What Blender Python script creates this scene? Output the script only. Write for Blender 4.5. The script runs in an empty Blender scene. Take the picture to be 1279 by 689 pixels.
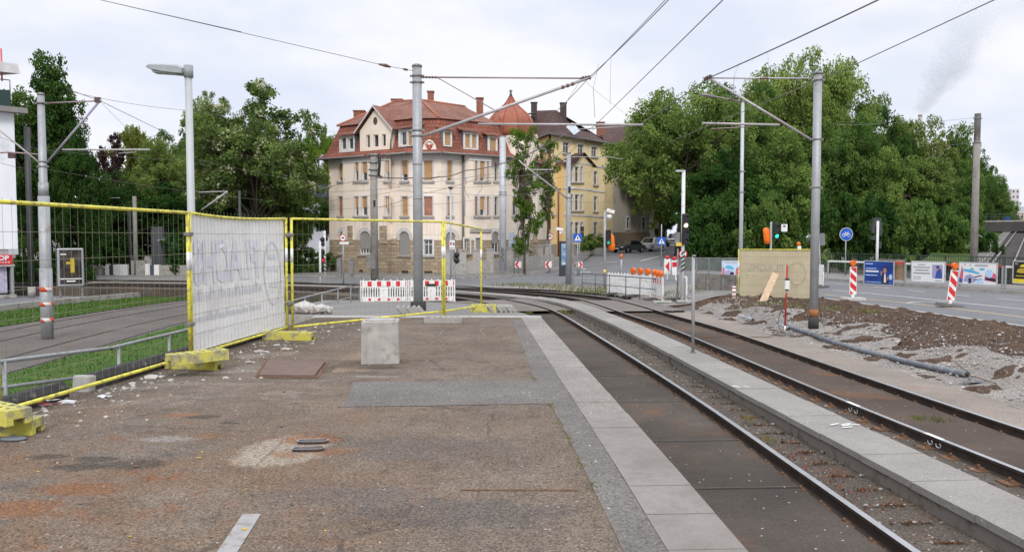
import bpy, bmesh, math, random
import numpy as np
from mathutils import Vector, Matrix, noise as mnoise
R = math.radians
sc = bpy.context.scene
COL = sc.collection
rnd = random.Random(7)

# ------------------------------------------------------------------ camera
EYE = 1.68
F = 1000.0
PITCH = math.atan(48.5 / F)
cd = bpy.data.cameras.new('camera'); cam = bpy.data.objects.new('camera', cd); COL.objects.link(cam)
cam.location = (0, 0, EYE); cam.rotation_euler = (R(90) - PITCH, 0, 0)
cd.sensor_width = 36; cd.lens = 36 * F / 1279; cd.clip_end = 6000; cd.clip_start = .05
sc.camera = cam
CP, SP = math.cos(PITCH), math.sin(PITCH)
def ray(px, py):
    a = (px - 639.5) / F; b = (344.5 - py) / F
    return Vector((a, CP + b * SP, -SP + b * CP))
def D(px, py, d):                       # the point seen at that place, d metres ahead
    r = ray(px, py); t = d / r.y
    return Vector((r.x * t, d, EYE + r.z * t))
def G(px, py, z=0.0):                   # the point seen at that place, on the level z
    r = ray(px, py); t = (z - EYE) / r.z
    return Vector((r.x * t, r.y * t, z))
def GG(px, py):                         # on the terrain
    z = -1.1
    for _ in range(12):
        p = G(px, py, z); z = zg(p.x, p.y)
    return G(px, py, z)
def sm(t):
    t = max(0., min(1., t)); return t * t * (3 - 2 * t)

# ------------------------------------------------------------------ mesh builder
class MB:
    def __init__(s): s.v = []; s.f = []; s.m = []; s.uv = {}; s.smooth = set()
    def face(s, idx, m=0, sm_=False, uv=None):
        s.f.append(tuple(idx)); s.m.append(m)
        if sm_: s.smooth.add(len(s.f) - 1)
        if uv: s.uv[len(s.f) - 1] = uv
    def poly(s, pts, m=0, uv=None):
        b = len(s.v); s.v += [tuple(p) for p in pts]; s.face(range(b, b + len(pts)), m, False, uv)
    def box(s, c, size, rot=None, m=0, taper=1.0):
        b = len(s.v); hx, hy, hz = size[0] / 2, size[1] / 2, size[2] / 2
        c = Vector(c)
        for z in (-1, 1):
            k = taper if z > 0 else 1
            for x, y in ((-1, -1), (1, -1), (1, 1), (-1, 1)):
                p = Vector((x * hx * k, y * hy * k, z * hz))
                if rot is not None: p = rot @ p
                s.v.append(tuple(c + p))
        for q in ((3, 2, 1, 0), (4, 5, 6, 7), (0, 1, 5, 4), (1, 2, 6, 5), (2, 3, 7, 6), (3, 0, 4, 7)):
            s.face([b + i for i in q], m)
        return s
    def bbox(s, lo, hi, m=0):
        return s.box([(a + b) / 2 for a, b in zip(lo, hi)], [b - a for a, b in zip(lo, hi)], None, m)
    def bar(s, p0, p1, w, h, m=0, up=(0, 0, 1)):
        p0 = Vector(p0); p1 = Vector(p1); d = p1 - p0; L = d.length
        if L < 1e-6: return s
        y = d / L; up = Vector(up)
        if abs(y.dot(up)) > .99: up = Vector((0, 1, 0))
        x = y.cross(up).normalized(); z = x.cross(y)
        rot = Matrix((x, y, z)).transposed()
        return s.box((p0 + p1) / 2, (w, L, h), rot, m)
    def tube(s, pts, r, n=8, m=0, caps=True, closed=False):
        pts = [Vector(p) for p in pts]; N = len(pts); b = len(s.v)
        rs = r if isinstance(r, (list, tuple)) else [r] * N
        ref = None
        for i, p in enumerate(pts):
            if closed: t = pts[(i + 1) % N] - pts[i - 1]
            else: t = pts[min(i + 1, N - 1)] - pts[max(i - 1, 0)]
            if t.length < 1e-9: t = Vector((0, 0, 1))
            t.normalize()
            if ref is None: ref = Vector((1, 0, 0)) if abs(t.x) < .9 else Vector((0, 1, 0))
            x = (ref - t * ref.dot(t))
            if x.length < 1e-6: x = Vector((0, 0, 1)) - t * t.z
            x.normalize(); y = t.cross(x); ref = x
            for k in range(n):
                a = 2 * math.pi * k / n
                s.v.append(tuple(p + (x * math.cos(a) + y * math.sin(a)) * rs[i]))
        rng = N if closed else N - 1
        for i in range(rng):
            j = (i + 1) % N
            for k in range(n):
                k2 = (k + 1) % n
                s.face((b + i * n + k, b + i * n + k2, b + j * n + k2, b + j * n + k), m, n > 4)
        if caps and not closed:
            s.face([b + k for k in reversed(range(n))], m); s.face([b + (N - 1) * n + k for k in range(n)], m)
        return s
    def prism(s, pts, y0, y1, m=0, ex=(1, 0, 0), ez=(0, 0, 1), o=(0, 0, 0), ms=None):
        """2-D outline (counter-clockwise seen from the front) in the ex/ez plane, from depth y0 (front) to y1."""
        ex = Vector(ex); ez = Vector(ez); ey = ez.cross(ex); o = Vector(o); b = len(s.v); n = len(pts)
        for y in (y0, y1):
            for u, w in pts: s.v.append(tuple(o + ex * u + ez * w + ey * y))
        s.face(range(b, b + n), m); s.face(range(b + 2 * n - 1, b + n - 1, -1), m)
        for i in range(n):
            j = (i + 1) % n; s.face((b + j, b + i, b + n + i, b + n + j), m if ms is None else ms)
        return s
    def lathe(s, prof, n=16, c=(0, 0, 0), m=0, flat=False):
        b = len(s.v); c = Vector(c)
        for r, z in prof:
            for k in range(n):
                a = 2 * math.pi * k / n
                s.v.append((c.x + r * math.cos(a), c.y + r * math.sin(a), c.z + z))
        for i in range(len(prof) - 1):
            for k in range(n):
                k2 = (k + 1) % n
                s.face((b + i * n + k, b + i * n + k2, b + (i + 1) * n + k2, b + (i + 1) * n + k), m, not flat)
        s.face([b + k for k in reversed(range(n))], m)
        e = b + (len(prof) - 1) * n; s.face([e + k for k in range(n)], m)
        return s
    def rock(s, c, r, seed, m=0, flat=.7):
        q = random.Random(seed); b = len(s.v)
        V = [(0, 0, 1), (.89, 0, .45), (.28, .85, .45), (-.72, .53, .45), (-.72, -.53, .45), (.28, -.85, .45),
             (.72, .53, -.45), (-.28, .85, -.45), (-.89, 0, -.45), (-.28, -.85, -.45), (.72, -.53, -.45), (0, 0, -1)]
        Fc = [(0, 1, 2), (0, 2, 3), (0, 3, 4), (0, 4, 5), (0, 5, 1), (1, 6, 2), (2, 6, 7), (2, 7, 3), (3, 7, 8), (3, 8, 4), (4, 8, 9),
              (4, 9, 5), (5, 9, 10), (5, 10, 1), (1, 10, 6), (11, 7, 6), (11, 8, 7), (11, 9, 8), (11, 10, 9), (11, 6, 10)]
        a = q.random() * 6.28; sx, sy = q.uniform(.7, 1.3), q.uniform(.6, 1.1); ca, sa = math.cos(a), math.sin(a)
        for x, y, z in V:
            k = r * q.uniform(.75, 1.2); x, y = x * sx, y * sy
            s.v.append((c[0] + k * (x * ca - y * sa), c[1] + k * (x * sa + y * ca), c[2] + k * z * flat))
        for f in Fc: s.face([b + i for i in f], m)
    def build(s, name, mats, parent=None, loc=None, rotz=0.0, bevel=0):
        me = bpy.data.meshes.new(name); me.from_pydata([tuple(p) for p in s.v], [], s.f)
        if not isinstance(mats, (list, tuple)): mats = [mats]
        for mt in mats: me.materials.append(mt)
        me.polygons.foreach_set('material_index', s.m)
        if s.smooth: me.polygons.foreach_set('use_smooth', [i in s.smooth for i in range(len(s.f))])
        if s.uv:
            L = me.uv_layers.new(name='UVMap').data
            for i, uvs in s.uv.items():
                p = me.polygons[i]
                for k, li in enumerate(p.loop_indices): L[li].uv = uvs[k]
        me.update()
        o = bpy.data.objects.new(name, me); COL.objects.link(o)
        if parent is not None: o.parent = parent
        if loc is not None: o.location = loc
        o.rotation_euler.z = rotz
        if bevel:
            md = o.modifiers.new('bevel', 'BEVEL'); md.width = bevel; md.segments = 2; md.limit_method = 'ANGLE'; md.angle_limit = R(40)
        return o

def tag(o, label=None, cat=None, group=None, kind=None):
    if label: o['label'] = label
    if cat: o['category'] = cat
    if group: o['group'] = group
    if kind: o['kind'] = kind
    return o
def thing(name, label, cat, loc=(0, 0, 0), rotz=0.0, group=None):
    o = bpy.data.objects.new(name, None); COL.objects.link(o); o.empty_display_size = .2
    o.location = loc; o.rotation_euler.z = rotz
    return tag(o, label, cat, group)
def copy_tree(o, parent=None):
    c = o.copy(); COL.objects.link(c); c.parent = parent
    for ch in list(o.children): copy_tree(ch, c)
    return c

def text_mesh(txt, size, font_mat, name, parent, loc, rot, mirror=False, extrude=.002, align='CENTER', sx=1.0, bold=0.0):
    cu = bpy.data.curves.new('lettering', 'FONT'); cu.body = txt; cu.size = size; cu.extrude = extrude
    cu.align_x = align; cu.align_y = 'CENTER'; cu.offset = bold
    to = bpy.data.objects.new('lettering', cu); COL.objects.link(to)
    bpy.context.view_layer.update()
    me = bpy.data.meshes.new_from_object(to.evaluated_get(bpy.context.evaluated_depsgraph_get()))
    bpy.data.objects.remove(to)
    k = -sx if mirror else sx
    for v in me.vertices: v.co.x *= k
    if mirror: me.flip_normals()
    me.materials.clear(); me.materials.append(font_mat)
    o = bpy.data.objects.new(name, me); COL.objects.link(o); o.parent = parent; o.location = loc; o.rotation_euler = rot
    return o

# ------------------------------------------------------------------ materials
class N:
    """small node-tree helper"""
    def __init__(s, name):
        s.mat = bpy.data.materials.new(name); s.mat.use_nodes = True; s.t = s.mat.node_tree; s.t.nodes.clear()
        s.out = s.n('ShaderNodeOutputMaterial'); s.p = s.n('ShaderNodeBsdfPrincipled'); s.l(s.p.outputs[0], s.out.inputs[0])
        s.tc = s.n('ShaderNodeTexCoord'); s.obj = s.tc.outputs['Object']; s.uv = s.tc.outputs['UV']
    def n(s, t, **k):
        x = s.t.nodes.new(t)
        for a, b in k.items(): setattr(x, a, b)
        return x
    def l(s, a, b): s.t.links.new(a, b)
    def noise(s, scale, detail=5, rough=.55, vec=None, dist=0.0, out='Fac'):
        x = s.n('ShaderNodeTexNoise'); x.inputs['Scale'].default_value = scale; x.inputs['Detail'].default_value = detail
        x.inputs['Roughness'].default_value = rough; x.inputs['Distortion'].default_value = dist
        s.l(vec or s.obj, x.inputs['Vector']); return x.outputs[out]
    def voro(s, scale, out='Distance', feature='F1', vec=None, rand=1.0):
        x = s.n('ShaderNodeTexVoronoi', feature=feature); x.inputs['Scale'].default_value = scale
        x.inputs['Randomness'].default_value = rand
        s.l(vec or s.obj, x.inputs['Vector']); return x.outputs[out]
    def rng(s, v, a, b, c=0.0, d=1.0, smooth=False):
        x = s.n('ShaderNodeMapRange'); x.interpolation_type = 'SMOOTHSTEP' if smooth else 'LINEAR'
        for i, q in enumerate((a, b, c, d)): x.inputs[i + 1].default_value = q
        s.l(v, x.inputs[0]); return x.outputs[0]
    def mix(s, f, a, b, mode='MIX'):
        x = s.n('ShaderNodeMix', data_type='RGBA', blend_type=mode)
        for i, q in ((0, f), (6, a), (7, b)):
            if isinstance(q, (int, float)): x.inputs[i].default_value = q
            elif isinstance(q, tuple): x.inputs[i].default_value = (*q[:3], 1)
            else: s.l(q, x.inputs[i])
        return x.outputs[2]
    def math(s, op, a, b=0.0):
        x = s.n('ShaderNodeMath', operation=op)
        for i, q in enumerate((a, b)):
            if isinstance(q, (int, float)): x.inputs[i].default_value = q
            else: s.l(q, x.inputs[i])
        return x.outputs[0]
    def sep(s, vec=None):
        x = s.n('ShaderNodeSeparateXYZ'); s.l(vec or s.obj, x.inputs[0]); return x.outputs
    def scalevec(s, v, k):
        x = s.n('ShaderNodeVectorMath', operation='MULTIPLY'); s.l(v, x.inputs[0]); x.inputs[1].default_value = k; return x.outputs[0]
    def bump(s, h, strength=.3, dist=.01):
        x = s.n('ShaderNodeBump'); x.inputs['Strength'].default_value = strength; x.inputs['Distance'].default_value = dist
        s.l(h, x.inputs['Height']); s.l(x.outputs[0], s.p.inputs['Normal'])
    def fin(s, col=None, rough=.7, metal=0.0, spec=.4):
        if col is not None:
            if isinstance(col, tuple): s.p.inputs['Base Color'].default_value = (*col[:3], 1)
            else: s.l(col, s.p.inputs['Base Color'])
        if isinstance(rough, (int, float)): s.p.inputs['Roughness'].default_value = rough
        else: s.l(rough, s.p.inputs['Roughness'])
        s.p.inputs['Metallic'].default_value = metal; s.p.inputs['Specular IOR Level'].default_value = spec
        return s.mat
MATS = {}
def mat(name, col, rough=.6, metal=0.0, var=.15, scale=3.0, dirt=None, bump=0.0, bscale=60, spec=.4, streak=0.0):
    """weathered plain material: two-scale tone variation, optional dirt patches (colour, amount, scale) and bump"""
    if name in MATS: return MATS[name]
    k = N(name)
    v = k.noise(scale, 6, .6)
    a = tuple(c * (1 - var) for c in col); b = tuple(min(1, c * (1 + var)) for c in col)
    c = k.mix(k.rng(v, .3, .7), a, b)
    if dirt:
        m = k.rng(k.noise(dirt[2], 8, .65), .62 - dirt[1] * .3, .72 - dirt[1] * .2)
        c = k.mix(m, c, dirt[0])
    if streak:
        st = k.rng(k.noise(1.0, 5, .6, k.scalevec(k.obj, (7, 7, .35))), .45, .8, 0, streak)
        c = k.mix(st, c, tuple(x * .45 for x in col))
    if bump: k.bump(k.noise(bscale, 4), bump, .01)
    MATS[name] = k.fin(c, rough, metal, spec); return MATS[name]
def emis(name, col, strength):
    k = N(name); k.p.inputs['Emission Color'].default_value = (*col, 1); k.p.inputs['Emission Strength'].default_value = strength
    MATS[name] = k.fin(col, .3); return MATS[name]

STEEL = mat('galvanised steel', (.36, .37, .38), .5, .25, .14, 5, ((.25, .22, .19), .2, 2.5), streak=.3)
STEELD = mat('weathered steel', (.24, .24, .24), .5, .3, .2, 6, ((.16, .11, .08), .4, 4))
STEELL = mat('pale steel paint', (.50, .52, .54), .45, .1, .08, 3, ((.3, .28, .25), .15, 2), streak=.25)
RUSTY = mat('rusty iron', (.16, .085, .045), .85, .1, .4, 12, bump=.4)
BLACK = mat('black plastic', (.018, .018, .02), .5, 0, .2)
DARKGREY = mat('dark grey paint', (.05, .052, .055), .5, 0, .2)
WHITE = mat('white paint', (.78, .78, .76), .5, 0, .05, 4, ((.5, .47, .42), .25, 5))
REDW = mat('red reflective foil', (.62, .025, .03), .45, 0, .12, 6)
YEL = mat('yellow fence paint', (.72, .66, .085), .5, 0, .16, 6, ((.34, .27, .12), .42, 11), bump=.15)
YELF = mat('yellow concrete foot', (.62, .57, .10), .85, 0, .22, 7, ((.27, .25, .17), .62, 7), bump=.5, bscale=90)
CONC = mat('concrete', (.34, .32, .295), .9, 0, .2, 3.5, ((.17, .15, .12), .3, 3), bump=.4, bscale=70)
CONCL = mat('pale concrete', (.42, .40, .375), .9, 0, .15, 4, ((.24, .21, .18), .3, 4), bump=.4, bscale=70)
CONCP = mat('mast concrete', (.29, .27, .245), .9, 0, .16, 3, ((.16, .14, .12), .3, 1.5), bump=.3, streak=.5)
ORANGE = mat('orange lamp plastic', (.75, .14, .01), .3, 0, .12, 8)
ORCLOTH = mat('orange plastic sack', (.85, .17, .01), .55, 0, .15, 9, bump=.5, bscale=12)
WOOD = mat('raw timber', (.50, .36, .23), .8, 0, .2, 7, bump=.3)
RUBBER = mat('dark rubber', (.05, .048, .045), .85, 0, .25, 8, bump=.3)
GREYRUB = mat('grey recycled plastic', (.14, .135, .13), .8, 0, .25, 8, bump=.3)
ASPH = None
GLASSD = mat('dark window glass', (.035, .042, .05), .08, 0, .3, 1.5, spec=.8)
BLUE = mat('blue sign foil', (.012, .10, .48), .4, 0, .08)
WIRE = mat('overhead copper wire', (.19, .155, .15), .5, .3, .2)
WIREL = mat('pale tube steel', (.44, .41, .41), .5, .2, .15, 3)

# ------------------------------------------------------------------ world, sun
w = bpy.data.worlds.new('World'); sc.world = w; w.use_nodes = True
t = w.node_tree; t.nodes.clear()
SUN_EL, SUN_AZ = R(38), R(176)     # azimuth measured clockwise from +Y: behind the camera, to its left
o_ = t.nodes.new('ShaderNodeOutputWorld')
sky = t.nodes.new('ShaderNodeTexSky'); sky.sky_type = 'NISHITA'; sky.sun_disc = False
sky.sun_elevation = SUN_EL; sky.sun_rotation = SUN_AZ; sky.air_density = 1.2; sky.dust_density = 2.0
bg1 = t.nodes.new('ShaderNodeBackground'); bg1.inputs[1].default_value = .1; t.links.new(sky.outputs[0], bg1.inputs[0])
tc = t.nodes.new('ShaderNodeTexCoord'); sp = t.nodes.new('ShaderNodeSeparateXYZ'); t.links.new(tc.outputs['Generated'], sp.inputs[0])
mp = t.nodes.new('ShaderNodeMapping'); mp.inputs['Scale'].default_value = (1, 1, 2.6); t.links.new(tc.outputs['Generated'], mp.inputs[0])
nz = t.nodes.new('ShaderNodeTexNoise'); nz.inputs['Scale'].default_value = 3.1; nz.inputs['Detail'].default_value = 7; nz.inputs['Roughness'].default_value = .5
t.links.new(mp.outputs[0], nz.inputs['Vector'])
def wr(v, a, b, c, d):
    x = t.nodes.new('ShaderNodeMapRange'); x.interpolation_type = 'SMOOTHSTEP'
    for i, q in enumerate((a, b, c, d)): x.inputs[i + 1].default_value = q
    t.links.new(v, x.inputs[0]); return x.outputs[0]
cl = t.nodes.new('ShaderNodeMix'); cl.data_type = 'RGBA'
cl.inputs[6].default_value = (.69, .745, .875, 1); cl.inputs[7].default_value = (.885, .89, .94, 1)
t.links.new(wr(nz.outputs['Fac'], .35, .62, 0, 1), cl.inputs[0])
gr = wr(sp.outputs[2], .24, 1.0, 1.0, 1.9)
bg2 = t.nodes.new('ShaderNodeBackground'); t.links.new(cl.outputs[2], bg2.inputs[0]); t.links.new(gr, bg2.inputs[1])
mx = t.nodes.new('ShaderNodeMixShader')
nz2 = t.nodes.new('ShaderNodeTexNoise'); nz2.inputs['Scale'].default_value = 2.2; nz2.inputs['Detail'].default_value = 5
t.links.new(mp.outputs[0], nz2.inputs['Vector'])
t.links.new(wr(nz2.outputs['Fac'], .30, .45, .72, 1.0), mx.inputs[0])
t.links.new(bg1.outputs[0], mx.inputs[1]); t.links.new(bg2.outputs[0], mx.inputs[2]); t.links.new(mx.outputs[0], o_.inputs[0])
sl = bpy.data.lights.new('sun', 'SUN'); sl.energy = 1.5; sl.angle = R(14); sl.color = (1, .955, .89)
so = bpy.data.objects.new('sun', sl); COL.objects.link(so)
_sd = Vector((math.sin(SUN_AZ) * math.cos(SUN_EL), math.cos(SUN_AZ) * math.cos(SUN_EL), math.sin(SUN_EL)))
so.rotation_euler = _sd.to_track_quat('Z', 'Y').to_euler(); so.location = (-20, -30, 40)
sc.view_settings.view_transform = 'Standard'; sc.view_settings.look = 'None'; sc.view_settings.exposure = .15; sc.view_settings.gamma = 1
sc.view_settings.use_curve_mapping = False
sc.render.engine = 'CYCLES'
sc.cycles.max_bounces = 6; sc.cycles.diffuse_bounces = 3; sc.cycles.transparent_max_bounces = 8; sc.cycles.volume_bounces = 4
sc.cycles.use_denoising = True; sc.cycles.denoiser = 'OPENIMAGEDENOISE'; sc.cycles.denoising_prefilter = 'NONE'; sc.cycles.denoising_input_passes = 'RGB_ALBEDO_NORMAL'
sc.cycles.use_adaptive_sampling = True; sc.cycles.adaptive_threshold = .01
# ------------------------------------------------------------------ terrain and track lines
ZR = -.90
def catmull(P, step=.5, it=12):
    P = [Vector((p[0], p[1])) for p in P]; out = []
    Q = [2 * P[0] - P[1]] + P + [2 * P[-1] - P[-2]]
    for i in range(1, len(Q) - 2):
        n = max(2, int((Q[i + 1] - Q[i]).length / step))
        for k in range(n):
            t = k / n; a, b, c, d = Q[i - 1], Q[i], Q[i + 1], Q[i + 2]
            out.append(.5 * ((2 * b) + (c - a) * t + (2 * a - 5 * b + 4 * c - d) * t * t + (3 * b - a - 3 * c + d) * t ** 3))
    out.append(P[-1])
    for _ in range(it):
        out = [out[0]] + [(out[i - 1] + 2 * out[i] + out[i + 1]) / 4 for i in range(1, len(out) - 1)] + [out[-1]]
    # even spacing
    res = [out[0]]; acc = 0
    for a, b in zip(out, out[1:]):
        L = (b - a).length
        while acc + L >= step:
            f = (step - acc) / L; a = a + (b - a) * f; res.append(a.copy()); L = (b - a).length; acc = 0
        acc += L
    res.append(out[-1]); return res
def normals(P):
    o = []
    for i in range(len(P)):
        t = (P[min(i + 1, len(P) - 1)] - P[max(i - 1, 0)]).normalized(); o.append(Vector((t.y, -t.x)))
    return o                                # to the right of the direction of travel
def offset(P, d): return [p + n * d for p, n in zip(P, normals(P))]
g2 = lambda px, py, z=ZR: tuple(G(px, py, z).xy)
FR_ = [g2(1279, 536), g2(1124, 485), g2(1012, 447), g2(900, 409), g2(840, 393), g2(802, 381.5), g2(758, 371), g2(700, 365), (-1.6, 41.2), (-8, 46.2), (-18, 50.5), (-30, 53), (-60, 55)]
FR_ = [(8.25, -5), (7.7, 3)] + FR_
NR_ = [(3.72, -5), (3.5, 3), g2(1146, 689), g2(1034, 611), g2(967, 564), g2(900, 517), g2(842, 479), g2(766, 431), g2(690, 386), g2(660, 378.5), (-.6, 34.2), (-3.4, 37.8), (-8.5, 42), (-17, 46.2), (-30, 48.8), (-60, 50.8)]
FR = catmull(FR_); NR = catmull(NR_)
FL = offset(FR, -1.435); NL = offset(NR, -1.435); FC = offset(FR, -.7175); NC = offset(NR, -.7175)
MID = []
for p in NR:
    q = min(FL, key=lambda v: (v - p).length); MID.append((p + q) / 2)
for _ in range(6): MID = [MID[0]] + [(MID[i - 1] + 2 * MID[i] + MID[i + 1]) / 4 for i in range(1, len(MID) - 1)] + [MID[-1]]
_fy = [p.y for p in FR if p.y < 31]; _fx = [p.x for p in FR if p.y < 31]
def xr(y):
    return float(np.interp(y, _fy, _fx))
def zt(x, y): return -1.06 - .22 * sm((y - 34) / 20) * sm((6 - x) / 10)
def zg(x, y):
    z = zt(x, y)
    z += -.47 * sm((-5.5 - x) / 3) * (1 - sm((y - 44) / 14))
    z += .42 * sm((x - xr(y) - 1.5) / 2.0) * (1 if y < 31 else sm((x - 4.5) / 6))
    up = sm((x + 12) / 12) * (1 - sm((x - 20 - max(0, y - 60) * .35) / 8))
    z += up * (.55 * sm((y - 55) / 40) + max(0., y - 95) * .022)
    z += -1.0 * sm((x - 21 - max(0, 45 - y) * .4) / 5) * sm((y - 30) / 12) * sm((x - 16 - max(0, y - 45) * .2) / 5)
    return z

def sheet(name, poly, dz, m, cell=1.0, zf=None, skirt=0.0, kind='structure', ms=None, jit=0.0):
    zf = zf or zg
    bm = bmesh.new(); vs = [bm.verts.new((p[0], p[1], 0)) for p in poly]; f = bm.faces.new(vs)
    if f.normal.z < 0 or (f.normal_update() or f.normal.z < 0): bmesh.ops.reverse_faces(bm, faces=[f])
    bmesh.ops.triangulate(bm, faces=bm.faces[:])
    xs = [p[0] for p in poly]; ys = [p[1] for p in poly]
    if cell:
        for ax, lo, hi in ((0, min(xs), max(xs)), (1, min(ys), max(ys))):
            k = math.floor(lo / cell) + 1
            while k * cell < hi:
                co = [0, 0, 0]; co[ax] = k * cell; no = [0, 0, 0]; no[ax] = 1
                bmesh.ops.bisect_plane(bm, geom=bm.verts[:] + bm.edges[:] + bm.faces[:], plane_co=co, plane_no=no); k += 1
    for v in bm.verts:
        x, y = v.co.x, v.co.y
        v.co.z = zf(x, y) + dz + (jit * mnoise.noise(Vector((x * 1.7, y * 1.7, 0))) + jit * .6 * mnoise.noise(Vector((x * 5, y * 5, 3))) if jit and not v.is_boundary else 0)
    if skirt:
        be = [e for e in bm.edges if e.is_boundary]
        r = bmesh.ops.extrude_edge_only(bm, edges=be)
        for v in r['geom']:
            if isinstance(v, bmesh.types.BMVert): v.co.z -= skirt
        for q in r['geom']:
            if isinstance(q, bmesh.types.BMFace) and ms is not None: q.material_index = 1
    me = bpy.data.meshes.new(name); bm.to_mesh(me); bm.free()
    me.materials.append(m)
    if ms is not None: me.materials.append(ms)
    o = bpy.data.objects.new(name, me); COL.objects.link(o); tag(o, kind=kind); return o
def ribbon(name, P, a, b, zf, m, i0=0, i1=None, skirt=0.0, kind='structure', parts=1, jit=0.0):
    """a strip along the line P between the offsets a and b"""
    P_ = P[i0:i1]; Nn = normals(P)[i0:i1]; mb = MB(); n = parts + 1
    for p, q in zip(P_, Nn):
        for k in range(n):
            s = p + q * (a + (b - a) * k / parts)
            j = jit * (mnoise.noise(Vector((s.x * 1.9, s.y * 1.9, 0))) + .5 * mnoise.noise(Vector((s.x * 6, s.y * 6, 2)))) if jit else 0
            mb.v.append((s.x, s.y, zf(s.x, s.y) + j))
        if skirt:
            for k in (0, parts):
                s = p + q * (a + (b - a) * k / parts); mb.v.append((s.x, s.y, zf(s.x, s.y) - skirt))
    c = n + (2 if skirt else 0)
    for i in range(len(P_) - 1):
        for k in range(parts): mb.face((i * c + k, i * c + k + 1, (i + 1) * c + k + 1, (i + 1) * c + k))
        if skirt:
            mb.face((i * c + n, i * c, (i + 1) * c, (i + 1) * c + n)); mb.face((i * c + parts, i * c + n + 1, (i + 1) * c + n + 1, (i + 1) * c + parts))
    o = mb.build(name, m); return tag(o, kind=kind)

# --- ground materials
def asphalt(name, col, speck=.35, patch=.25, white=0.0, scale=1.0, rust=0.0, rough=.9, lines=0.0):
    k = N(name); d = k.noise
    n1 = k.rng(d(.55 * scale, 6, .6), .32, .68); n2 = k.rng(d(3.2 * scale, 7, .65), .3, .7)
    lo = tuple(c * (1 - patch) for c in col); hi = tuple(c * (1 + patch) for c in col)
    c = k.mix(n1, lo, hi); c = k.mix(k.math('MULTIPLY', n2, .5), c, tuple(x * .72 for x in col))
    ag = k.voro(85, 'Color'); agv = k.rng(k.sep(ag)[0], 0, 1, 1 - speck, 1 + speck)
    ag2 = k.rng(d(38, 3, .7), .3, .7, 1 - speck * .7, 1 + speck * .7)
    c = k.mix(1.0, c, k.math('MULTIPLY', agv, ag2), 'MULTIPLY')
    if rust:
        m = k.rng(d(.9, 7, .68, dist=.4), .56, .70, 0, rust); c = k.mix(m, c, (.21, .085, .03))
    if white:
        v = k.voro(16, 'Distance'); r = k.sep(k.voro(16, 'Color'))[0]
        c = k.mix(k.math('MULTIPLY', k.math('LESS_THAN', v, .16), k.math('LESS_THAN', r, white)), c, (.55, .52, .48))
    k.bump(k.math('ADD', agv, k.math('MULTIPLY', n2, 1.2)), .35, .012)
    return k.fin(c, rough, 0, .25)
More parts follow.
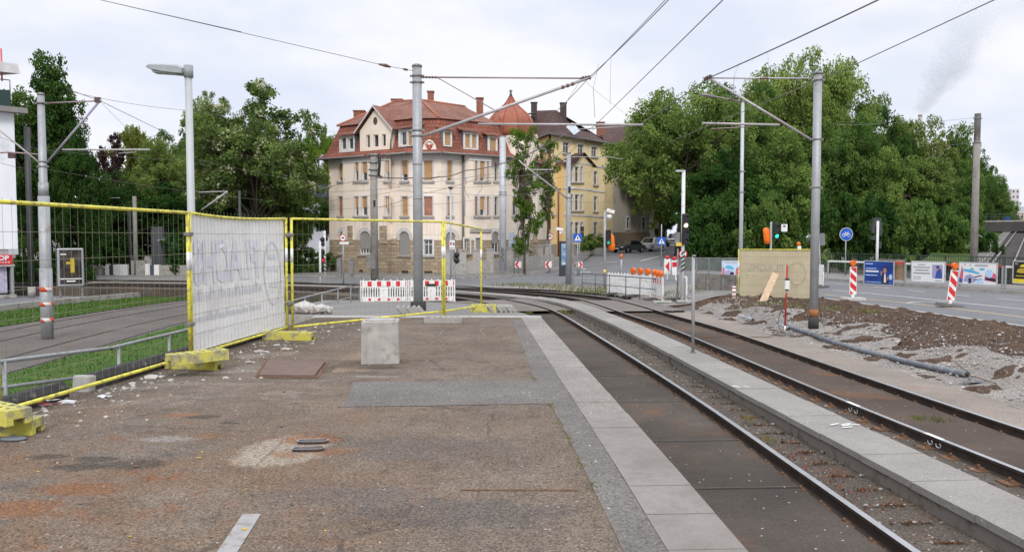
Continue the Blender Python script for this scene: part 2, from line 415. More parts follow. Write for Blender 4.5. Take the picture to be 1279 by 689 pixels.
def platform_mat():
    k = N('worn platform asphalt'); d = k.noise; X, Y, _ = k.sep(); M_ = k.math
    base = k.mix(k.rng(d(.7, 7, .66), .32, .68), (.130, .097, .070), (.202, .158, .120))
    base = k.mix(k.rng(d(.4, 5, .6), .45, .62, 0, .6), base, (.158, .135, .112))
    base = k.mix(k.rng(d(2.1, 9, .78), .48, .68, 0, .6), base, (.068, .055, .046)); base = k.mix(k.rng(d(3.7, 8, .75), .56, .66, 0, .55), base, (.070, .066, .066))
    # aggregate
    a1 = k.rng(k.sep(k.voro(105, 'Color'))[0], 0, 1, .50, 1.52); a2 = k.rng(d(42, 6, .85), .30, .70, .56, 1.44)
    nz_ = d(3.6, 10, .74); nf = d(15, 8, .75); mott = k.rng(d(24, 6, .75), .30, .56, .25, 1)
    def spot(px, py, rx, ry, col, amt, edge=1.1, soft=.25, n_=None):
        """an irregular patch lying on the asphalt round one place"""
        cx, cy = g2(px, py, 0)
        q = M_('ADD', M_('POWER', M_('ABSOLUTE', M_('DIVIDE', M_('SUBTRACT', X, cx), rx)), 2.0), M_('POWER', M_('ABSOLUTE', M_('DIVIDE', M_('SUBTRACT', Y, cy), ry)), 2.0))
        q = M_('ADD', q, M_('MULTIPLY', M_('SUBTRACT', M_('ADD', M_('MULTIPLY', nz_, .72), M_('MULTIPLY', nf, .5)) if n_ is None else n_, .61), edge * 5.5))
        return k.mix(M_('MULTIPLY', M_('MULTIPLY', k.rng(q, 1.0, 1.0 - soft - .35, 0, 1, True), mott), amt), base, col)
    # blackened worn spots
    m = M_('MULTIPLY', k.rng(d(1.7, 8, .7, dist=.6), .56, .66), k.rng(d(9, 5, .7), .38, .58))
    base = k.mix(M_('MULTIPLY', m, .7), base, (.058, .050, .045))
    # rust-brown staining, most of it in the corner by the fence
    corner = M_('MAXIMUM', M_('MULTIPLY', k.rng(X, .4, -2.0), k.rng(Y, 9.5, 5.6)), .14)
    m = k.rng(d(1.1, 8, .7, dist=.5), .42, .66)
    base = k.mix(M_('MULTIPLY', M_('MULTIPLY', m, corner), .72), base, (.175, .092, .044))
    m = M_('MULTIPLY', k.rng(d(2.6, 9, .74), .56, .68), corner); base = k.mix(M_('MULTIPLY', m, .8), base, (.20, .068, .018))
    # silt and moss along the fence side
    edge = k.rng(M_('ADD', X, M_('MULTIPLY', Y, -.21)), -5.5, -6.7)
    m = M_('MULTIPLY', edge, k.rng(d(1.4, 8, .7), .34, .6)); base = k.mix(M_('MULTIPLY', m, .8), base, (.072, .056, .038))
    # flaked pale screed round the cover plate
    m = M_('MULTIPLY', M_('MULTIPLY', k.rng(d(1.5, 8, .68, k.scalevec(k.obj, (.8, 1.3, 1)), dist=.8), .53, .60), k.rng(X, -1.5, -2.4)), M_('MULTIPLY', k.rng(Y, 6.8, 8.2), k.rng(Y, 12.0, 10.2)))
    base = k.mix(M_('MULTIPLY', m, .6), base, (.235, .20, .165))
    PALE_ = (.31, .26, .205); SOIL_AND_SHADE = (.05, .041, .033); RUST_ = (.21, .078, .022)
    base = spot(355, 562, .40, .52, PALE_, .95, .42); base = spot(312, 573, .16, .22, PALE_, .8, .6); base = spot(340, 563, .02, .45, (.14, .11, .09), .6, .2)
    base = spot(388, 549, .30, .20, RUST_, .8, .7, .5); base = spot(415, 563, .34, .16, RUST_, .7, .8, .6); base = spot(360, 567, .18, .14, RUST_, .6, .8, .6)
    for px, py, rx, ry in ((160, 580, .30, .17), (105, 583, .18, .12), (252, 520, .22, .10), (75, 583, .10, .06), (120, 573, .2, .10), (60, 570, .2, .1), (285, 528, .12, .05)): base = spot(px, py, rx, ry, SOIL_AND_SHADE, .85, .75, .4)
    for px, py, rx, ry, c in ((314, 444, .28, .35, (.29, .26, .225)), (296, 463, .42, .16, (.27, .24, .21)), (352, 441, .3, .3, (.27, .21, .165)), (415, 462, .5, .22, (.30, .215, .145)), (455, 443, .3, .5, (.30, .21, .13)), (470, 470, .35, .1, (.28, .25, .22)), (205, 548, .3, .12, (.27, .25, .23)), (100, 610, .35, .18, RUST_), (20, 635, .4, .22, RUST_), (230, 518, .2, .1, (.26, .11, .05)), (540, 560, .9, .5, (.115, .095, .082)), (690, 466, .4, .2, (.10, .08, .06)), (690, 475, .5, .12, (.2, .10, .06)), (560, 640, .8, .3, (.085, .075, .07)), (430, 620, .6, .3, (.12, .105, .095))): base = spot(px, py, rx, ry, c, .7, .8, .5)
    for px, py, rx, ry in ((476, 459, .42, .16), (365, 472.5, .55, .07), (410, 462, .10, .4), (240, 468, .6, .12), (362, 429, .6, .1)): base = spot(px, py, rx, ry, SOIL_AND_SHADE, .8, .5, .6)  # contact shade painted in soil colour round block, cover plate and foot blocks
    base = k.mix(1.0, base, M_('MULTIPLY', a1, a2), 'MULTIPLY')
    cr = k.voro(.42, 'Distance', 'DISTANCE_TO_EDGE', k.mix(.16, k.obj, k.noise(2.2, 8, .7, out='Color')))
    base = k.mix(M_('MULTIPLY', M_('MULTIPLY', k.rng(cr, .006, .0015), k.rng(d(.9, 4), .45, .6)), .55), base, (.045, .038, .033))
    # pale grit
    v = k.voro(15, 'Distance'); r = k.sep(k.voro(15, 'Color'))[1]
    base = k.mix(M_('MULTIPLY', M_('LESS_THAN', v, .11), M_('LESS_THAN', r, .14)), base, (.44, .41, .37))
    v = k.voro(9, 'Distance'); r = k.sep(k.voro(9, 'Color'))[2]
    base = k.mix(M_('MULTIPLY', M_('LESS_THAN', v, .10), M_('LESS_THAN', r, .08)), base, (.04, .035, .03))
    h = M_('ADD', M_('MULTIPLY', a1, .6), M_('MULTIPLY', d(2.5, 8, .7), 3.0))
    k.bump(h, .4, .012)
    return k.fin(base, .88, 0, .25)
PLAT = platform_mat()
GREYASPH = asphalt('grey patch asphalt', (.170, .156, .141), .34, .2, .06)
ROADM = asphalt('road asphalt', (.185, .185, .19), .12, .12)
FOOT = asphalt('footway asphalt', (.23, .22, .205), .15, .15)
TARM = asphalt('tram lane asphalt', (.135, .118, .105), .15, .2)
GROUNDM = asphalt('worn ground', (.15, .135, .12), .2, .2)
SLAB = asphalt('track infill slab', (.078, .064, .053), .2, .42, .05, .8, .45)
SLAB2 = asphalt('rusty track infill slab', (.092, .068, .053), .2, .4, .07, .8, .6)
CROSS = asphalt('crossing panels', (.19, .165, .145), .2, .15, .05)
BALL = asphalt('soiled ballast', (.10, .082, .066), .55, .3, .35, 1, .35)
DIRT = asphalt('brown dirt', (.085, .055, .038), .7, .3, .3, 1.4, .2)
DUST = asphalt('crushed concrete dust', (.27, .245, .22), .5, .25, .5, 1.2, .1)
TSTRIP = asphalt('stained concrete strip', (.275, .235, .20), .2, .2, .1, .8, .35)
GRAVELM = asphalt('grey gravel', (.27, .255, .235), .5, .15, .5)
GRASSM = mat('grass green', (.050, .105, .018), .9, 0, .35, 2.5, ((.11, .12, .03), .25, 1.2), spec=.15)
RAILTOP = mat('polished rail head', (.50, .50, .51), .32, .8, .12, 4)
RAILSIDE = mat('rail rust', (.048, .034, .026), .8, .1, .35, 5)

# --- the ground itself
xs = sorted(set(np.concatenate([np.arange(-60, 62, 2.0), np.arange(-16, 22, .7), np.linspace(-3000, 3000, 25)]).round(2)))
ys = sorted(set(np.concatenate([np.arange(-12, 60, .9), np.arange(60, 190, 5), np.linspace(190, 4200, 16)]).round(2)))
mb = MB()
for y in ys:
    for x in xs: mb.v.append((x, y, zg(x, min(y, 190)) - .03))
nx = len(xs)
for j in range(len(ys) - 1):
    for i in range(nx - 1): mb.face((j * nx + i, j * nx + i + 1, (j + 1) * nx + i + 1, (j + 1) * nx + i), 0, True)
tag(mb.build('ground', GROUNDM), kind='structure')

# --- platform
PE = [(1.62, -4), (1.26, 4.27), (1.13, 6.97), (1.04, 8.57), (.90, 11.2), (.60, 16.7)]
PL = [(-4.12, 16.7), (-4.30, 14.1), (-4.62, 10.6), (-5.2, 7.5), (-7.5, -4)]
flat = lambda x, y: 0.0
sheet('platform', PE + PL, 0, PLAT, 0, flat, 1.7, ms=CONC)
PEc = catmull([(1.62, -4), (1.26, 4.27), (1.13, 6.97), (1.04, 8.57), (.90, 11.2), (.60, 16.9)], .55, 2)
ribs = asphalt('edge paving', (.275, .253, .226), .24, .24, .06)
rk = N('ribbed edge paving')
_c1 = rk.mix(rk.rng(rk.noise(1.1, 6), .3, .7), (.23, .21, .19), (.315, .292, .268)); _c1 = rk.mix(rk.rng(rk.noise(2.4, 9, .75), .46, .68, 0, .6), _c1, (.165, .145, .125)); _c1 = rk.mix(rk.rng(rk.noise(26, 5, .8), .35, .7, 0, .35), _c1, (.15, .13, .11))
_v = rk.voro(62, 'Distance', rand=.15); _c1 = rk.mix(rk.math('MULTIPLY', rk.math('LESS_THAN', _v, .33), .45), _c1, (.22, .20, .18))
rk.bump(_v, .5, .006); RIB = rk.fin(_c1, .9, 0, .25)
mb = MB()
Pn = normals(PEc)
for i in range(len(PEc) - 1):
    a, b = PEc[i], PEc[i + 1]; t = (b - a).normalized() * .004
    a = a + t; b = b - t; W = -.425 if i % 7 else -.425
    q = [a + Pn[i] * W, a, b, b + Pn[i + 1] * W]; dz = rnd.uniform(-.003, .003)
    base = len(mb.v)
    for z in (.006 + dz, -.07): mb.v += [(p.x, p.y, z) for p in q]
    for f in ((0, 1, 2, 3), (0, 4, 5, 1), (1, 5, 6, 2), (2, 6, 7, 3), (3, 7, 4, 0)): mb.face([base + j for j in f], 0 if a.y > 7.2 else 1)
tag(mb.build('platform_edge_kerb', [ribs, RIB]), kind='structure')
inner = [p + n * -.43 for p, n in zip(PEc, Pn)]
inn = [tuple(p) for p in inner if p.y < 16.5][::-1]
patch = [g2(640, 398.5, 0), g2(667, 474, 0), g2(600, 475, 0), g2(520, 476.5, 0), g2(441, 477, 0), g2(436, 490, 0), g2(428, 508, 0), g2(520, 507, 0), g2(600, 505.5, 0), g2(687, 504, 0), g2(712, 550, 0), g2(741, 610, 0), g2(779, 689, 0), (.76, 1), (1.05, -4)]
sheet('asphalt_patch_ground', patch + inn[::-1], .004, GREYASPH, 0, flat)
# marks on the platform
PAINTG = mat('worn white marking', (.34, .33, .32), .8, 0, .12, 8, ((.24, .2, .17), .35, 12))
sheet('platform_marking', [g2(264, 700, 0), g2(303, 642, 0), g2(326, 642, 0), g2(290, 700, 0)], .005, PAINTG, 0, flat)
PALE = mat('pale cement smear', (.40, .345, .275), .9, 0, .14, 6, ((.24, .17, .11), .4, 6), bump=.3)
sheet('joint_ground', [g2(575, 610.7, 0), g2(722, 611, 0), g2(722, 613, 0), g2(575, 612.4, 0)], .004, RUSTY, 0, flat)
DK = mat('dark pothole soil', (.055, .046, .038), .95, 0, .4, 14, bump=.5)
# end kerb and ramp down to the street
mb = MB(); mb.bbox((-4.2, 16.72, -.5), (.62, 17.0, .012)); tag(mb.build('platform_end_kerb', CONCL, bevel=.01), kind='structure')
rampz = lambda x, y: -.03 - max(0, min(1, (y - 17) / 17)) * 1.04
sheet('ramp_path', [(.45, 17.0), (.25, 19), (-.2, 22), (-1.0, 26), (-2.6, 31), (-5.0, 34.5), (-8.2, 34.5), (-7.4, 28), (-6.2, 22), (-4.9, 17.0)], .03, FOOT, 1.0, rampz, .9, ms=CONC)

# --- tracks
def rng_idx(P, y0, y1):
    I = [i for i, p in enumerate(P) if y0 <= p.y <= y1]; return I[0], I[-1] + 1
zoff = lambda d: (lambda x, y: zt(x, y) + d)
def rail_mesh(P, parent, zf):
    prof = [(-.035, .16), (.035, .16), (.035, .125), (.009, .112), (.009, .03), (.07, .014), (.07, 0), (-.07, 0), (-.07, .014), (-.009, .03), (-.009, .112), (-.035, .125)]
    mb = MB(); Nn = normals(P); n = len(prof)
    for p, q in zip(P, Nn):
        z = zf(p.x, p.y)
        for u, h in prof: mb.v.append((p.x + q.x * u, p.y + q.y * u, z + h))
    for i in range(len(P) - 1):
        for k in range(n):
            k2 = (k + 1) % n; mb.face((i * n + k2, i * n + k, (i + 1) * n + k, (i + 1) * n + k2), 1 if k == 0 else 0)
    return mb.build('rail', [RAILSIDE, RAILTOP], parent)
clip_mesh = None
def track(L, Rr, label, ymax):
    t = thing('rail_track', label, 'track', group='tram tracks')
    global clip_mesh
    for P in (L, Rr):
        r = rail_mesh(P, t, zt)
        Nn = normals(P); cnt = 0
        for i in range(0, len(P)):
            p = P[i]
            if p.y < 4.5 or p.y > ymax or cnt >= 46: continue
            if i % 1: continue
            if clip_mesh is None:
                mb = MB(); mb.box((.13, 0, .012), (.16, .2, .024)); mb.box((.10, 0, .035), (.075, .11, .03), m=0, taper=.7); mb.lathe([(.018, .04), (.018, .075), (.012, .08)], 6, (.115, 0, 0))
                mb.box((-.13, 0, .012), (.16, .2, .024)); mb.box((-.10, 0, .035), (.075, .11, .03), m=0, taper=.7); mb.lathe([(.018, .04), (.018, .075), (.012, .08)], 6, (-.115, 0, 0))
                o = mb.build('rail_clip', RUSTY, r); clip_mesh = o.data
            else:
                o = bpy.data.objects.new('rail_clip', clip_mesh); COL.objects.link(o); o.parent = r
            cnt += 1
            o.location = (p.x, p.y, zt(p.x, p.y)); o.rotation_euler.z = math.atan2(-Nn[i].x, Nn[i].y) + math.pi / 2
    return t
T1 = track(NL, NR, 'tram track curving past the paved platform edge, its inner rail half hidden under it', 31)
T2 = track(FL, FR, 'tram track beyond the slab walkway, beside the pipes and the dirt bank', 31)
# white chalk figures on the web of the far rail
CHALK = mat('white chalk', (.75, .75, .73), .9)
a0, a1 = rng_idx(NC, -4, 28.2); ribbon('track_slab_ground', NC, -.62, .60, zoff(.055), SLAB, a0, a1, parts=4, jit=.01)
a0b, a1b = rng_idx(FC, -4, 28.8); ribbon('track_slab_ground', FC, -.60, .60, zoff(.06), SLAB2, a0b, a1b, parts=4, jit=.01)
ribbon('ballast_ground', NC, -2.4, 2.0, zoff(.008), BALL, 0, None, parts=10, jit=.03, skirt=.7)
ribbon('ballast_ground', FC, -2.0, 1.0, zoff(.012), BALL, 0, None, parts=8, jit=.03, skirt=.7)
ribbon('concrete_strip_ground', FC, .86, 2.05, zoff(.06), TSTRIP, *rng_idx(FC, -4, 29), skirt=.2, parts=3, jit=.012)
# crossing panels
for P in (NC, FC):
    i0, i1 = rng_idx(P, 28.2, 33.5)
    for a, b in ((-1.9, -.80), (-.62, .62), (.80, 1.75)): ribbon('crossing_path', P, a, b, zoff(.125), CROSS, i0, i1, skirt=.12)
# slab joints in the near track
mb = MB()
for y in (8.4, 10.6, 12.9, 15.3, 18, 21.2, 24.5):
    i = min(range(len(NC)), key=lambda j: abs(NC[j].y - y)); p = NC[i]; q = normals(NC)[i]; tt = Vector((-q.y, q.x)) * .011
    a = p - q * .6; b = p + q * .58; z = zt(p.x, p.y) + .072
    mb.poly([(a.x - tt.x, a.y - tt.y, z), (b.x - tt.x, b.y - tt.y, z), (b.x + tt.x, b.y + tt.y, z), (a.x + tt.x, a.y + tt.y, z)])
tag(mb.build('slab_joint_ground', mat('pale joint filler', (.09, .074, .06), .9, 0, .4, 9)), kind='structure')
# slab walkway between the tracks
mb = MB(); step = 0
SW = .375
Mn = normals(MID); i = 0
SLABC = asphalt('walkway slabs', (.30, .282, .257), .14, .17, .04)
while i + 2 < len(MID):
    a, b = MID[i], MID[i + 2]
    if a.x < -26: break
    h = .24 if a.y < 30 else .24 - .08 * sm((a.y - 30) / 5)
    tt = (b - a).normalized() * .005; dz = rnd.uniform(-.006, .006)
    q = [a + tt - Mn[i] * SW, a + tt + Mn[i] * SW, b - tt + Mn[i + 2] * SW, b - tt - Mn[i + 2] * SW]
    base = len(mb.v)
    for z, k in ((h, 0), (h - .075, 0)):
        mb.v += [(p.x, p.y, zt(p.x, p.y) + z + dz) for p in q]
    for f in ((0, 1, 2, 3), (0, 4, 5, 1), (1, 5, 6, 2), (2, 6, 7, 3), (3, 7, 4, 0)): mb.face([base + j for j in f], 0)
    # kerb blocks underneath, set back a little
    q2 = [a - Mn[i] * (SW - .03), a + Mn[i] * (SW - .03), b + Mn[i + 2] * (SW - .03), b - Mn[i + 2] * (SW - .03)]
    base = len(mb.v)
    for z in (h - .077, -.1): mb.v += [(p.x, p.y, zt(p.x, p.y) + z) for p in q2]
    for f in ((0, 4, 5, 1), (1, 5, 6, 2), (2, 6, 7, 3), (3, 7, 4, 0)): mb.face([base + j for j in f], 1)
    i += 2
tag(mb.build('walkway_path', [SLABC, mat('soiled kerb concrete', (.22, .195, .17), .9, 0, .2, 3, ((.11, .09, .07), .4, 3))]), kind='structure')
# chalk marks
for (px, py, zz, w_) in ((1058, 531, -.82, .3), (926, 481.5, -.82, .2)):
    p = G(px, py, zz + .012); mb = MB()
    for k in range(5): mb.box((rnd.uniform(-w_, w_) * .5, rnd.uniform(-.1, .1), 0), (.16, .028, .004), Matrix.Rotation(rnd.uniform(-.7, .9), 3, 'Z'))
    tag(mb.build('chalk_mark_ground', CHALK, loc=p), kind='structure')
mb = MB()
for px, py in ((1143, 549), (1054, 510)):
    q = min(FL, key=lambda v: (v - Vector(G(px, py - 6, ZR).xy)).length); i = FL.index(q); n_ = normals(FL)[i]; t_ = Vector((-n_.y, n_.x))
    o3 = Vector((q.x - n_.x * .0105, q.y - n_.y * .0105, zt(q.x, q.y) + .07)); T3 = Vector((t_.x, t_.y, 0))
    for s_ in (-.11, .06):
        pts = [o3 + T3 * (s_ + .05 * math.cos(a)) + Vector((0, 0, .035 * math.sin(a))) for a in np.linspace(2.2, 6.6, 8)]
        mb.tube(pts, .008, 4)
    mb.box(o3 + Vector((n_.x * .0105, n_.y * .0105, .0915)), (.06, .35, .003), Matrix.Rotation(math.atan2(t_.y, t_.x) - math.pi / 2, 3, 'Z'))
tag(mb.build('rail_chalk_mark_ground', CHALK), kind='structure')

# --- dirt bank, rubble, road
NEARE = [(14.2, 6), (13.9, 14), (13.5, 20), (13.0, 22.6), (12.5, 26), (11.9, 29.9), (11.0, 35), (10.0, 39.5)]
sheet('road', NEARE + [(6.5, 43.5), (0, 45.8), (-6, 49.5), (-14, 54.2), (-40, 58), (-40, 66), (-20, 62.2), (-12, 58.6), (-6, 56.8), (-1, 57.5), (3.2, 62), (5.5, 70), (10, 92), (22, 130), (36, 160), (50, 160), (33, 120), (22, 88), (16.6, 60), (15.0, 50), (17, 42.6), (18.7, 37.4), (20.6, 32), (22.6, 26), (24, 6)], 0, ROADM, 2.0)
# bank
def bz(x, y): return zg(x, y)
b0 = [(xr(y) + 1.25, y) for y in (6, 9, 12, 15, 18, 21, 24, 27, 29)] + [(7.2, 31), (9.2, 32.2), (11.2, 32.5)]
sheet('dirt_bank_ground', b0 + [(x - .22, y) for x, y in NEARE[5::-1]], .02, DIRT, .16, bz, jit=.19)
b1 = [(xr(y) + 1.2, y) for y in (6, 9, 12, 15, 18, 21, 24, 27, 29)] + [(7.4, 30)]
def b2x(y): return xr(y) + 2.95 + .45 * math.sin(y * 1.3) + .3 * math.sin(y * 3.1)
sheet('crushed_concrete_ground', b1 + [(7.6, 29.5)] + [(b2x(y), y) for y in np.arange(28.5, 5.6, -.5)], .06, DUST, .22, bz, jit=.05)
mb = MB()
tag(ribbon('road_kerb', [Vector(p) for p in NEARE[:6]], -.22, -.05, lambda x, y: zg(x, y) + .035, CONCL, skirt=.2), kind='structure')
LINEW = mat('road marking white', (.62, .62, .60), .7, 0, .1, 6, ((.35, .34, .33), .3, 8))
LINEY = mat('road marking yellow', (.58, .42, .19), .7, 0, .12, 6, ((.35, .31, .25), .35, 8))
def along(A, B, n=14): return [Vector((A[0] + (B[0] - A[0]) * i / n, A[1] + (B[1] - A[1]) * i / n)) for i in range(n + 1)]
rl = lambda pts: catmull([GG(*p).xy for p in pts], .6, 2)
ribbon('road_line', rl([(1279, 386), (1200, 378), (1120, 369.5), (1040, 362.5)]), -.06, .06, lambda x, y: zg(x, y) + .006, LINEW)
ribbon('road_line', rl([(1279, 396.5), (1210, 387.5), (1130, 378), (1060, 371.5), (1030, 368)]), -.06, .06, lambda x, y: zg(x, y) + .006, LINEY)
dl = rl([(1279, 375.5), (1180, 367), (1090, 358), (1030, 353.5)])
for i in range(0, len(dl) - 3, 4): ribbon('road_line', dl, -.05, .05, lambda x, y: zg(x, y) + .006, LINEW, i, i + 3)
ribbon('road_line', rl([(1132, 378.5), (1150, 376), (1180, 377.5)]), -.05, .05, lambda x, y: zg(x, y) + .008, LINEW)
ribbon('road_line', rl([(728, 336.5), (745, 333), (771, 329.3)]), -.12, .12, lambda x, y: zg(x, y) + .01, LINEW)
ribbon('road_line', rl([(800, 326), (815, 322.5), (826, 320)]), -.1, .1, lambda x, y: zg(x, y) + .01, LINEW)
ribbon('road_line', rl([(640, 347.2), (700, 346.2), (790, 346.5)]), -.08, .08, lambda x, y: zg(x, y) + .008, LINEW)
ribbon('road_line', rl([(716, 340.3), (738, 339.8)]), -.25, .25, lambda x, y: zg(x, y) + .008, LINEW)
# raised footways
sheet('footway_path', [(20.6, 32), (18.7, 37.4), (17, 42.6), (15.2, 50), (16.8, 60), (18.6, 60), (17.6, 52), (20.2, 45.2), (22.4, 39.5), (24.6, 33), (27.5, 24), (30, 6), (24.2, 6), (22.7, 26)], .12, FOOT, 2.0, skirt=.2, ms=CONC)
sheet('pavement', [(-40, 66.2), (-20, 62.4), (-12, 58.8), (-6, 57), (-1.1, 57.7), (3, 62.1), (5.3, 70), (9.8, 92), (21.5, 130), (12, 130), (2, 90), (-2, 76), (-8, 68), (-40, 72)], .11, FOOT, 2.0, skirt=.2, ms=CONC)
sheet('verge_ground', [(8.5, 33.5), (9.6, 39), (6.3, 43.2), (0, 45.4), (-3, 47.4), (-1.2, 44), (2.2, 41), (4.6, 37.5), (6.2, 33.5)], .05, GRAVELM, 1.0, jit=.05)
sheet('crossing_footway_path', [(5.6, 31), (8.3, 32.4), (10.6, 33.5), (10.2, 37.5), (6.8, 37.8), (5.2, 35.2)], .05, FOOT, 1.0, skirt=.4, ms=DIRT)

# --- the lower street beside the platform
sheet('grass_bank_ground', [(-4.5, 6), (-11.3, 6), (-11.8, 20), (-12.2, 32), (-11.4, 42), (-9.4, 47), (-8.2, 35.5), (-7.5, 28), (-6.3, 22), (-4.6, 16.8), (-4.9, 10)], .02, GRASSM, 1.0, jit=.05)
sheet('tram_lane_road', [(-11.3, 4), (-11.8, 20), (-12.2, 32), (-11.4, 42), (-9.6, 46.6), (-14.2, 46.5), (-17.0, 42), (-18.4, 28), (-18.6, 4)], .0, TARM, 2.0)
sheet('grass_verge_ground', [(-18.6, 4), (-18.4, 28), (-17.0, 42), (-15.5, 46), (-19.5, 47.6), (-21.2, 40), (-22.3, 30), (-22.6, 4)], .03, GRASSM, 1.0, jit=.04)
kl = [Vector(p) for p in [(-22.6, 4), (-22.3, 30), (-21.2, 40), (-19.6, 47.6), (-19, 49.2)]]
ribbon('street_kerb', catmull(kl, 1.0, 2), -.25, 0, lambda x, y: zg(x, y) + .28, CONC, skirt=.4)
sheet('side_street_road', [(-22.9, 4), (-22.6, 30), (-21.5, 40), (-19.9, 47.8), (-60, 50), (-60, 4)], .01, ROADM, 2.0)
ribbon('road_line', along((-33, 47.0), (-24, 45.0), 8), -.07, .07, lambda x, y: zg(x, y) + .02, LINEW)
sheet('back_pavement', [(-62, 56.8), (-40, 56.6), (-22, 53.2), (-19.5, 52.6), (-19, 58), (-30, 64), (-62, 64)], .12, FOOT, 2.0, skirt=.2)
DKL = mat('groove rail dark', (.045, .036, .03), .6, .3, .2, 5)
lane = catmull([(-14.0, 4), (-14.4, 20), (-14.8, 30), (-13.8, 40), (-11.8, 46), (-12, 46.4)], .8, 3)
for t_, s_ in ((-2.6, ''), (-1.165, ''), (1.0, ''), (2.435, '')):
    ribbon('groove_rail_ground', lane[:-2], t_ - .05, t_ + .05, lambda x, y: zg(x, y) + .012, DKL)
    ribbon('groove_rail_ground', lane[:-2], t_ - .02, t_ + .01, lambda x, y: zg(x, y) + .016, mat('lane rail steel', (.22, .2, .18), .4, .6))
# ------------------------------------------------------------------ construction fences
MESHW = mat('fence wire', (.24, .23, .15), .55, .2, .2, 20)
def translu(k, c, f):                    # thin woven sheet: some light comes through it
    m = k.fin(c, .6, 0, .3); tr_ = k.n('ShaderNodeBsdfTranslucent'); mx_ = k.n('ShaderNodeMixShader'); mx_.inputs[0].default_value = f
    k.l(c, tr_.inputs[0]); k.l(k.p.outputs[0], mx_.inputs[1]); k.l(tr_.outputs[0], mx_.inputs[2]); k.l(mx_.outputs[0], k.out.inputs[0]); return m
BANW = N('white fence sheet')
_b = BANW.mix(BANW.rng(BANW.noise(1.6, 6, .6), .3, .7), (.83, .81, .78), (.90, .885, .86))
_b = BANW.mix(BANW.rng(BANW.noise(.9, 7, .7, BANW.scalevec(BANW.obj, (3, 3, .7))), .52, .75, 0, .4), _b, (.62, .58, .49))
BANW.bump(BANW.noise(3.0, 5, .6, BANW.scalevec(BANW.obj, (1, 1, 2.2))), .6, .03)
BANW = translu(BANW, _b, .12)
BANY = N('yellowed fence sheet')
_b = BANY.mix(BANY.rng(BANY.noise(1.2, 6, .6), .3, .7), (.60, .51, .33), (.72, .63, .44))
_b = BANY.mix(BANY.rng(BANY.noise(2.2, 6, .6), .55, .8, 0, .6), _b, (.52, .43, .28)); BANY.bump(BANY.noise(3.0, 5), .5, .03)
BANY = translu(BANY, _b, .3)
INKB = mat('show-through print', (.71, .72, .79), .6, 0, .06, 6, ((.76, .74, .72), .5, 7))
INKG = mat('faint show-through print', (.48, .43, .34), .6, 0, .1, 6, ((.62, .54, .38), .4, 5))
def fence_panel(P0, P1, label, H=2.0, lift=.1, wires=True, banner=None, sag=0.0, lean=0.0):
    P0 = Vector(P0); P1 = Vector(P1); d = P1 - P0; L = Vector((d.x, d.y, 0)).length; ang = math.atan2(d.y, d.x); dz = d.z / L
    t = thing('mesh_fence', label, 'fence panel', P0, ang, 'mobile construction fence panels')
    dy = lambda x: sag * math.sin(math.pi * x / L)
    q = lambda x, z: (x, lean * z + dy(x) * z / H, z + dz * x)
    n = 12
    mb = MB()
    for x in (0, L): mb.tube([q(x, .02), q(x, H + .02)], .024, 8)
    for x in (0, L): mb.tube([q(x, H * .62), q(x, H * .74)], .0255, 8, 1)
    for z in (lift, H): mb.tube([q(L * i / n, z - (.035 * math.sin(math.pi * i / n) if z == H and sag else 0)) for i in range(n + 1)], .021, 8)
    mb.build('frame', [YEL, WHITE], t)
    if wires:
        mb = MB(); k = int(L / .118)
        for i in range(1, k):
            x = L * i / k; mb.tube([q(x, lift), q(x, H * .5), q(x, H + .045)], .0016, 4)
        for j in range(1, 7):
            z = lift + (H - lift) * j / 7; mb.tube([q(L * i / n, z) for i in range(n + 1)], .0022, 4)
        mb.build('wire_mesh', MESHW, t)
    if banner:
        mb = MB(); nu, nv = 40, 22
        for j in range(nv + 1):
            for i in range(nu + 1):
                x = .05 + (L - .1) * i / nu; z = lift + .03 + (H - lift - .06) * j / nv
                b = q(x, z); w_ = .012 * mnoise.noise(Vector((x * 2.2, z * 3, 1))) + .008 * mnoise.noise(Vector((x * 7, z * 2.5, 5)))
                mb.v.append((b[0], b[1] + .022 + w_, b[2]))
        for j in range(nv):
            for i in range(nu):
                a = j * (nu + 1) + i; mb.face((a, a + 1, a + nu + 2, a + nu + 1), 0, True)
        mb.build('banner', banner, t)
    t['_L'] = L
    return t
pB = G(240, 453); pC = G(359, 415.5); pD = G(553, 394.5); pA = pB + (pB - pC).normalized() * 3.5 + Vector((-.03, .03, 0))
pE = D(601, 386.5, 19.9)
fA = fence_panel(pA, pB - (pB - pA).normalized() * .05, 'open yellow mesh fence panel in front of the side street and the small shop')
fB = fence_panel(pB, pC, 'fence panel hung with a white banner sheet whose lettering shows through mirrored', banner=BANW, sag=.1)
fC = fence_panel(pC + Vector((.09, .02, 0)), pD, 'open yellow mesh fence panel between the bannered panel and the grey mast base')
fD = fence_panel(pD + Vector((.04, .03, 0)), pE, 'empty yellow fence frame without mesh, swung away towards the tracks', wires=False)
for o in (fA, fB, fC, fD): del o['_L']
for o, x in ((fB, -.03), (fC, -.045)):                # bolted clamps joining neighbouring frames
    for z in (1.72, .52):
        mb = MB(); mb.box((x, 0, z), (.13, .07, .05)); mb.lathe([(.014, -.06), (.014, .06)], 8, (x, 0, z)); mb.build('clamp', STEELD, o, bevel=.006)
def drape(o, L, sag):                     # lay print on the sheet's own surface
    for v in o.data.vertices:
        x, z = v.co.x, v.co.z; w_ = .012 * mnoise.noise(Vector((x * 2.2, z * 3, 1))) + .008 * mnoise.noise(Vector((x * 7, z * 2.5, 5)))
        v.co.y = sag * math.sin(math.pi * x / L) * z / 2.0 + .022 + w_ - .009
    return o
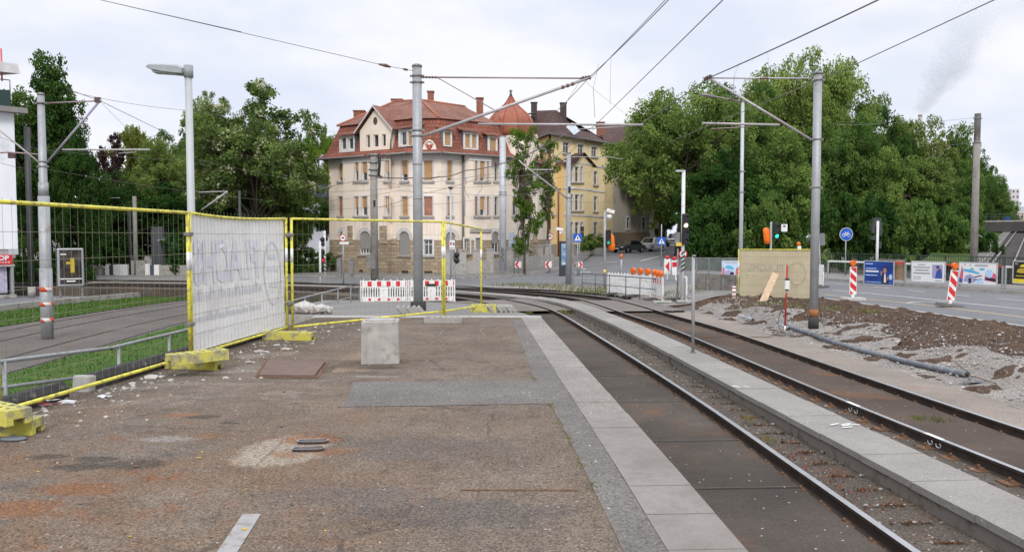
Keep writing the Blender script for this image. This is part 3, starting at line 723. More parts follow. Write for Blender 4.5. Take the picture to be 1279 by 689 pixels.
def mir(txt, size, u, z, t, m, sx=1.0, L=1, sag=0, bold=0.0):
    o = text_mesh(txt, size, m, 'lettering', t, (0, 0, 0), (0, 0, 0), True, 0, 'CENTER', sx, bold)
    bm = bmesh.new(); bm.from_mesh(o.data); bmesh.ops.triangulate(bm, faces=bm.faces[:])
    for _ in range(2): bmesh.ops.subdivide_edges(bm, edges=[e for e in bm.edges if e.calc_length() > .12], cuts=1)
    bm.to_mesh(o.data); bm.free()
    for v in o.data.vertices: v.co = Vector((v.co.x + u, 0, v.co.y + z))
    return drape(o, L, sag)
LB = (pC - pB).length
mir('FLACHS', .80, LB * .37, 1.30, fB, INKB, .80, LB, .1, .03)
def smudge_line(t, u0, u1, z, h, m, L, sag, seed):
    q_ = random.Random(seed); mb = MB(); u = u0
    while u < u1:
        w_ = q_.uniform(.018, .035); hh = h * q_.choice((.55, .6, .62, 1.0)); mb.poly([(u - w_ / 2, 0, z), (u + w_ / 2, 0, z), (u + w_ / 2, 0, z + hh), (u - w_ / 2, 0, z + hh)]); u += w_ + q_.uniform(.02, .05)
    return drape(mb.build('print_line', m, t), L, sag)
smudge_line(fB, .12, LB * .72, .80, .17, INKB, LB, .1, 3); smudge_line(fB, .10, LB * .70, .52, .12, INKB, LB, .1, 4)
mb = MB(); mb.tube([(LB * .85 + .32 * math.cos(a), 0, 1.08 + .52 * math.sin(a)) for a in np.linspace(0, 2 * math.pi, 28)[:-1]], .022, 4, closed=True)
for z_, w_ in ((1.32, .3), (1.1, .36), (.84, .3)): mb.poly([(LB * .85 - w_ / 2, 0, z_), (LB * .85 + w_ / 2, 0, z_), (LB * .85 + w_ / 2, 0, z_ + .07), (LB * .85 - w_ / 2, 0, z_ + .07)])
drape(mb.build('emblem', INKB, fB), LB, .1)
# far fence beside the dirt bank
pF = D(922, 372, 31.6); pG_ = D(1019, 381, 29.2); pF.z = -.83; pG_.z = -.80
fE = fence_panel(pF, pG_, 'fence panel with a yellowed translucent sheet, standing between dirt bank and road', banner=BANY, H=2.02, lift=.08)
LE = fE['_L']; del fE['_L']
mir('FLACHS', .36, LE * .36, 1.33, fE, INKG, 1.2, LE, 0, .006)
smudge_line(fE, LE * .1, LE * .5, .98, .09, INKG, LE, 0, 8)
mb = MB(); mb.tube([(LE * .76 + .34 * math.cos(a), 0, 1.15 + .42 * math.sin(a)) for a in np.linspace(0, 2 * math.pi, 24)[:-1]], .02, 4, closed=True)
drape(mb.build('emblem', INKG, fE), LE, 0)

def foot(loc, rz, label, m, L=.74, W=.23, H=.135, grp='fence foot blocks'):
    prof = [(-W / 2, 0), (-.045, 0), (-.045, .05), (.045, .05), (.045, 0), (W / 2, 0), (W / 2 - .012, H), (-W / 2 + .012, H)]
    mb = MB(); mb.prism(prof, -L / 2, L / 2)
    t = thing('foot_block', label, 'fence foot', loc, rz, grp); mb.build('block', m, t, bevel=.008)
    mb = MB(); mb.lathe([(.019, -.02), (.019, .0015)], 10); me_ = None
    for y in np.linspace(-L / 2 + .09, L / 2 - .09, 6):
        for x in (-.045, .045):
            if me_ is None: o = mb.build('socket_hole', mat('dark socket', (.05, .045, .03), .9), t); me_ = o.data
            else: o = bpy.data.objects.new('socket_hole', me_); COL.objects.link(o); o.parent = t
            o.location = (x, y, H)
    return t
u_ = (pC - pB).normalized(); angF = math.atan2(u_.y, u_.x)
f1 = foot(pB + Vector((-.02, .12, 0)), angF + R(-75), 'weathered yellow foot block, the lower of the crossed two under the banner post', YELF, .70)
f1.location = G(233, 464, 0) + Vector((0, .25, 0)); f1.rotation_euler.z = R(80)
f2 = foot((0, 0, 0), 0, 'yellow foot block with socket holes, laid askew on another at the banner post', YELF, .72)
f2.location = G(247, 452, .137) + Vector((0, .0, 0)); f2.rotation_euler.z = R(-42)
f3 = foot(G(361, 424, 0), R(80), 'long yellow foot block where the banner panel meets the open one', YELF, .84)
f4 = foot((0, 0, 0), 0, 'bright yellow foot block lying on another at the platform border, cut by the picture edge', YELF, .75)
f4.location = G(-6, 524, .135); f4.rotation_euler.z = R(60)
f5 = foot((0, 0, 0), 0, 'yellow foot block lowest in the crossed pair beside the grey plastic scrap', YELF, .75); f5.location = G(-18, 545, 0) + Vector((0, .1, 0)); f5.rotation_euler.z = R(95)
f6 = foot(D(604, 393.5, 19.4), R(86), 'small yellow foot block holding the meshless frame beside stacked pavers', YELF, .62, .22, .2)
f6.location.z = rampz(0, 19.4) + .03
f7 = foot(G(554, 403, 0), R(88), 'grey concrete foot block under the post beside the grey mast', CONC, .74, .22, .12)
f8 = foot(Vector((pF.x + .9, pF.y - .8, -.93)), R(85), 'mossy yellow foot block below the yellowed sheet, beside the striped stub post', YELF, .86, .22, .14)

# ------------------------------------------------------------------ things on the platform
t = thing('concrete_block', 'pale square concrete block with a recessed metal lid on the platform', 'concrete block', G(476, 452, 0), R(6))
mb = MB(); mb.box((0, 0, .285), (.50, .46, .57), None, 0, .97); mb.build('body', mat('cast concrete', (.40, .38, .35), .9, 0, .2, 5, ((.25, .225, .195), .28, 4), bump=.7, bscale=45, streak=.4), t, bevel=.014)
mb = MB(); mb.box((0, .0, .5745), (.33, .29, .008)); mb.build('lid', mat('zinc lid', (.45, .45, .44), .5, .4, .15, 8), t)
mb = MB()
for a_, b_ in (((-.18, -.16), (.18, -.16)), ((.18, -.16), (.18, .16)), ((.18, .16), (-.18, .16)), ((-.18, .16), (-.18, -.16))): mb.bar((*a_, .575), (*b_, .575), .025, .016)
mb.build('lid_frame', CONC, t)
pts = [G(*p) for p in ((323, 470.5), (393, 471), (406, 454), (335, 452))]; c_ = sum(pts, Vector()) / 4
t = thing('cover_plate', 'reddish brown steel cover plate lying over a shaft in the asphalt', 'cover plate', c_)
mb = MB(); b_ = [p - c_ for p in pts]; mb.v = [(p.x, p.y, .0) for p in b_] + [(p.x, p.y, .032) for p in b_]
for f in ((4, 5, 6, 7), (0, 1, 5, 4), (1, 2, 6, 5), (2, 3, 7, 6), (3, 0, 4, 7)): mb.face(f)
mb.build('plate', mat('brown cover plate', (.17, .115, .092), .75, .1, .14, 5, ((.15, .10, .08), .3, 8), bump=.35, bscale=120), t, bevel=.006)
mb = MB(); b2 = [p * 1.09 for p in b_]
for i in range(4): mb.bar((b2[i].x, b2[i].y, .002), (b2[(i + 1) % 4].x, b2[(i + 1) % 4].y, .002), .03, .012)
mb.build('frame', RUSTY, t)
SOLE = mat('blackened metal', (.10, .105, .115), .45, .4, .3, 14, ((.2, .09, .03), .35, 16))
for (px, py, lab) in ((391, 551.5, 'dark oval metal tray on the cement patch, farther of the two'), (385, 561, 'dark oval metal tray with pale rim on the cement patch, nearer to the camera')):
    t = thing('metal_tray', lab, 'metal tray', G(px, py, .007), R(rnd.uniform(4, 9)))
    L_ = .125; W_ = .05
    ol = [(L_ * math.copysign(abs(math.cos(a)) ** .6, math.cos(a)), W_ * math.copysign(abs(math.sin(a)) ** .75, math.sin(a))) for a in np.linspace(0, 2 * math.pi, 25)[:-1]]
    mb = MB(); n = len(ol); mb.v = [(x, y, .0) for x, y in ol] + [(x * 1.03, y * 1.06, .016) for x, y in ol] + [(x * .93, y * .86, .016) for x, y in ol] + [(x * .9, y * .8, .008) for x, y in ol]
    for i in range(n):
        j = (i + 1) % n; mb.face((i, j, n + j, n + i)); mb.face((n + i, n + j, 2 * n + j, 2 * n + i), 1); mb.face((2 * n + i, 2 * n + j, 3 * n + j, 3 * n + i))
    mb.face([3 * n + i for i in range(n)])
    mb.build('tray_body', [SOLE, mat('worn bright rim', (.30, .29, .27), .5, .4, .3, 20)], t)
# hatch outline in the asphalt
mb = MB(); hp = [G(*p, .004) for p in ((548, 420), (606, 420), (600, 413.2), (553, 413.2))]
for i in range(4): mb.bar(hp[i], hp[(i + 1) % 4], .02, .008)
tag(mb.build('hatch_outline', mat('dull hatch steel', (.2, .2, .2), .6, .3), None), 'thin rectangular hatch frame let into the asphalt before the end kerb', 'hatch frame')
# bitumen-coated upstand behind the fence
BITU = mat('bitumen felt', (.030, .028, .028), .8, 0, .35, 7, ((.12, .11, .10), .2, 8), bump=.7, bscale=14)
nrm = Vector((-u_.y, u_.x, 0)) * .2
def upstand(px0, px1, label, broken):
    def onl(px):
        r = ray(px, 470); A = pB + nrm; 
        k = (A.x * u_.y - A.y * u_.x) / (r.x * u_.y - r.y * u_.x); return Vector((r.x * k, r.y * k, 0))
    a = onl(px0); b = onl(px1); L = (b - a).length; t = thing('kerb_wall', label, 'kerb wall', a, angF)
    mb = MB(); n = 14
    for i in range(n + 1):
        x = L * i / n; j = lambda k: .014 * mnoise.noise(Vector((x * 5, k, px0)))
        mb.v += [(x, -.06 + j(0), -.02), (x, -.065 + j(1), .105 + j(2)), (x, .0, .165 + j(3)), (x, .1, .16 + j(4)), (x, .11, -.3)]
    for i in range(n):
        for k in range(4): mb.face((i * 5 + k, (i + 1) * 5 + k, (i + 1) * 5 + k + 1, i * 5 + k + 1))
    mb.face((0, 1, 2, 3, 4)); mb.face([n * 5 + k for k in (4, 3, 2, 1, 0)])
    mb.build('felt_coating', BITU, t)
    if broken:
        mb = MB(); mb.box((-.07, .02, .06), (.13, .2, .22), Matrix.Rotation(.12, 3, 'Y')); mb.build('broken_end', CONCL, t, bevel=.02)
    return t
upstand(-70, 79, 'black felt-coated kerb stub behind the fence, by the torn red plastic', False)
upstand(112, 330, 'longer black felt-coated kerb with a broken pale concrete end, behind the fence', True)
# handrails
def railing(rails, posts, label, m, r=.024, ground=None, rp=.022):
    t = thing('handrail', label, 'railing', (0, 0, 0))
    for k, pl in enumerate(rails):
        mb = MB(); mb.tube(pl, r if k == 0 else r * .85, 10); mb.build('rail', m, t)
    for a, b in posts:
        mb = MB(); mb.tube([a, b], rp, 8); mb.build('post', m, t)
    return t
h0 = D(-60, 459.5, 7.6); h1 = D(0, 451.5, 8.5); h2 = D(140, 434, 10.6); h3 = D(234, 411.5, 12.7); h4 = D(300, 396, 14.8)
l0 = D(-60, 494, 7.6); l1 = D(0, 484, 8.5); l2 = D(103, 470.5, 10.0)
rr = railing([[h0, h1, h2, h3, h4], [l0, l1, l2]], [(Vector((p.x, p.y, p.z)), Vector((p.x, p.y, -1.2))) for p in (D(5, 451, 8.55), D(148, 432, 10.75), D(211, 418.5, 12.1), h4)], 'galvanised tube handrail along the grass bank, behind the open mesh panel', STEEL)
mb = MB(); mb.tube([D(136, 434.7, 10.53), D(140.5, 434, 10.62)], .027, 10); mb.build('joint_sleeve', BLACK, rr)
q0 = D(330, 383, 20.5); q1 = D(361, 376.3, 22.5); q2 = D(400, 366.2, 26.5); q3 = D(438, 357, 31.5)
v0 = D(330, 397, 20.5); v1 = D(361, 390, 22.5); v3 = D(438, 371, 31.5)
railing([[q0, q1, q2, q3], [v0, v1, v3]], [(p, Vector((p.x, p.y, -1.12))) for p in (D(345, 379.7, 21.5), D(363, 376, 22.6), D(381, 371.3, 24.4), D(402, 366, 26.7), D(422, 361, 29.2), q3)], 'galvanised handrail with lower bar beside the ramp down to the street', STEEL)
# mesh infill end panel at the ramp foot
t = thing('ramp_gate', 'narrow grey wire panel closing the handrail at the ramp foot', 'wire panel', (0, 0, 0))
a = D(438, 386, 31.6); b = D(449, 383, 32.4)
mb = MB()
for z in (-1.05, -.28): mb.bar((a.x, a.y, z), (b.x, b.y, z), .03, .03)
for p in (a, b): mb.bar((p.x, p.y, -1.1), (p.x, p.y, -.25), .035, .035)
mb.build('frame', STEELD, t)
mb = MB()
for k in range(1, 7): p = a.lerp(b, k / 7); mb.bar((p.x, p.y, -1.05), (p.x, p.y, -.28), .01, .01)
mb.build('bar_lattice', STEELD, t)
# pavers and sacks
def paver_row(c, rz, n, label, m):
    t = thing('paver_pile', label, 'paver pile', c, rz)
    for i in range(n):
        mb = MB(); mb.box((0, 0, .0), (.09, .34, .20), None); o = mb.build('paver', m, t, (i * .115, rnd.uniform(-.03, .03), .10 - .004 * i), bevel=.012); o.rotation_euler = (0, R(-34 - rnd.uniform(0, 8)), rnd.uniform(-.08, .08))
    return t
PAV = mat('grey pavers', (.36, .345, .32), .9, 0, .2, 6, ((.2, .18, .16), .3, 6), bump=.4)
_p = D(500, 392.5, 18.2); paver_row((_p.x, _p.y, rampz(0, 18.2) + .03), R(10), 5, 'tilted grey pavers stacked beside the black mast collar', PAV)
_p = D(611, 391, 19.5); paver_row((_p.x, _p.y - .1, rampz(0, 19.5) + .03), R(20), 6, 'row of leaning grey pavers behind the small yellow foot block', PAV)
SACK = mat('white woven sack', (.46, .44, .41), .7, 0, .14, 9, ((.3, .24, .2), .3, 5), bump=.6, bscale=16)
for k, (px, py, r_, lab) in enumerate(((381, 401.5, .30, 'torn white rubble sack beside the handrail, the bulkier one'), (402, 399.5, .22, 'smaller white rubble sack lying against the torn one'))):
    p = D(px, py, 18.3); mb = MB(); mb.rock((0, 0, .13), r_, 20 + k, 0, .55); mb.rock((.16, -.05, .1), r_ * .7, 50 + k, 0, .6); mb.rock((-.16, .02, .1), r_ * .75, 70 + k, 0, .55)
    t = thing('rubble_sack', lab, 'sack', (p.x, p.y, rampz(0, 18.3) + .02), .3 * k); mb.build('sack_body', SACK, t); mb = MB(); mb.rock((-.32, .0, .08), .14, 99 + k, 0, .7); mb.build('spilled_stone', BALL, t)
# loose fragments
FRAG = mat('broken concrete', (.44, .42, .39), .95, 0, .15, 9, bump=.6)
for k, (px, py, r_, lab) in enumerate(((324, 440.5, .10, 'broken pale concrete lump among rubble in front of the banner panel'), (356, 437, .085, 'flat pale concrete shard between the cover plate and the yellow foot'), (311, 453, .06, 'small pale concrete shard just off the corner of the cover plate'), (82, 503.5, .075, 'crumpled translucent plastic scrap by the open fence panel'), (128, 496, .065, 'thin white foil scrap on the silt beside the fence'), (190, 472, .10, 'flat pale shard below the crossed yellow foot blocks'), (55, 507, .05, 'small white chip next to the torn red plastic'))):
    mb = MB(); mb.rock((0, 0, r_ * .2), r_, 300 + k, 0, .3); mb.rock((r_ * .9, r_ * .3, r_ * .12), r_ * .5, 330 + k, 0, .35)
    tag(mb.build('concrete_fragment' if k not in (3, 4) else 'plastic_scrap', FRAG if k not in (3, 4) else mat('clouded plastic', (.55, .56, .58), .35, 0, .1), None, G(px, py, 0)), lab, 'debris')
p = G(40, 508, 0); mb = MB()
for k in range(7):
    c = Vector((rnd.uniform(-.2, .2), rnd.uniform(-.04, .04), rnd.uniform(.01, .06))); mb.poly([c + Vector((rnd.uniform(-.1, .1), rnd.uniform(-.05, .05), rnd.uniform(-.01, .03))) for _ in range(3)], k % 2)
tag(mb.build('plastic_sheet', [mat('red plastic film', (.62, .07, .09), .4), mat('pale plastic film', (.65, .62, .62), .4)], None, p), 'torn red and white plastic film caught under the fence rail', 'plastic scrap')
mb = MB(); mb.lathe([(.001, .0), (.07, .004), (.085, .03), (.075, .05), (.03, .062), (.001, .064)], 12); _o = mb.build('plastic_scrap', mat('slate plastic', (.17, .19, .22), .5), None, G(17, 549.5, 0)); _o.scale = (1.3, .7, .5)
tag(_o, 'slate grey plastic cap lying by the stacked yellow feet', 'plastic cap')
# scattered grit
def scatter(name, n, place, r0, r1, mats, seed, flat=.7):
    q = random.Random(seed); mb = MB()
    for i in range(n):
        x, y, z = place(q); r = r0 * (r1 / r0) ** (q.random() ** 2.2); mb.rock((x, y, z + r * .15), r, seed * 1000 + i, q.randrange(len(mats)), flat)
    return tag(mb.build(name, mats), kind='stuff')
STONE = [mat('pale rubble', (.46, .44, .41), .95, 0, .15, 9), mat('grey rubble', (.33, .31, .29), .95, 0, .15, 9), mat('soiled rubble', (.20, .165, .13), .95, 0, .2, 9)]
def pl_edge(q):
    y = q.uniform(6.2, 15.5) if q.random() < .8 else q.uniform(4.5, 16); x = float(np.interp(y, (4, 7.5, 10.6, 14.1, 17), (-5.45, -4.8, -4.24, -3.95, -3.8))) + .02 + abs(q.gauss(0, .55)); return x, y, 0
scatter('rubble', 750, pl_edge, .008, .045, STONE, 1, .5)
scatter('gravel', 420, lambda q: (q.uniform(-4.2, .6), q.uniform(4, 16), .0), .003, .011, STONE, 2)
def bank(q):
    y = 8 + 22 * q.random() ** 1.3; e = abs(q.gauss(1.2, .7)) + .3 if q.random() < .9 else q.uniform(1.2, 5)
    x = xr(y) + 1.0 + e; return x, y, zg(x, y) + .07
scatter('rubble', 3600, bank, .010, .045, STONE[:2] + [STONE[1]], 3)
def bank2(q):
    y = 8 + 22 * q.random() ** 1.2; x = xr(y) + q.uniform(2.6, 6.2); return x, y, zg(x, y) + .06
scatter('rubble', 1500, bank2, .010, .045, [STONE[2], DIRT, DIRT, STONE[2], STONE[1]], 4)
YLF = mat('yellow leaf', (.55, .36, .03), .8, 0, .3, 9)
def yl_(q): return q.gauss(-2.6, .9), 4.4 + abs(q.gauss(0, 2.6)), .004
scatter('fallen_leaves', 22, yl_, .009, .024, [YLF, YLF, RUSTY], 9, .25)
def tr(q):
    P = NC if q.random() < .6 else FC; i = q.randrange(10, 64); o_ = q.uniform(.8, 1.6) if P is NC else q.choice((-1, 1)) * q.uniform(.78, 1.15)
    p = P[i] + normals_c[id(P)][i] * o_; return p.x, p.y, zt(p.x, p.y) + .02
normals_c = {id(NC): normals(NC), id(FC): normals(FC)}
scatter('gravel', 1500, tr, .010, .032, [STONE[2], BALL, STONE[1]], 5)
def vg(q):
    x = q.uniform(-10, 9); y = q.uniform(40, 47); return x, y, zg(x, y) + .03
# ------------------------------------------------------------------ masts
class Mast:
    def __init__(s, name, label, cat, loc, group=None):
        s.loc = Vector(loc); s.t = thing(name, label, cat, loc, 0, group)
    def L(s, p): return Vector(p) - s.loc
    def seg(s, name, pts, r, m, n=10):
        mb = MB(); mb.tube([s.L(p) for p in pts], r, n); return mb.build(name, m, s.t)
    def pole(s, ztop, r0, r1=None, m=None, n=16, cap=None, name='pole', z0=0.0):
        h = ztop - s.loc.z; r1 = r1 or r0
        mb = MB(); mb.lathe([(r0, z0), (r0 + (r1 - r0) * .5, h * .5), (r1, h)], n); mb.build(name, m or STEEL, s.t)
        if cap:
            mb = MB(); mb.lathe([(r1 + cap, h + .0), (r1 + cap, h + .05), (r1 * .6, h + .08)], n); mb.build('cap', STEELD, s.t)
    def band(s, z, r, h=.06, m=None, name='clamp_band', n=16):
        mb = MB(); mb.lathe([(r, z - s.loc.z - h / 2), (r, z - s.loc.z + h / 2)], n); 
        mb.box((r + .02, 0, z - s.loc.z), (.06, .05, h)); mb.box((-r - .02, 0, z - s.loc.z), (.06, .05, h)); mb.build(name, m or STEELD, s.t)
    def plain(s, z0, z1, r, m, name):
        mb = MB(); mb.lathe([(r, z0 - s.loc.z), (r, z1 - s.loc.z)], 18); mb.build(name, m, s.t)
    def insul(s, p0, p1, k=4, r=.035):
        a = s.L(p0); b = s.L(p1); mb = MB(); pts = []; rs = []
        for i in range(k * 2 + 1): pts.append(a.lerp(b, i / (k * 2))); rs.append(r if i % 2 else r * .5)
        mb.tube(pts, rs, 10); mb.build('insulator', mat('brown insulator', (.14, .07, .05), .3), s.t)
TUBEP = mat('tinted bracket rod', (.33, .25, .26), .5, .3, .15, 4)
zpx = lambda py, d, px=640: D(px, py, d).z
# the grey mast beyond the platform's end
dM = 21.0
M1 = Mast('catenary_mast', 'tall galvanised tram mast with black collar, beyond the open fence panel', 'catenary mast', (D(522.5, 386, dM).x, dM, -.30), 'catenary masts')
M1.pole(zpx(84, dM), .128, .122, STEEL, cap=.012)
M1.plain(-.36, -.02, .205, mat('black mast collar', (.03, .03, .032), .7, 0, .3, 8), 'collar')
for y in (95, 103, 163, 170): M1.band(zpx(y, dM), .137, .05)
for y in (205, 248, 318): M1.plain(zpx(y + 1, dM), zpx(y, dM), .130, STEELD, 'weld_ring')
P = lambda px, py, d=dM: D(px, py, d)
M1.seg('tie_rod', [P(524, 96.5), P(733, 98)], .021, TUBEP); M1.insul(P(527, 96.5), P(546, 96.8), 5)
M1.seg('strut', [P(522, 172), P(738, 96.5)], .04, WIREL, 12); M1.seg('stay_rod', [P(546, 97), P(622, 140)], .012, TUBEP, 6)
M1.seg('registration_arm', [P(597, 155), P(803, 156)], .03, WIREL); M1.seg('steady_arm', [P(722, 161.5), P(780, 158)], .016, WIREL, 6)
M1.seg('drop_rod', [P(622, 138), P(624, 150)], .01, STEELD, 6)
mb = MB()
for k in range(3): mb.box(M1.L(P(736 - k * 4, 97 + k * .6)), (.09, .07, .09), Matrix.Rotation(.4 * k, 3, 'Y'))
mb.build('rod_clamp', mat('corroded clamp', (.09, .055, .05), .7), M1.t); M1.insul(P(700, 110), P(718, 104), 3, .055)
# the grey mast on the bank
M2 = Mast('catenary_mast', 'galvanised tram mast with rusty band and black foot sleeve on the dirt bank', 'catenary mast', (D(1016, 407, dM).x, dM, D(1016, 408, dM).z), 'catenary masts')
M2.pole(zpx(93, dM), .11, .105, STEEL, cap=.02)
for y in (174, 234, 100): M2.band(zpx(y, dM), .118, .045)
M2.plain(zpx(410, dM), zpx(395, dM), .135, RUBBER, 'foot_sleeve'); M2.plain(zpx(395, dM), zpx(386, dM), .118, mat('orange rust coat', (.33, .13, .05), .85, 0, .3, 12), 'rust_band')
M2.seg('tie_rod', [P(1013, 98), P(888, 97.5)], .021, WIREL); M2.seg('strut', [P(1014, 175), P(884, 96.5)], .033, WIREL, 12); M2.insul(P(960, 98), P(948, 98), 4)
M2.seg('registration_arm', [P(877, 154), P(974, 156)], .03, WIREL); M2.seg('steady_arm', [P(888, 161), P(936, 158.5)], .015, TUBEP, 6)
mb = MB()
for k in range(3): mb.box(M2.L(P(887 - k * 3, 96.5 + k)), (.08, .07, .08), Matrix.Rotation(.4 * k, 3, 'Y'))
mb.build('rod_clamp', MATS['corroded clamp'], M2.t)
# mast in the tram lane
p = GG(59.5, 423); dL = p.y; Q = lambda px, py: D(px, py, dL)
M3 = Mast('catenary_mast', 'stepped grey tram mast with red and white tape rings in the lower tram lane', 'catenary mast', p, 'catenary masts')
M3.pole(zpx(119, dL, 55), .165, .10, STEEL, cap=.01)
M3.plain(-1.6, zpx(335, dL), .185, STEEL, 'lower_sleeve'); M3.plain(zpx(245, dL), zpx(228, dL), .145, STEEL, 'step_ring'); M3.plain(zpx(420, dL), zpx(245, dL), .168, STEEL, 'lower_tube')
for y in (129, 202, 208): M3.band(zpx(y, dL), .13, .05)
TAPE = N('red and white tape'); _v = TAPE.n('ShaderNodeTexWave'); _v.inputs['Scale'].default_value = 1.15; _v.bands_direction = 'DIAGONAL'; TAPE.l(TAPE.obj, _v.inputs['Vector'])
TAPE = TAPE.fin(TAPE.mix(TAPE.math('GREATER_THAN', _v.outputs['Fac'], .5), (.62, .6, .57), (.6, .07, .03)), .5)
for a, b in ((364, 358), (382, 377), (402, 396.5)): M3.plain(zpx(a, dL), zpx(b, dL), .19, TAPE, 'warning_tape')
M3.seg('tie_rod', [Q(56, 129), Q(123, 126)], .022, TUBEP); M3.insul(Q(62, 129), Q(70, 128.7), 3); M3.seg('strut', [Q(59, 203), Q(126, 124.5)], .036, mat('violet tinted tube', (.33, .30, .36), .5, .2), 12)
M3.seg('strut', [Q(50, 204), Q(0, 163), Q(-20, 147)], .03, WIREL); M3.seg('registration_arm', [Q(78, 187), Q(187, 187)], .028, WIREL); M3.seg('steady_arm', [Q(148, 191.5), Q(170, 190)], .014, WIREL, 6)
M3.seg('arm', [Q(50, 193), Q(10, 190), Q(-20, 193)], .024, TUBEP); M3.insul(Q(10, 191), Q(18, 192), 3)
for pp_, sz in ((Q(122, 125), (.16, .1, .16)), (Q(15, 195), (.2, .1, .13))): mb = MB(); mb.box(M3.L(pp_), sz); mb.build('rod_clamp', MATS['corroded clamp'], M3.t)
def mast(px, ytop, d, z0, r0, r1, label, m=STEEL, cap=.01, name='catenary_mast', cat='catenary mast', grp='catenary masts', bands=()):
    q = D(px[1] if isinstance(px, tuple) else px, 296, d); q.z = z0
    M = Mast(name, label, cat, q, grp); M.pole(zpx(ytop, d), r0, r1, m, cap=cap)
    for y in bands: M.band(zpx(y, d), r0 * 1.06, .05)
    return M
M4 = mast(925.5, 128, 38, -.75, .10, .075, 'slim pale mast with a street lamp arm, behind the yellowed fence sheet', STEELL, bands=(214, 240))
S = lambda px, py: D(px, py, 38)
M4.seg('lamp_arm', [S(925, 127), S(900, 122), S(889, 120)], .03, TUBEP); M4.seg('lamp_head', [S(893, 121), S(886, 119.5), S(874, 118)], [.05, .09, .05], STEELD); M4.insul(S(918, 125.5), S(910, 124), 3, .06)
M5 = mast(1217, 142, 41, -.5, .19, .145, 'tapered grey-brown concrete mast behind the row of poster boards', CONCP, 0, bands=())
M5.plain(zpx(180, 41), zpx(142, 41), .152, mat('dark mast head', (.12, .11, .10), .9, 0, .2), 'head_sleeve')
for y in (148, 178, 283): M5.band(zpx(y, 41), .17, .05)
M5.seg('bracket', [D(1219, 292, 41), D(1227, 296, 40.8)], .02, WIREL, 6)
M6 = mast(710, 192, 47, GG(711, 357).z, .17, .13, 'grey mast with camera and bracket in front of the yellow house', STEEL, bands=(247,))
T6 = lambda px, py: D(px, py, 47)
M6.seg('strut', [T6(709, 248), T6(653, 205), T6(648, 200)], .045, WIREL); M6.seg('registration_arm', [T6(660, 212), T6(690, 212)], .035, WIREL); M6.seg('lower_arm', [T6(705, 236), T6(719, 235)], .06, STEELL)
mb = MB(); mb.box(M6.L(T6(711, 237)) + Vector((0, -.16, 0)), (.14, .06, .35)); mb.build('service_hatch', BLACK, M6.t)
mb = MB(); mb.tube([M6.L(T6(707, 291)), M6.L(T6(702, 290)), M6.L(T6(700, 289))], .03, 6); mb.box(M6.L(T6(699, 286)), (.42, .22, .16), Matrix.Rotation(.15, 3, 'Y')); mb.box(M6.L(T6(700, 289.5)), (.12, .14, .22)); mb.build('camera_unit', WHITE, M6.t)
mb = MB(); mb.bar(M6.L(T6(714.6, 291)), M6.L(T6(715.5, 356)), .12, .1); mb.build('cable_duct', STEELD, M6.t)
M7 = mast(628, 171, 59, -.8, .255, .235, 'thick pale mast with black graffiti tag before the cream house', STEELL, bands=(240, 243))
mb = MB(); c_ = M7.L(D(627.5, 319, 59)) + Vector((0, -.27, 0))
for a, b in (((-.1, .55), (.12, .4)), ((.12, .4), (-.08, .2)), ((-.08, .2), (.14, .1)), ((.14, .1), (-.1, -.1)), ((-.1, -.1), (.1, -.3)), ((.1, -.3), (-.02, -.5)), ((-.1, .3), (.02, .5))): mb.bar((c_.x + a[0], c_.y, c_.z + a[1]), (c_.x + b[0], c_.y, c_.z + b[1]), .05, .02)
mb.build('graffiti_tag', BLACK, M7.t)
M8 = mast(467.5, 192, 55, -1.3, .27, .24, 'square-headed concrete mast crowded with insulators before the cream house', CONCP, 0)
C8 = lambda px, py: D(px, py, 55)
for y in (194, 203, 212, 219): M8.band(zpx(y, 55), .30, .12, STEELD)
M8.seg('cable_bundle', [C8(473.5, 192), C8(474, 205), C8(473, 219), C8(477, 222)], .10, BLACK, 6); M8.seg('cross_arm', [C8(455, 196), C8(480, 196)], .05, STEELD, 6)
for px in (456, 461, 474, 479): M8.insul(C8(px, 197), C8(px, 192), 2, .12)
mb = MB(); mb.box(M8.L(C8(464.5, 325)) + Vector((0, -.3, 0)), (.55, .22, .75)); mb.box(M8.L(C8(467.5, 331)) + Vector((0, -.32, 0)), (.28, .2, .5)); mb.build('switch_box', STEELD, M8.t)
mb = MB(); mb.box(M8.L(C8(468.5, 254)) + Vector((0, -.27, 0)), (.14, .06, .42)); mb.build('service_hatch', BLACK, M8.t)
M9 = mast(37.5, 159, 44, -1.5, .16, .15, 'slim dark grey mast with pale base beside the small shop', DARKGREY, 0)
M9.plain(-1.6, zpx(358, 44), .19, CONCL, 'base_sleeve')
M10 = mast(112, 205, 62, -1.3, .12, .10, 'thin dark pole among trees behind the low white wall', DARKGREY, 0); M11 = mast(169, 245, 60, -1.3, .17, .14, 'weathered concrete pole behind the low white wall', CONCP, 0)
M12 = mast(162, 262, 61, -1.3, .13, .12, 'dark pole with pale foot standing right next to the weathered concrete one', DARKGREY, 0)
for M in (M10,):
    M.seg('cross_arm', [D(105, 248, 62), D(150, 247, 62)], .03, WIREL, 6)
M13 = mast(300, 238, 46, -1.2, .0801, .06, 'slim tram pole with raised bracket tube inside the robinia foliage', DARKGREY, 0)
M13.seg('strut', [D(252, 262, 46), D(284, 239, 46)], .045, WIREL); M13.seg('registration_arm', [D(248, 240, 46), D(284, 239, 46)], .03, WIREL)
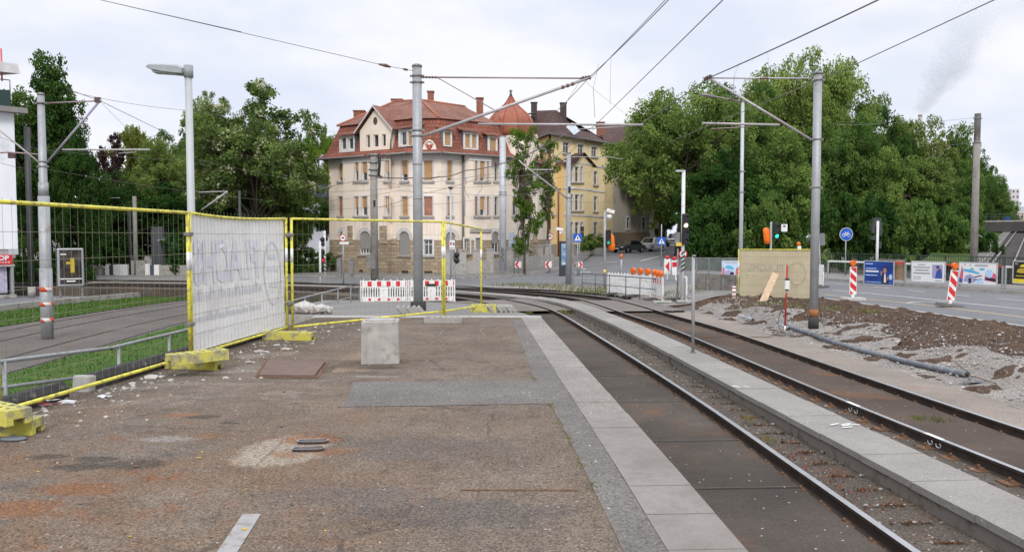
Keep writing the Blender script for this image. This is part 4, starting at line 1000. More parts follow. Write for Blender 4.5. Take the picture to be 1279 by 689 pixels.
# street lamp by the fence
dS = 13.0; q = D(240, 300, dS); q.z = -1.2; SL = Mast('street_lamp', 'grey street lamp with flat angled head rising behind the banner post', 'street lamp', q)
mb = MB(); mb.tube([(0, 0, 0), SL.L(D(235.3, 95, dS))], [.066, .056], 14); mb.build('pole', mat('pale lamp grey', (.46, .475, .48), .5, .05, .06, 3, streak=.2), SL.t)
mb = MB(); mb.tube([SL.L(D(235.6, 97, dS)), SL.L(D(235.2, 82, dS))], .073, 14); mb.tube([SL.L(D(231, 90, dS)), SL.L(D(226, 89.5, dS))], .05, 8); mb.build('collar', mat('lamp collar grey', (.30, .33, .34), .5), SL.t)
a = SL.L(D(230, 88.5, dS)); b = SL.L(D(184.5, 85, dS)); mb = MB()
prof = [(0, -.055, .035, .10), (.12, -.065, .075, .14), (.5, -.06, .075, .15), (.86, -.035, .06, .13), (1, .0, .035, .07)]
n = len(prof)
for tq, lo, hi, wd in prof:
    c = a.lerp(b, tq); mb.v += [(c.x, c.y - wd, c.z + lo), (c.x, c.y + wd, c.z + lo), (c.x, c.y + wd, c.z + hi * .6), (c.x, c.y + wd * .6, c.z + hi), (c.x, c.y - wd * .6, c.z + hi), (c.x, c.y - wd, c.z + hi * .6)]
for i in range(n - 1):
    for k in range(6): mb.face((i * 6 + k, i * 6 + (k + 1) % 6, (i + 1) * 6 + (k + 1) % 6, (i + 1) * 6 + k), 0)
mb.face((5, 4, 3, 2, 1, 0)); mb.face([(n - 1) * 6 + k for k in range(6)]); mb.build('lamp_head', mat('lamp housing grey', (.36, .38, .385), .45), SL.t, bevel=.006)
mb = MB(); c = a.lerp(b, .52); mb.box((c.x, c.y, c.z - .06), (.34, .2, .02), Matrix.Rotation(.06, 3, 'Y')); mb.build('lens', mat('frosted lens', (.55, .57, .58), .2), SL.t)

# ------------------------------------------------------------------ overhead wires
def wire(pts, r, label, sag=0.0, m=WIRE, n=10):
    r = r * .85
    P_ = [Vector(p) for p in pts]; out = []
    for a, b in zip(P_, P_[1:]):
        for k in range(n): 
            f = k / n; q = a.lerp(b, f); q.z -= sag * 4 * f * (1 - f); out.append(q)
    out.append(P_[-1]); c = out[0].copy(); mb = MB(); mb.tube([q - c for q in out], r, 6)
    return tag(mb.build('overhead_wire', m, None, c), label, 'wire', 'overhead wires')
ext = lambda a, b, k: a + (b - a) * k        # beyond b
a_ = D(735, 97.5, 21); b_ = D(835, 0, 14.2); wire([D(700, 134, 27.5), D(655, 176, 33), ], .011, 'messenger wire falling from the bracket tip towards the cream house dome', .05)
wire([D(700, 134, 27.5), a_, b_, ext(a_, b_, 3)], .011, 'heavier of the twin messenger wires rising from the grey mast bracket tip', .03)
wire([a_ + Vector((.03, 0, -.03)), D(766, 68, 18.4), D(831, 0, 13.9), ext(a_, b_, 3) + Vector((-.12, 0, 0))], .008, 'lighter of the twin wires rising from the grey mast bracket tip', .01)
a_ = D(745, 155, 21); b_ = D(903, 0, 9.9); wire([D(640, 238, 36), D(690, 199, 27), a_, b_, ext(a_, b_, 3)], .0085, 'contact wire of the track by the platform, crossing the dark roof', .0)
a_ = D(885, 97.5, 21); b_ = D(1097, 0, 14.1); wire([D(800, 155, 30), a_, b_, ext(a_, b_, 3)], .017, 'thick messenger wire running from the bank mast bracket to the picture top', .02)
a_ = D(1050, 89, 14); b_ = D(1242, 0, 10); wire([D(835, 178, 25), a_, b_, ext(a_, b_, 3)], .0085, 'contact wire passing high before the tallest tree crown', .0)
for (p0, p1, p2, lab) in (((748, 79), (741, 110), (743, 147), 'long curved jumper wire between messenger and contact wire over the dark roof'), ((924, 78), (917, 95), (916, 115), 'curved jumper wire between messenger and lamp arm near the bank mast')):
    wire([D(*p0, 20), D(*p1, 20), D(*p2, 20.5)], .007, lab, .0, mat('pale jumper wire', (.4, .38, .38), .5))
for (p0, p1, lab) in (((763, 68), (762, 130), 'straight thin dropper wire above the yellow house'), ((959, 64), (960, 90), 'short dropper wire at the edge of the tallest tree'), ((885, 99), (885, 108), 'shortest dropper wire, hanging right at the bank mast bracket tip')): wire([D(*p0, 18.5), D(*p1, 18.5)], .005, lab, 0, MATS['pale jumper wire'], 2)
wire([D(732, 102, 21), D(742, 112, 22), D(795, 153, 30)], .0045, 'hair-thin stay wire running down to the plane tree', 0, MATS['pale jumper wire'])
wire([D(723, 104, 21), D(706, 130, 23), D(699, 135, 24)], .007, 'pale double stay below the bracket tip, over the dark chimney', 0, MATS['pale jumper wire']); 
a_ = D(515, 88.5, 21); b_ = D(125, 0, 17); wire([a_, D(478, 81.5, 20.6), b_, ext(a_, b_, .6)], .008, 'span wire from the grey mast top across the empty sky', .0)
mb = MB(); mb.tube([D(488, 84, 20.7), D(482, 82, 20.65), D(473, 80.3, 20.55)], [.02, .045, .02], 8); mb.tube([D(509, 87.5, 20.95), D(504, 86.4, 20.9)], .03, 8); tag(mb.build('span_insulator', MATS['brown insulator']), 'brown insulator strung into the span wire near the grey mast top', 'insulator')
wire([D(83, 111, 22), D(125, 126, 25), D(215, 170, 34)], .011, 'messenger wire dipping past the stepped mast tip into the trees', .0)
wire([D(86, 114, 25), D(240, 138, 33), D(420, 165, 48)], .008, 'long thin wire crossing behind the street lamp to the cream house', .1)
wire([D(125, 127, 25), D(165, 167, 30)], .006, 'hair-thin stay below the stepped mast tip', 0, MATS['pale jumper wire'])
wire([D(-10, 166, 26), D(55, 187, 30), D(250, 200, 46), D(415, 232, 52)], .008, 'dark wire low across the dark tree and the robinia', .1)
wire([D(-10, 200, 26), D(60, 212, 32), D(330, 250, 46)], .008, 'lowest dark wire in front of the white house and dark tree', .1)
for k, (pp, r, lab) in enumerate((
    ([(478, 222, 54), (440, 227, 52), (398, 236, 50)], .022, 'dark feeder cable leaving the crowded concrete mast for the robinia'),
    ([(470, 221, 54), (520, 222, 50), (548, 221, 47)], .05, 'thick black insulated cable section behind the grey mast'),
    ([(548, 221, 47), (580, 213, 46), (640, 200, 45), (706, 168, 40)], .035, 'knotted dark cable climbing across the cream house upper windows'),
    ([(412, 240, 50), (470, 237, 50), (560, 225, 48), (625, 216, 52)], .014, 'dark wire across the cream house above the first floor windows'),
    ([(400, 252, 48), (500, 238, 46), (625, 244, 54)], .012, 'thin wire sagging across the cream house between two masts'),
    ([(470, 259, 50), (520, 243, 46), (600, 222, 46), (690, 214, 47)], .016, 'dark wire with insulator rising towards the camera mast'),
    ([(410, 262, 50), (560, 254, 48), (706, 236, 47)], .011, 'thin wire just above the ground floor arches of the cream house'),
    ([(470, 226, 54), (540, 235, 50), (620, 232, 55), (690, 226, 60)], .012, 'dark wire touching the pale thick mast at window height'),
    ([(640, 237, 46), (690, 208, 44), (745, 158, 40)], .012, 'dark wire crossing the corner of the yellow house'),
    ([(640, 228, 60), (700, 222, 62), (760, 210, 66)], .012, 'dark wire across the yellow house bay'),
    ([(714, 252, 47), (760, 252, 60), (800, 251, 70)], .009, 'thin wire over the yellow house second floor'),
    ([(690, 176, 40), (752, 168, 50), (800, 163, 60)], .010, 'thin wire along the dark roof gutter'))):
    wire([D(*q) for q in pp], r, lab, .05 * (k % 3))
wire([D(583, 221, 40), D(580, 236, 40), D(586, 248, 40)], .012, 'hanging cable loop before the cream house drainpipe', 0); wire([D(600, 216, 40), D(602, 236, 40), D(595, 244, 40)], .010, 'second hanging cable loop before the triple windows', 0)
wire([D(1040, 155, 60), D(1112, 153, 60), D(1217, 147, 41)], .010, 'upper thin wire tied to the tapered concrete mast', .1, MATS['pale jumper wire']); wire([D(1180, 182, 55), D(1217, 178, 41)], .008, 'lower thin wire tied to the tapered concrete mast', .0, MATS['pale jumper wire'])
wire([D(715, 196, 47), D(760, 196, 52), D(778, 199, 56)], .03, 'pale bracket tube seen against the grey house', 0, WIREL)

# ------------------------------------------------------------------ sign plates
def disc(n, r, y=0, c=(0, 0)): return [(c[0] + r * math.cos(a), c[1] + r * math.sin(a)) for a in np.linspace(0, 2 * math.pi, n + 1)[:-1]]
def plate(parent, pts, z, y, m, name='sign_plate', th=.012, back=None):
    mb = MB(); mb.prism([(u, w_ + z) for u, w_ in pts], y, y + th); return mb.build(name, m, parent)
SIGNW = mat('white sign foil', (.78, .78, .77), .4, 0, .04); SIGNR = mat('red sign foil', (.62, .02, .04), .4, 0, .06); SIGNG = mat('sign back grey', (.20, .21, .22), .5, .3)
SIGNY = mat('yellow sign foil', (.78, .56, .10), .4, 0, .06); SIGNB = mat('black sign print', (.02, .02, .02), .5)
def ring_sign(t, z, r, mark='car'):
    o = plate(t, disc(28, r), z, -.05, SIGNR); plate(o, disc(28, r * .78), z, -.053, SIGNW, 'white_field', .003)
    if mark == 'car':
        mb = MB(); mb.box((0, -.0545, z - r * .08), (r * .85, .003, r * .2)); mb.box((0, -.0545, z + r * .1), (r * .5, .003, r * .2)); mb.build('car_symbol', SIGNB, o)
    else: text_mesh(mark, r * .95, SIGNB, 'number', o, (0, -.0545, z), (R(90), 0, 0), False, .001, 'CENTER', .9, .004)
    return o
def chevron(t, z, s, left=True):
    o = plate(t, [(-s / 2, -s / 2), (s / 2, -s / 2), (s / 2, s / 2), (-s / 2, s / 2)], z, -.05, SIGNW); k = -1 if left else 1
    pts = [(-.02, .5), (.42, .5), (.02 + .48, 0), (.42, -.5), (-.02, -.5), (.1, 0)]
    pts = [(.20, .48), (.48, .02), (.48, -.02), (.20, -.48), (-.16, -.48), (.12, 0), (-.16, .48)]
    P_ = [(k * u * s, w_ * s) for u, w_ in pts]
    if k > 0: P_ = P_[::-1]
    a = sum(P_[i][0] * P_[(i + 1) % 7][1] - P_[(i + 1) % 7][0] * P_[i][1] for i in range(7))
    if a < 0: P_ = P_[::-1]
    plate(o, P_, z, -.054, SIGNR, 'arrow_symbol', .003)
def crosswalk(t, z, s):
    o = plate(t, [(-s / 2, -s / 2), (s / 2, -s / 2), (s / 2, s / 2), (-s / 2, s / 2)], z, -.05, BLUE)
    plate(o, [(-.38 * s, -.32 * s), (.38 * s, -.32 * s), (0, .38 * s)], z, -.053, SIGNW, 'white_triangle', .003)
    mb = MB()
    mb.prism([(u, w_ + z) for u, w_ in disc(8, .05 * s, 0, (.0, .13 * s))], -.0545, -.0535)
    for a, b, w_ in (((0, .1), (-.01, -.06), .09), ((0, -.05), (-.09, -.24), .05), ((0, -.05), (.1, -.24), .05), ((0, .06), (.1, -.04), .04), ((0, .06), (-.09, -.02), .04)): mb.bar((a[0] * s, -.055, z + a[1] * s), (b[0] * s, -.055, z + b[1] * s), w_ * s, .002, up=(0, 1, 0))
    mb.build('walker_symbol', SIGNB, o)
def signpost(px, d, ytop, label, r=.03, base=None, m=STEEL, cat='traffic sign', name='traffic_sign', grp=None):
    q = D(px, 296, d); q.z = zg(q.x, q.y) if base is None else base
    t = thing(name, label, cat, q, 0, grp); mb = MB(); mb.tube([(0, 0, 0), (0, 0, zpx(ytop, d, px) - q.z)], r, 10); mb.build('pole', m, t); return t, (lambda py: D(px, py, d).z - q.z)
t, Z = signpost(428.5, 52, 287, 'round red ring sign on a pole before the cream house stone base', .05); ring_sign(t, Z(297), .24)
mb = MB(); mb.box((.08, -.05, Z(303.5)), (.6, .02, .16)); mb.build('supplement_plate', SIGNW, t); mb = MB(); mb.box((-.3, .1, Z(335)), (.28, .2, 1.3)); mb.box((.5, .1, Z(335)), (.3, .2, 1.3)); mb.build('cabinet', STEELD, t)
t, Z = signpost(687, 62, 286, 'red ringed speed sign reading 40 before the yellow house', .045); ring_sign(t, Z(295.3), .27, '40'); 
t, Z = signpost(685.2, 61, 326, 'red chevron board below the speed sign', .03); chevron(t, Z(330.2), .48)
t, Z = signpost(647.6, 61, 297, 'yellow diamond priority sign with dark street nameplate by the street tree', .045)
s_ = .30; o = plate(t, [(0, -s_), (s_, 0), (0, s_), (-s_, 0)], Z(304), -.05, SIGNW); plate(o, [(0, -s_ * .7), (s_ * .7, 0), (0, s_ * .7), (-s_ * .7, 0)], Z(304), -.053, SIGNY, 'yellow_field', .003)
mb = MB(); mb.box((.22, -.02, Z(298)), (.55, .03, .2)); mb.build('street_nameplate', SIGNG, t)
t, Z = signpost(647.2, 60.3, 326, 'red chevron board in front of the street tree trunk', .03); chevron(t, Z(330.2), .48)
t, Z = signpost(642.5, 60.5, 293, 'pair of pale blue traffic plates facing away on a thin pole by the tree', .04)
for y in (294, 304): 
    mb = MB(); mb.box((-.22, -.04, Z(y)), (.42, .02, .48)); mb.build('sign_plate', mat('pale blue plate', (.35, .42, .52), .5), t)
t, Z = signpost(721.5, 56, 293, 'blue crosswalk sign in front of the yellow house bay', .04); crosswalk(t, Z(297), .6)
t, Z = signpost(724, 57, 325.5, 'red chevron board pointing away from the advertising pillar', .03); chevron(t, Z(330.4), .42, False)
t, Z = signpost(723.5, 58, 281, 'dark pedestrian signal heads on a slim pole beside the crosswalk sign', .04, name='traffic_light', cat='traffic light')
for y in (286, 293): 
    mb = MB(); mb.box((.2, -.05, Z(y)), (.25, .2, .38)); mb.build('signal_head', BLACK, t)
t, Z = signpost(826.2, 62, 280, 'blue crosswalk sign on a tall pole before the parked cars', .04); crosswalk(t, Z(301), .62)
# advertising pillar
q = D(704.5, 296, 57); q.z = zg(q.x, q.y); t = thing('advertising_pillar', 'dark advertising pillar with a blue screen under the camera mast', 'advertising pillar', q, R(14))
hgt = zpx(301, 57) - q.z; mb = MB(); mb.box((0, 0, hgt / 2), (.62, .35, hgt)); mb.build('pillar_case', DARKGREY, t, bevel=.02)
k = N('pillar poster'); _c = k.mix(k.rng(k.noise(2.2, 5), .35, .65), (.03, .12, .30), (.35, .5, .62)); POSTB = k.fin(_c, .2)
mb = MB(); mb.box((0, -.18, hgt * .62), (.5, .02, hgt * .62)); mb.build('screen', POSTB, t); mb = MB(); mb.box((-.05, -.193, hgt * .36), (.22, .006, .09)); mb.build('caption', SIGNW, t)
# poster lamp pole with camera at the island
q = GG(755.5, 362); dA = q.y
t, Z = signpost(755.5, dA, 263, 'signal pole with round cameras and an orange covered signal by the railing', .065, name='traffic_light', cat='traffic light')
mb = MB(); mb.tube([(0, 0, Z(267)), (.16, 0, Z(266))], .03, 6); mb.box((.28, -.05, Z(263.5)), (.4, .2, .17), Matrix.Rotation(.3, 3, 'Y')); mb.lathe([(.02, -.16), (.13, -.08), (.14, .04), (.08, .08)], 12, (.22, 0, Z(270))); mb.build('camera_unit', WHITE, t)
def signal(t, x, z0, z1, n=3, lit=None, col=None, w_=.24, y=-.1):
    mb = MB(); mb.box((x, y, (z0 + z1) / 2), (w_, .2, z1 - z0)); o = mb.build('signal_head', BLACK, t, bevel=.02)
    for i in range(n):
        z = z1 - (z1 - z0) * (i + .5) / n; rr_ = min(w_ * .38, (z1 - z0) / n * .42)
        mb = MB(); ringp = [(x + rr_ * math.cos(a), y - .1, z + rr_ * math.sin(a)) for a in np.linspace(0, math.pi, 9)]
        mb.tube([Vector(p) + Vector((0, -.0, 0)) for p in ringp], .012, 4); mb.tube([Vector(p) + Vector((0, -.1, -.01)) for p in ringp], .012, 4)
        for a, b in zip(ringp, ringp[1:]): mb.poly([a, b, (b[0], b[1] - .1, b[2] - .01), (a[0], a[1] - .1, a[2] - .01)])
        mb.build('visor', BLACK, o)
        mb = MB(); mb.prism([(x + u, z + v) for u, v in disc(14, rr_ * .9)], y - .106, y - .101); mb.build('lens', col if lit == i else mat('unlit lens', (.03, .035, .035), .15), o)
    return o
GRN = emis('green signal', (.02, .95, .55), 2.2); AMB = emis('pale amber signal', (1, .80, .45), 2.2); GRND = emis('dim green signal', (.02, .6, .4), .25)
signal(t, .17, Z(305.5), Z(287), 3, 2, GRND, .26)
def sack(t, c, w_, h, seed, lean=0.0):
    mb = MB(); pr = [(.12, -.5), (.42, -.46), (.52, -.2), (.55, .1), (.5, .36), (.3, .48), (.08, .5)]; mb.lathe([(r * w_, z * h) for r, z in pr], 12, (0, 0, 0))
    q_ = random.Random(seed); mb.v = [(c[0] + x * q_.uniform(.9, 1.12) + z * lean, c[1] + y * .8 * q_.uniform(.9, 1.1), c[2] + z) for x, y, z in mb.v]; return mb.build('orange_sack', ORCLOTH, t)
sack(t, (.33, .02, (Z(313) + Z(292)) / 2), .34, Z(292) - Z(313), 3, -.12)
mb = MB(); mb.lathe([(.075, 0), (.075, .18)], 10, (0, 0, Z(341))); mb.build('yellow_marker', SIGNY, t)
# pale signal pole at the tracks
q = GG(853, 379); dB = q.y
t, Z = signpost(853, dB, 213, 'white pole with four black tram signal lenses and black-striped foot', .075, m=mat('white signal pole', (.66, .67, .67), .5, 0, .08, 4, ((.35, .33, .3), .2, 4)), name='traffic_light', cat='traffic light')
signal(t, .07, Z(305), Z(267), 4, 1, AMB, .26)
mb = MB(); mb.box((-.14, 0, Z(213.5)), (.34, .16, .07)); mb.build('lamp_head', STEELL, t)
mb = MB(); mb.box((-.22, .03, Z(297)), (.2, .18, .45)); mb.build('control_box', STEELD, t); mb = MB(); mb.box((-.18, -.06, Z(305)), (.22, .12, .14)); mb.build('yellow_box', SIGNY, t)
mb = MB(); z_ = Z(340)
for k in range(5): z_ = Z(340 - k * 5.4); mb.poly([(-.078, -.078, z_), (.078, -.078, z_ + .12), (.078, -.078, z_ + .20), (-.078, -.078, z_ + .08)])
mb.build('stripe_marking', SIGNB, t)
ring_sign(t, Z(317), .17, ''); 
mb = MB(); mb.tube([(-.2, .0, Z(378)), (-.2, 0, Z(310))], .035, 8); mb.box((-.2, 0, Z(368)), (.12, .12, .14)); mb.build('side_pole', STEELD, t)
# steel post on the walkway
q = G(865.5, 440, -.82); t = thing('steel_post', 'bare galvanised post standing on the slab walkway between the tracks', 'post', q)
mb = MB(); mb.tube([(0, 0, 0), (-.012, 0, zpx(320, q.y) - q.z)], .036, 12); mb.build('tube', STEEL, t); mb = MB(); mb.lathe([(.045, zpx(321, q.y) - q.z), (.045, zpx(318, q.y) - q.z)], 12); mb.lathe([(.07, 0), (.07, .012)], 12); mb.build('end_cap', STEELD, t)
# red survey pole
q = GG(980, 421); t = thing('marker_pole', 'red and white pole with a white box and cable loop in a black foot plate', 'marker pole', q); zz = lambda py: zpx(py, q.y, 980) - q.z
mb = MB(); mb.box((0, 0, .05), (.62, .36, .1), Matrix.Rotation(.5, 3, 'Z')); mb.build('foot_plate', GREYRUB, t, bevel=.012)
mb = MB(); tp = D(983.5, 331, q.y) - q; mb.tube([(0, 0, 0), tp], .026, 10); mb.build('pole', mat('red painted pole', (.42, .035, .04), .5, 0, .2, 6), t)
mb = MB(); mb.tube([tp * .06, tp * .16], .028, 10); mb.tube([tp * .62, tp * .69], .028, 10); mb.build('white_ring', WHITE, t)
mb = MB(); mb.box(tp * .73 + Vector((0, -.03, 0)), (.115, .08, .24)); o = mb.build('box_unit', WHITE, t); mb = MB(); mb.box(tp * .80 + Vector((0, -.03, 0)), (.09, .07, .07)); mb.box(tp * .655 + Vector((0, -.03, 0)), (.08, .07, .03)); mb.build('bracket', BLACK, o)
mb = MB(); mb.tube([Vector((-.07 + .12 * math.cos(a), -.05, .45 + .32 * math.sin(a))) for a in np.linspace(0, 6.28, 20)], .006, 5); mb.build('cable_loop', BLACK, t)
# signal behind the yellowed fence
q = D(963, 296, 37); q.z = zg(q.x, q.y); t, Z = signpost(963, 37, 277, 'signal showing green beside an orange wrapped head, above the yellowed fence sheet', .05, name='traffic_light', cat='traffic light')
signal(t, .2, Z(300), Z(278), 2, 1, GRN, .24); sack(t, (-.2, 0, Z(294.5)), .30, Z(284.5) - Z(305), 8, -.1)
mb = MB(); mb.tube([(.2, 0, Z(281)), (.5, 0, Z(280.5))], .015, 6); mb.tube([(.2, 0, Z(288)), (.5, 0, Z(288))], .015, 6); mb.build('plate_bracket', BLACK, t)
mb = MB(); mb.box((.6, -.02, Z(284.5)), (.28, .02, .34)); o = mb.build('sign_plate', SIGNW, t); mb = MB(); mb.box((.6, -.033, Z(282.5)), (.11, .004, .11)); mb.build('symbol', SIGNG, o)
# fence lamp
q = D(997.5, 312.5, 29.9); t = thing('warning_lamp', 'small white warning lamp clipped on top of the yellowed fence sheet', 'warning lamp', q); mb = MB(); mb.box((.02, 0, .08), (.12, .09, .17)); mb.build('lamp_body', WHITE, t); mb = MB(); mb.lathe([(.03, .17), (.075, .2), (.075, .27), (.03, .31)], 10); mb.build('lens', ORANGE, t)
# sign seen from behind, bike sign, signal backs
q = D(1027, 296, 37); t, Z = signpost(1027, 37, 291, 'leaning pole with a grey sign back and red edge beside the bank mast', .035); t.rotation_euler.y = R(-4)
mb = MB(); mb.box((.12, .03, Z(299)), (.34, .02, .56)); mb.build('sign_back', SIGNG, t); mb = MB(); mb.box((-.15, .03, Z(299)), (.12, .02, .5)); mb.build('red_edge', SIGNR, t)
q = GG(1056, 347); t, Z = signpost(1056.5, q.y, 286, 'round blue bicycle path sign on a thin pole in a black foot', .03)
rr_ = 8.2 * q.y / 1000; o = plate(t, disc(30, rr_), Z(292.5), -.05, SIGNW); plate(o, disc(30, rr_ * .94), Z(292.5), -.053, BLUE, 'blue_field', .003)
mb = MB(); zc_ = Z(292.5); k = rr_
for x in (-.38, .38): mb.tube([(x * k + .24 * k * math.cos(a), -.056, zc_ - .14 * k + .24 * k * math.sin(a)) for a in np.linspace(0, 6.28, 15)[:-1]], .035 * k, 4, closed=True)
for a, b in (((-.38, -.14), (-.16, .22)), ((-.16, .22), (.26, .2)), ((-.16, .22), (.02, -.14)), ((.02, -.14), (.26, .2)), ((-.38, -.14), (.02, -.14)), ((.38, -.14), (.22, .34)), ((.22, .34), (.36, .36)), ((-.26, .3), (-.08, .3))): mb.tube([(a[0] * k, -.056, zc_ + a[1] * k), (b[0] * k, -.056, zc_ + b[1] * k)], .035 * k, 4)
mb.build('bicycle_symbol', SIGNW, o); mb = MB(); mb.box((0, 0, .05), (.7, .4, .1)); mb.build('foot_plate', RUBBER, t)
q = D(1096, 296, 42); t, Z = signpost(1096, 42, 276, 'white pole with dark signal backs behind the blue poster board', .07, base=-.5, m=MATS['white signal pole'], name='traffic_light', cat='traffic light')
mb = MB(); mb.box((-.02, .12, Z(278)), (.4, .2, .5)); mb.box((.14, .1, Z(286)), (.2, .2, .7)); mb.box((-.2, .1, Z(285)), (.14, .2, .5)); mb.box((-.18, .1, Z(297)), (.14, .2, .2)); mb.box((.12, .1, Z(306)), (.2, .2, .35)); mb.build('signal_head', DARKGREY, t)
# tram signal by the barrier, left part of the crossing
q = GG(404.5, 361); t, Z = signpost(405.5, q.y, 288, 'tram signal pole with black lenses, diagonal stripes and a yellow plate numbered 2', .07, m=MATS['white signal pole'], name='traffic_light', cat='traffic light')
for y in (299, 304.5, 314): mb = MB(); mb.lathe([(.02, -.14), (.14, -.1), (.15, .06), (.05, .16)], 10, (-.12, -.08, Z(y))); mb.build('signal_lens', BLACK, t)
mb = MB()
for k in range(5): z_ = Z(340 - k * 5); mb.poly([(-.072, -.074, z_ + .1), (.072, -.074, z_), (.072, -.074, z_ + .1), (-.072, -.074, z_ + .2)])
mb.build('stripe_marking', SIGNB, t); mb = MB(); mb.box((-.05, -.1, Z(325)), (.2, .06, .2)); mb.build('red_plate', SIGNR, t)
mb = MB(); mb.box((-.05, -.1, Z(356.5)), (.26, .03, .34)); o = mb.build('number_plate', mat('amber plate', (.75, .36, .03), .5), t); text_mesh('2', .26, SIGNB, 'number', o, (-.05, -.118, Z(356.7)), (R(90), 0, 0), False, .001)
q = GG(399.5, 364); t, Z = signpost(399.5, q.y, 301, 'plain white post with a small side arm next to the tram signal', .07, m=MATS['white signal pole'], cat='post', name='signal_post'); mb = MB(); mb.tube([(0, 0, Z(320.5)), (-.34, 0, Z(321))], .03, 6); mb.box((-.02, -.05, Z(342)), (.14, .1, .2)); mb.build('side_arm', STEELD, t)
q = GG(563, 350); t, Z = signpost(563, q.y - 1, 234, 'slim lamp mast with a white notice plate and black pedestrian signal', .07, m=STEELL, cat='lamp mast', name='lamp_mast')
mb = MB(); mb.box((.1, -.08, Z(305.5)), (.36, .02, .6)); o = mb.build('notice_plate', SIGNW, t)
mb = MB(); mb.box((.2, -.095, Z(304.5)), (.12, .005, .18)); mb.box((.1, -.095, Z(309.5)), (.26, .005, .04)); mb.build('dark_print', SIGNG, o); mb = MB(); mb.box((.02, -.095, Z(304)), (.1, .005, .2)); mb.build('red_print', SIGNR, o)
mb = MB(); mb.lathe([(.03, -.1), (.2, 0), (.14, .1)], 10, (0, 0, Z(235))); mb.build('lamp_head', BLACK, t)
mb = MB(); mb.lathe([(.04, -.2), (.2, -.05), (.17, .15), (.05, .2)], 10, (.4, -.1, Z(318.5))); mb.lathe([(.04, -.2), (.2, -.05), (.17, .15), (.05, .2)], 10, (.4, -.1, Z(325.5))); mb.build('signal_head', BLACK, t)
mb = MB(); mb.tube([(.3, .1, 0), (.3, .1, Z(310))], .04, 6); mb.build('signal_pole', STEELL, t)

# ------------------------------------------------------------------ barriers and beacons
def clip_band(w_, z0, z1, a, h, slope):
    P_ = [(-w_, a), (w_, a + slope * 2 * w_), (w_, a + slope * 2 * w_ + h), (-w_, a + h)]
    for lim, sg in ((z0, 1), (z1, -1)):
        out = []
        for i in range(len(P_)):
            p, q_ = P_[i], P_[(i + 1) % len(P_)]; ip = (p[1] - lim) * sg >= 0; iq = (q_[1] - lim) * sg >= 0
            if ip: out.append(p)
            if ip != iq: f = (lim - p[1]) / (q_[1] - p[1]); out.append((p[0] + f * (q_[0] - p[0]), lim))
        P_ = out
        if not P_: return None
    return P_
def lampunit(t, x, y, z, k=1.0, name='warning_lamp'):
    mb = MB(); mb.box((x, y, z + .03), (.10 * k, .08 * k, .06)); o = mb.build(name, mat('lamp base grey', (.12, .1, .09), .6), t)
    mb = MB(); mb.prism([(x + u, z + .14 * k + v) for u, v in disc(16, .095 * k)], y - .06 * k, y + .06 * k); mb.box((x, y, z + .05 * k), (.11 * k, .09 * k, .08 * k)); mb.build('lens', ORANGE, o, bevel=.012); return o
def beacon(px, ybase, label, tilt=0.0, rz=0.0, footm=GREYRUB, fl=.85):
    q = GG(px, ybase); t = thing('guide_beacon', label, 'guide beacon', q, rz, 'red striped guide beacons'); t.rotation_euler = (0, R(tilt), rz)
    mb = MB(); mb.box((0, 0, .055), (fl, .42, .11), None, 0, .92); mb.build('foot_plate', footm, t, bevel=.012)
    mb = MB(); mb.box((0, 0, .72), (.27, .035, 1.02)); mb.box((0, 0, .17), (.1, .05, .14)); b = mb.build('blade', WHITE, t, bevel=.008)
    mb = MB()
    for a in (-.05, .29, .63, .97):
        P_ = clip_band(.118, .23, 1.2, .22 + a, .2, -.85)
        if P_ and len(P_) > 2: mb.prism(P_, -.0205, -.0185)
    mb.build('red_stripe', REDW, b); lampunit(t, -.02, 0, 1.23, 1.05); return t
beacon(1065, 375, 'upright red and white beacon with orange lamp on a pale foot plate', 0, R(6), mat('pale foot plate', (.42, .41, .39), .8, 0, .2, 8))
beacon(1186, 383, 'tilted red and white beacon with orange lamp on a dark foot plate', 7, R(4))
def barrier(p0, p1, label, red=True, slots=True, lamps=0):
    p0 = Vector(p0); p1 = Vector(p1); d = p1 - p0; L = d.length; t = thing('barrier_board', label, 'barrier', p0, math.atan2(d.y, d.x), 'plastic barrier boards')
    mb = MB(); mb.bbox((0, -.02, .70), (L, .02, .98)); mb.bbox((0, -.02, .12), (L, .02, .30)); mb.bbox((0, -.025, .05), (.05, .025, 1.0)); mb.bbox((L - .05, -.025, .05), (L, .025, 1.0))
    n = int(L / .105)
    for i in range(n):
        x = .06 + (L - .12) * (i + .5) / n
        if slots: mb.bbox((x - .028, -.016, .29), (x + .028, .016, .71))
    if not slots: mb.bbox((.04, -.014, .29), (L - .04, .014, .71))
    for i in range(7): mb.bbox((L * (i + .5) / 7 - .02, -.018, .98), (L * (i + .5) / 7 + .02, .018, 1.04))
    mb.bbox((L * .42, -.02, .29), (L * .58, .021, .71)); b = mb.build('board', WHITE, t)
    if red:
        k = 5
        for i in range(k + 1):
            x0 = L * (i - .22) / k; x1 = L * (i + .22) / k; x0 = max(x0, .05); x1 = min(x1, L - .05)
            mb = MB(); mb.bbox((x0, -.0235, .74), (x1, -.0205, .95)); mb.bbox((x0 + .03, -.0235, .15), (x1 - .03, -.0205, .25)); mb.build('red_reflector', REDW, b)
    for x in (.12, L - .12):
        mb = MB(); mb.box((x, 0, .04), (.3, .75, .08)); mb.build('foot', mat('pale foot plate', (.42, .41, .39), .8) if x > 1 else GREYRUB, t)
    for i in range(lamps): lampunit(t, L * (i + .6) / (lamps + .2), 0, 1.0, 1.25)
    return t
b0 = D(450, 380, 33); b1 = D(509, 380, 33.3); b2 = D(568.5, 380, 33.7)
for b in (b0, b1, b2): b.z = -1.10
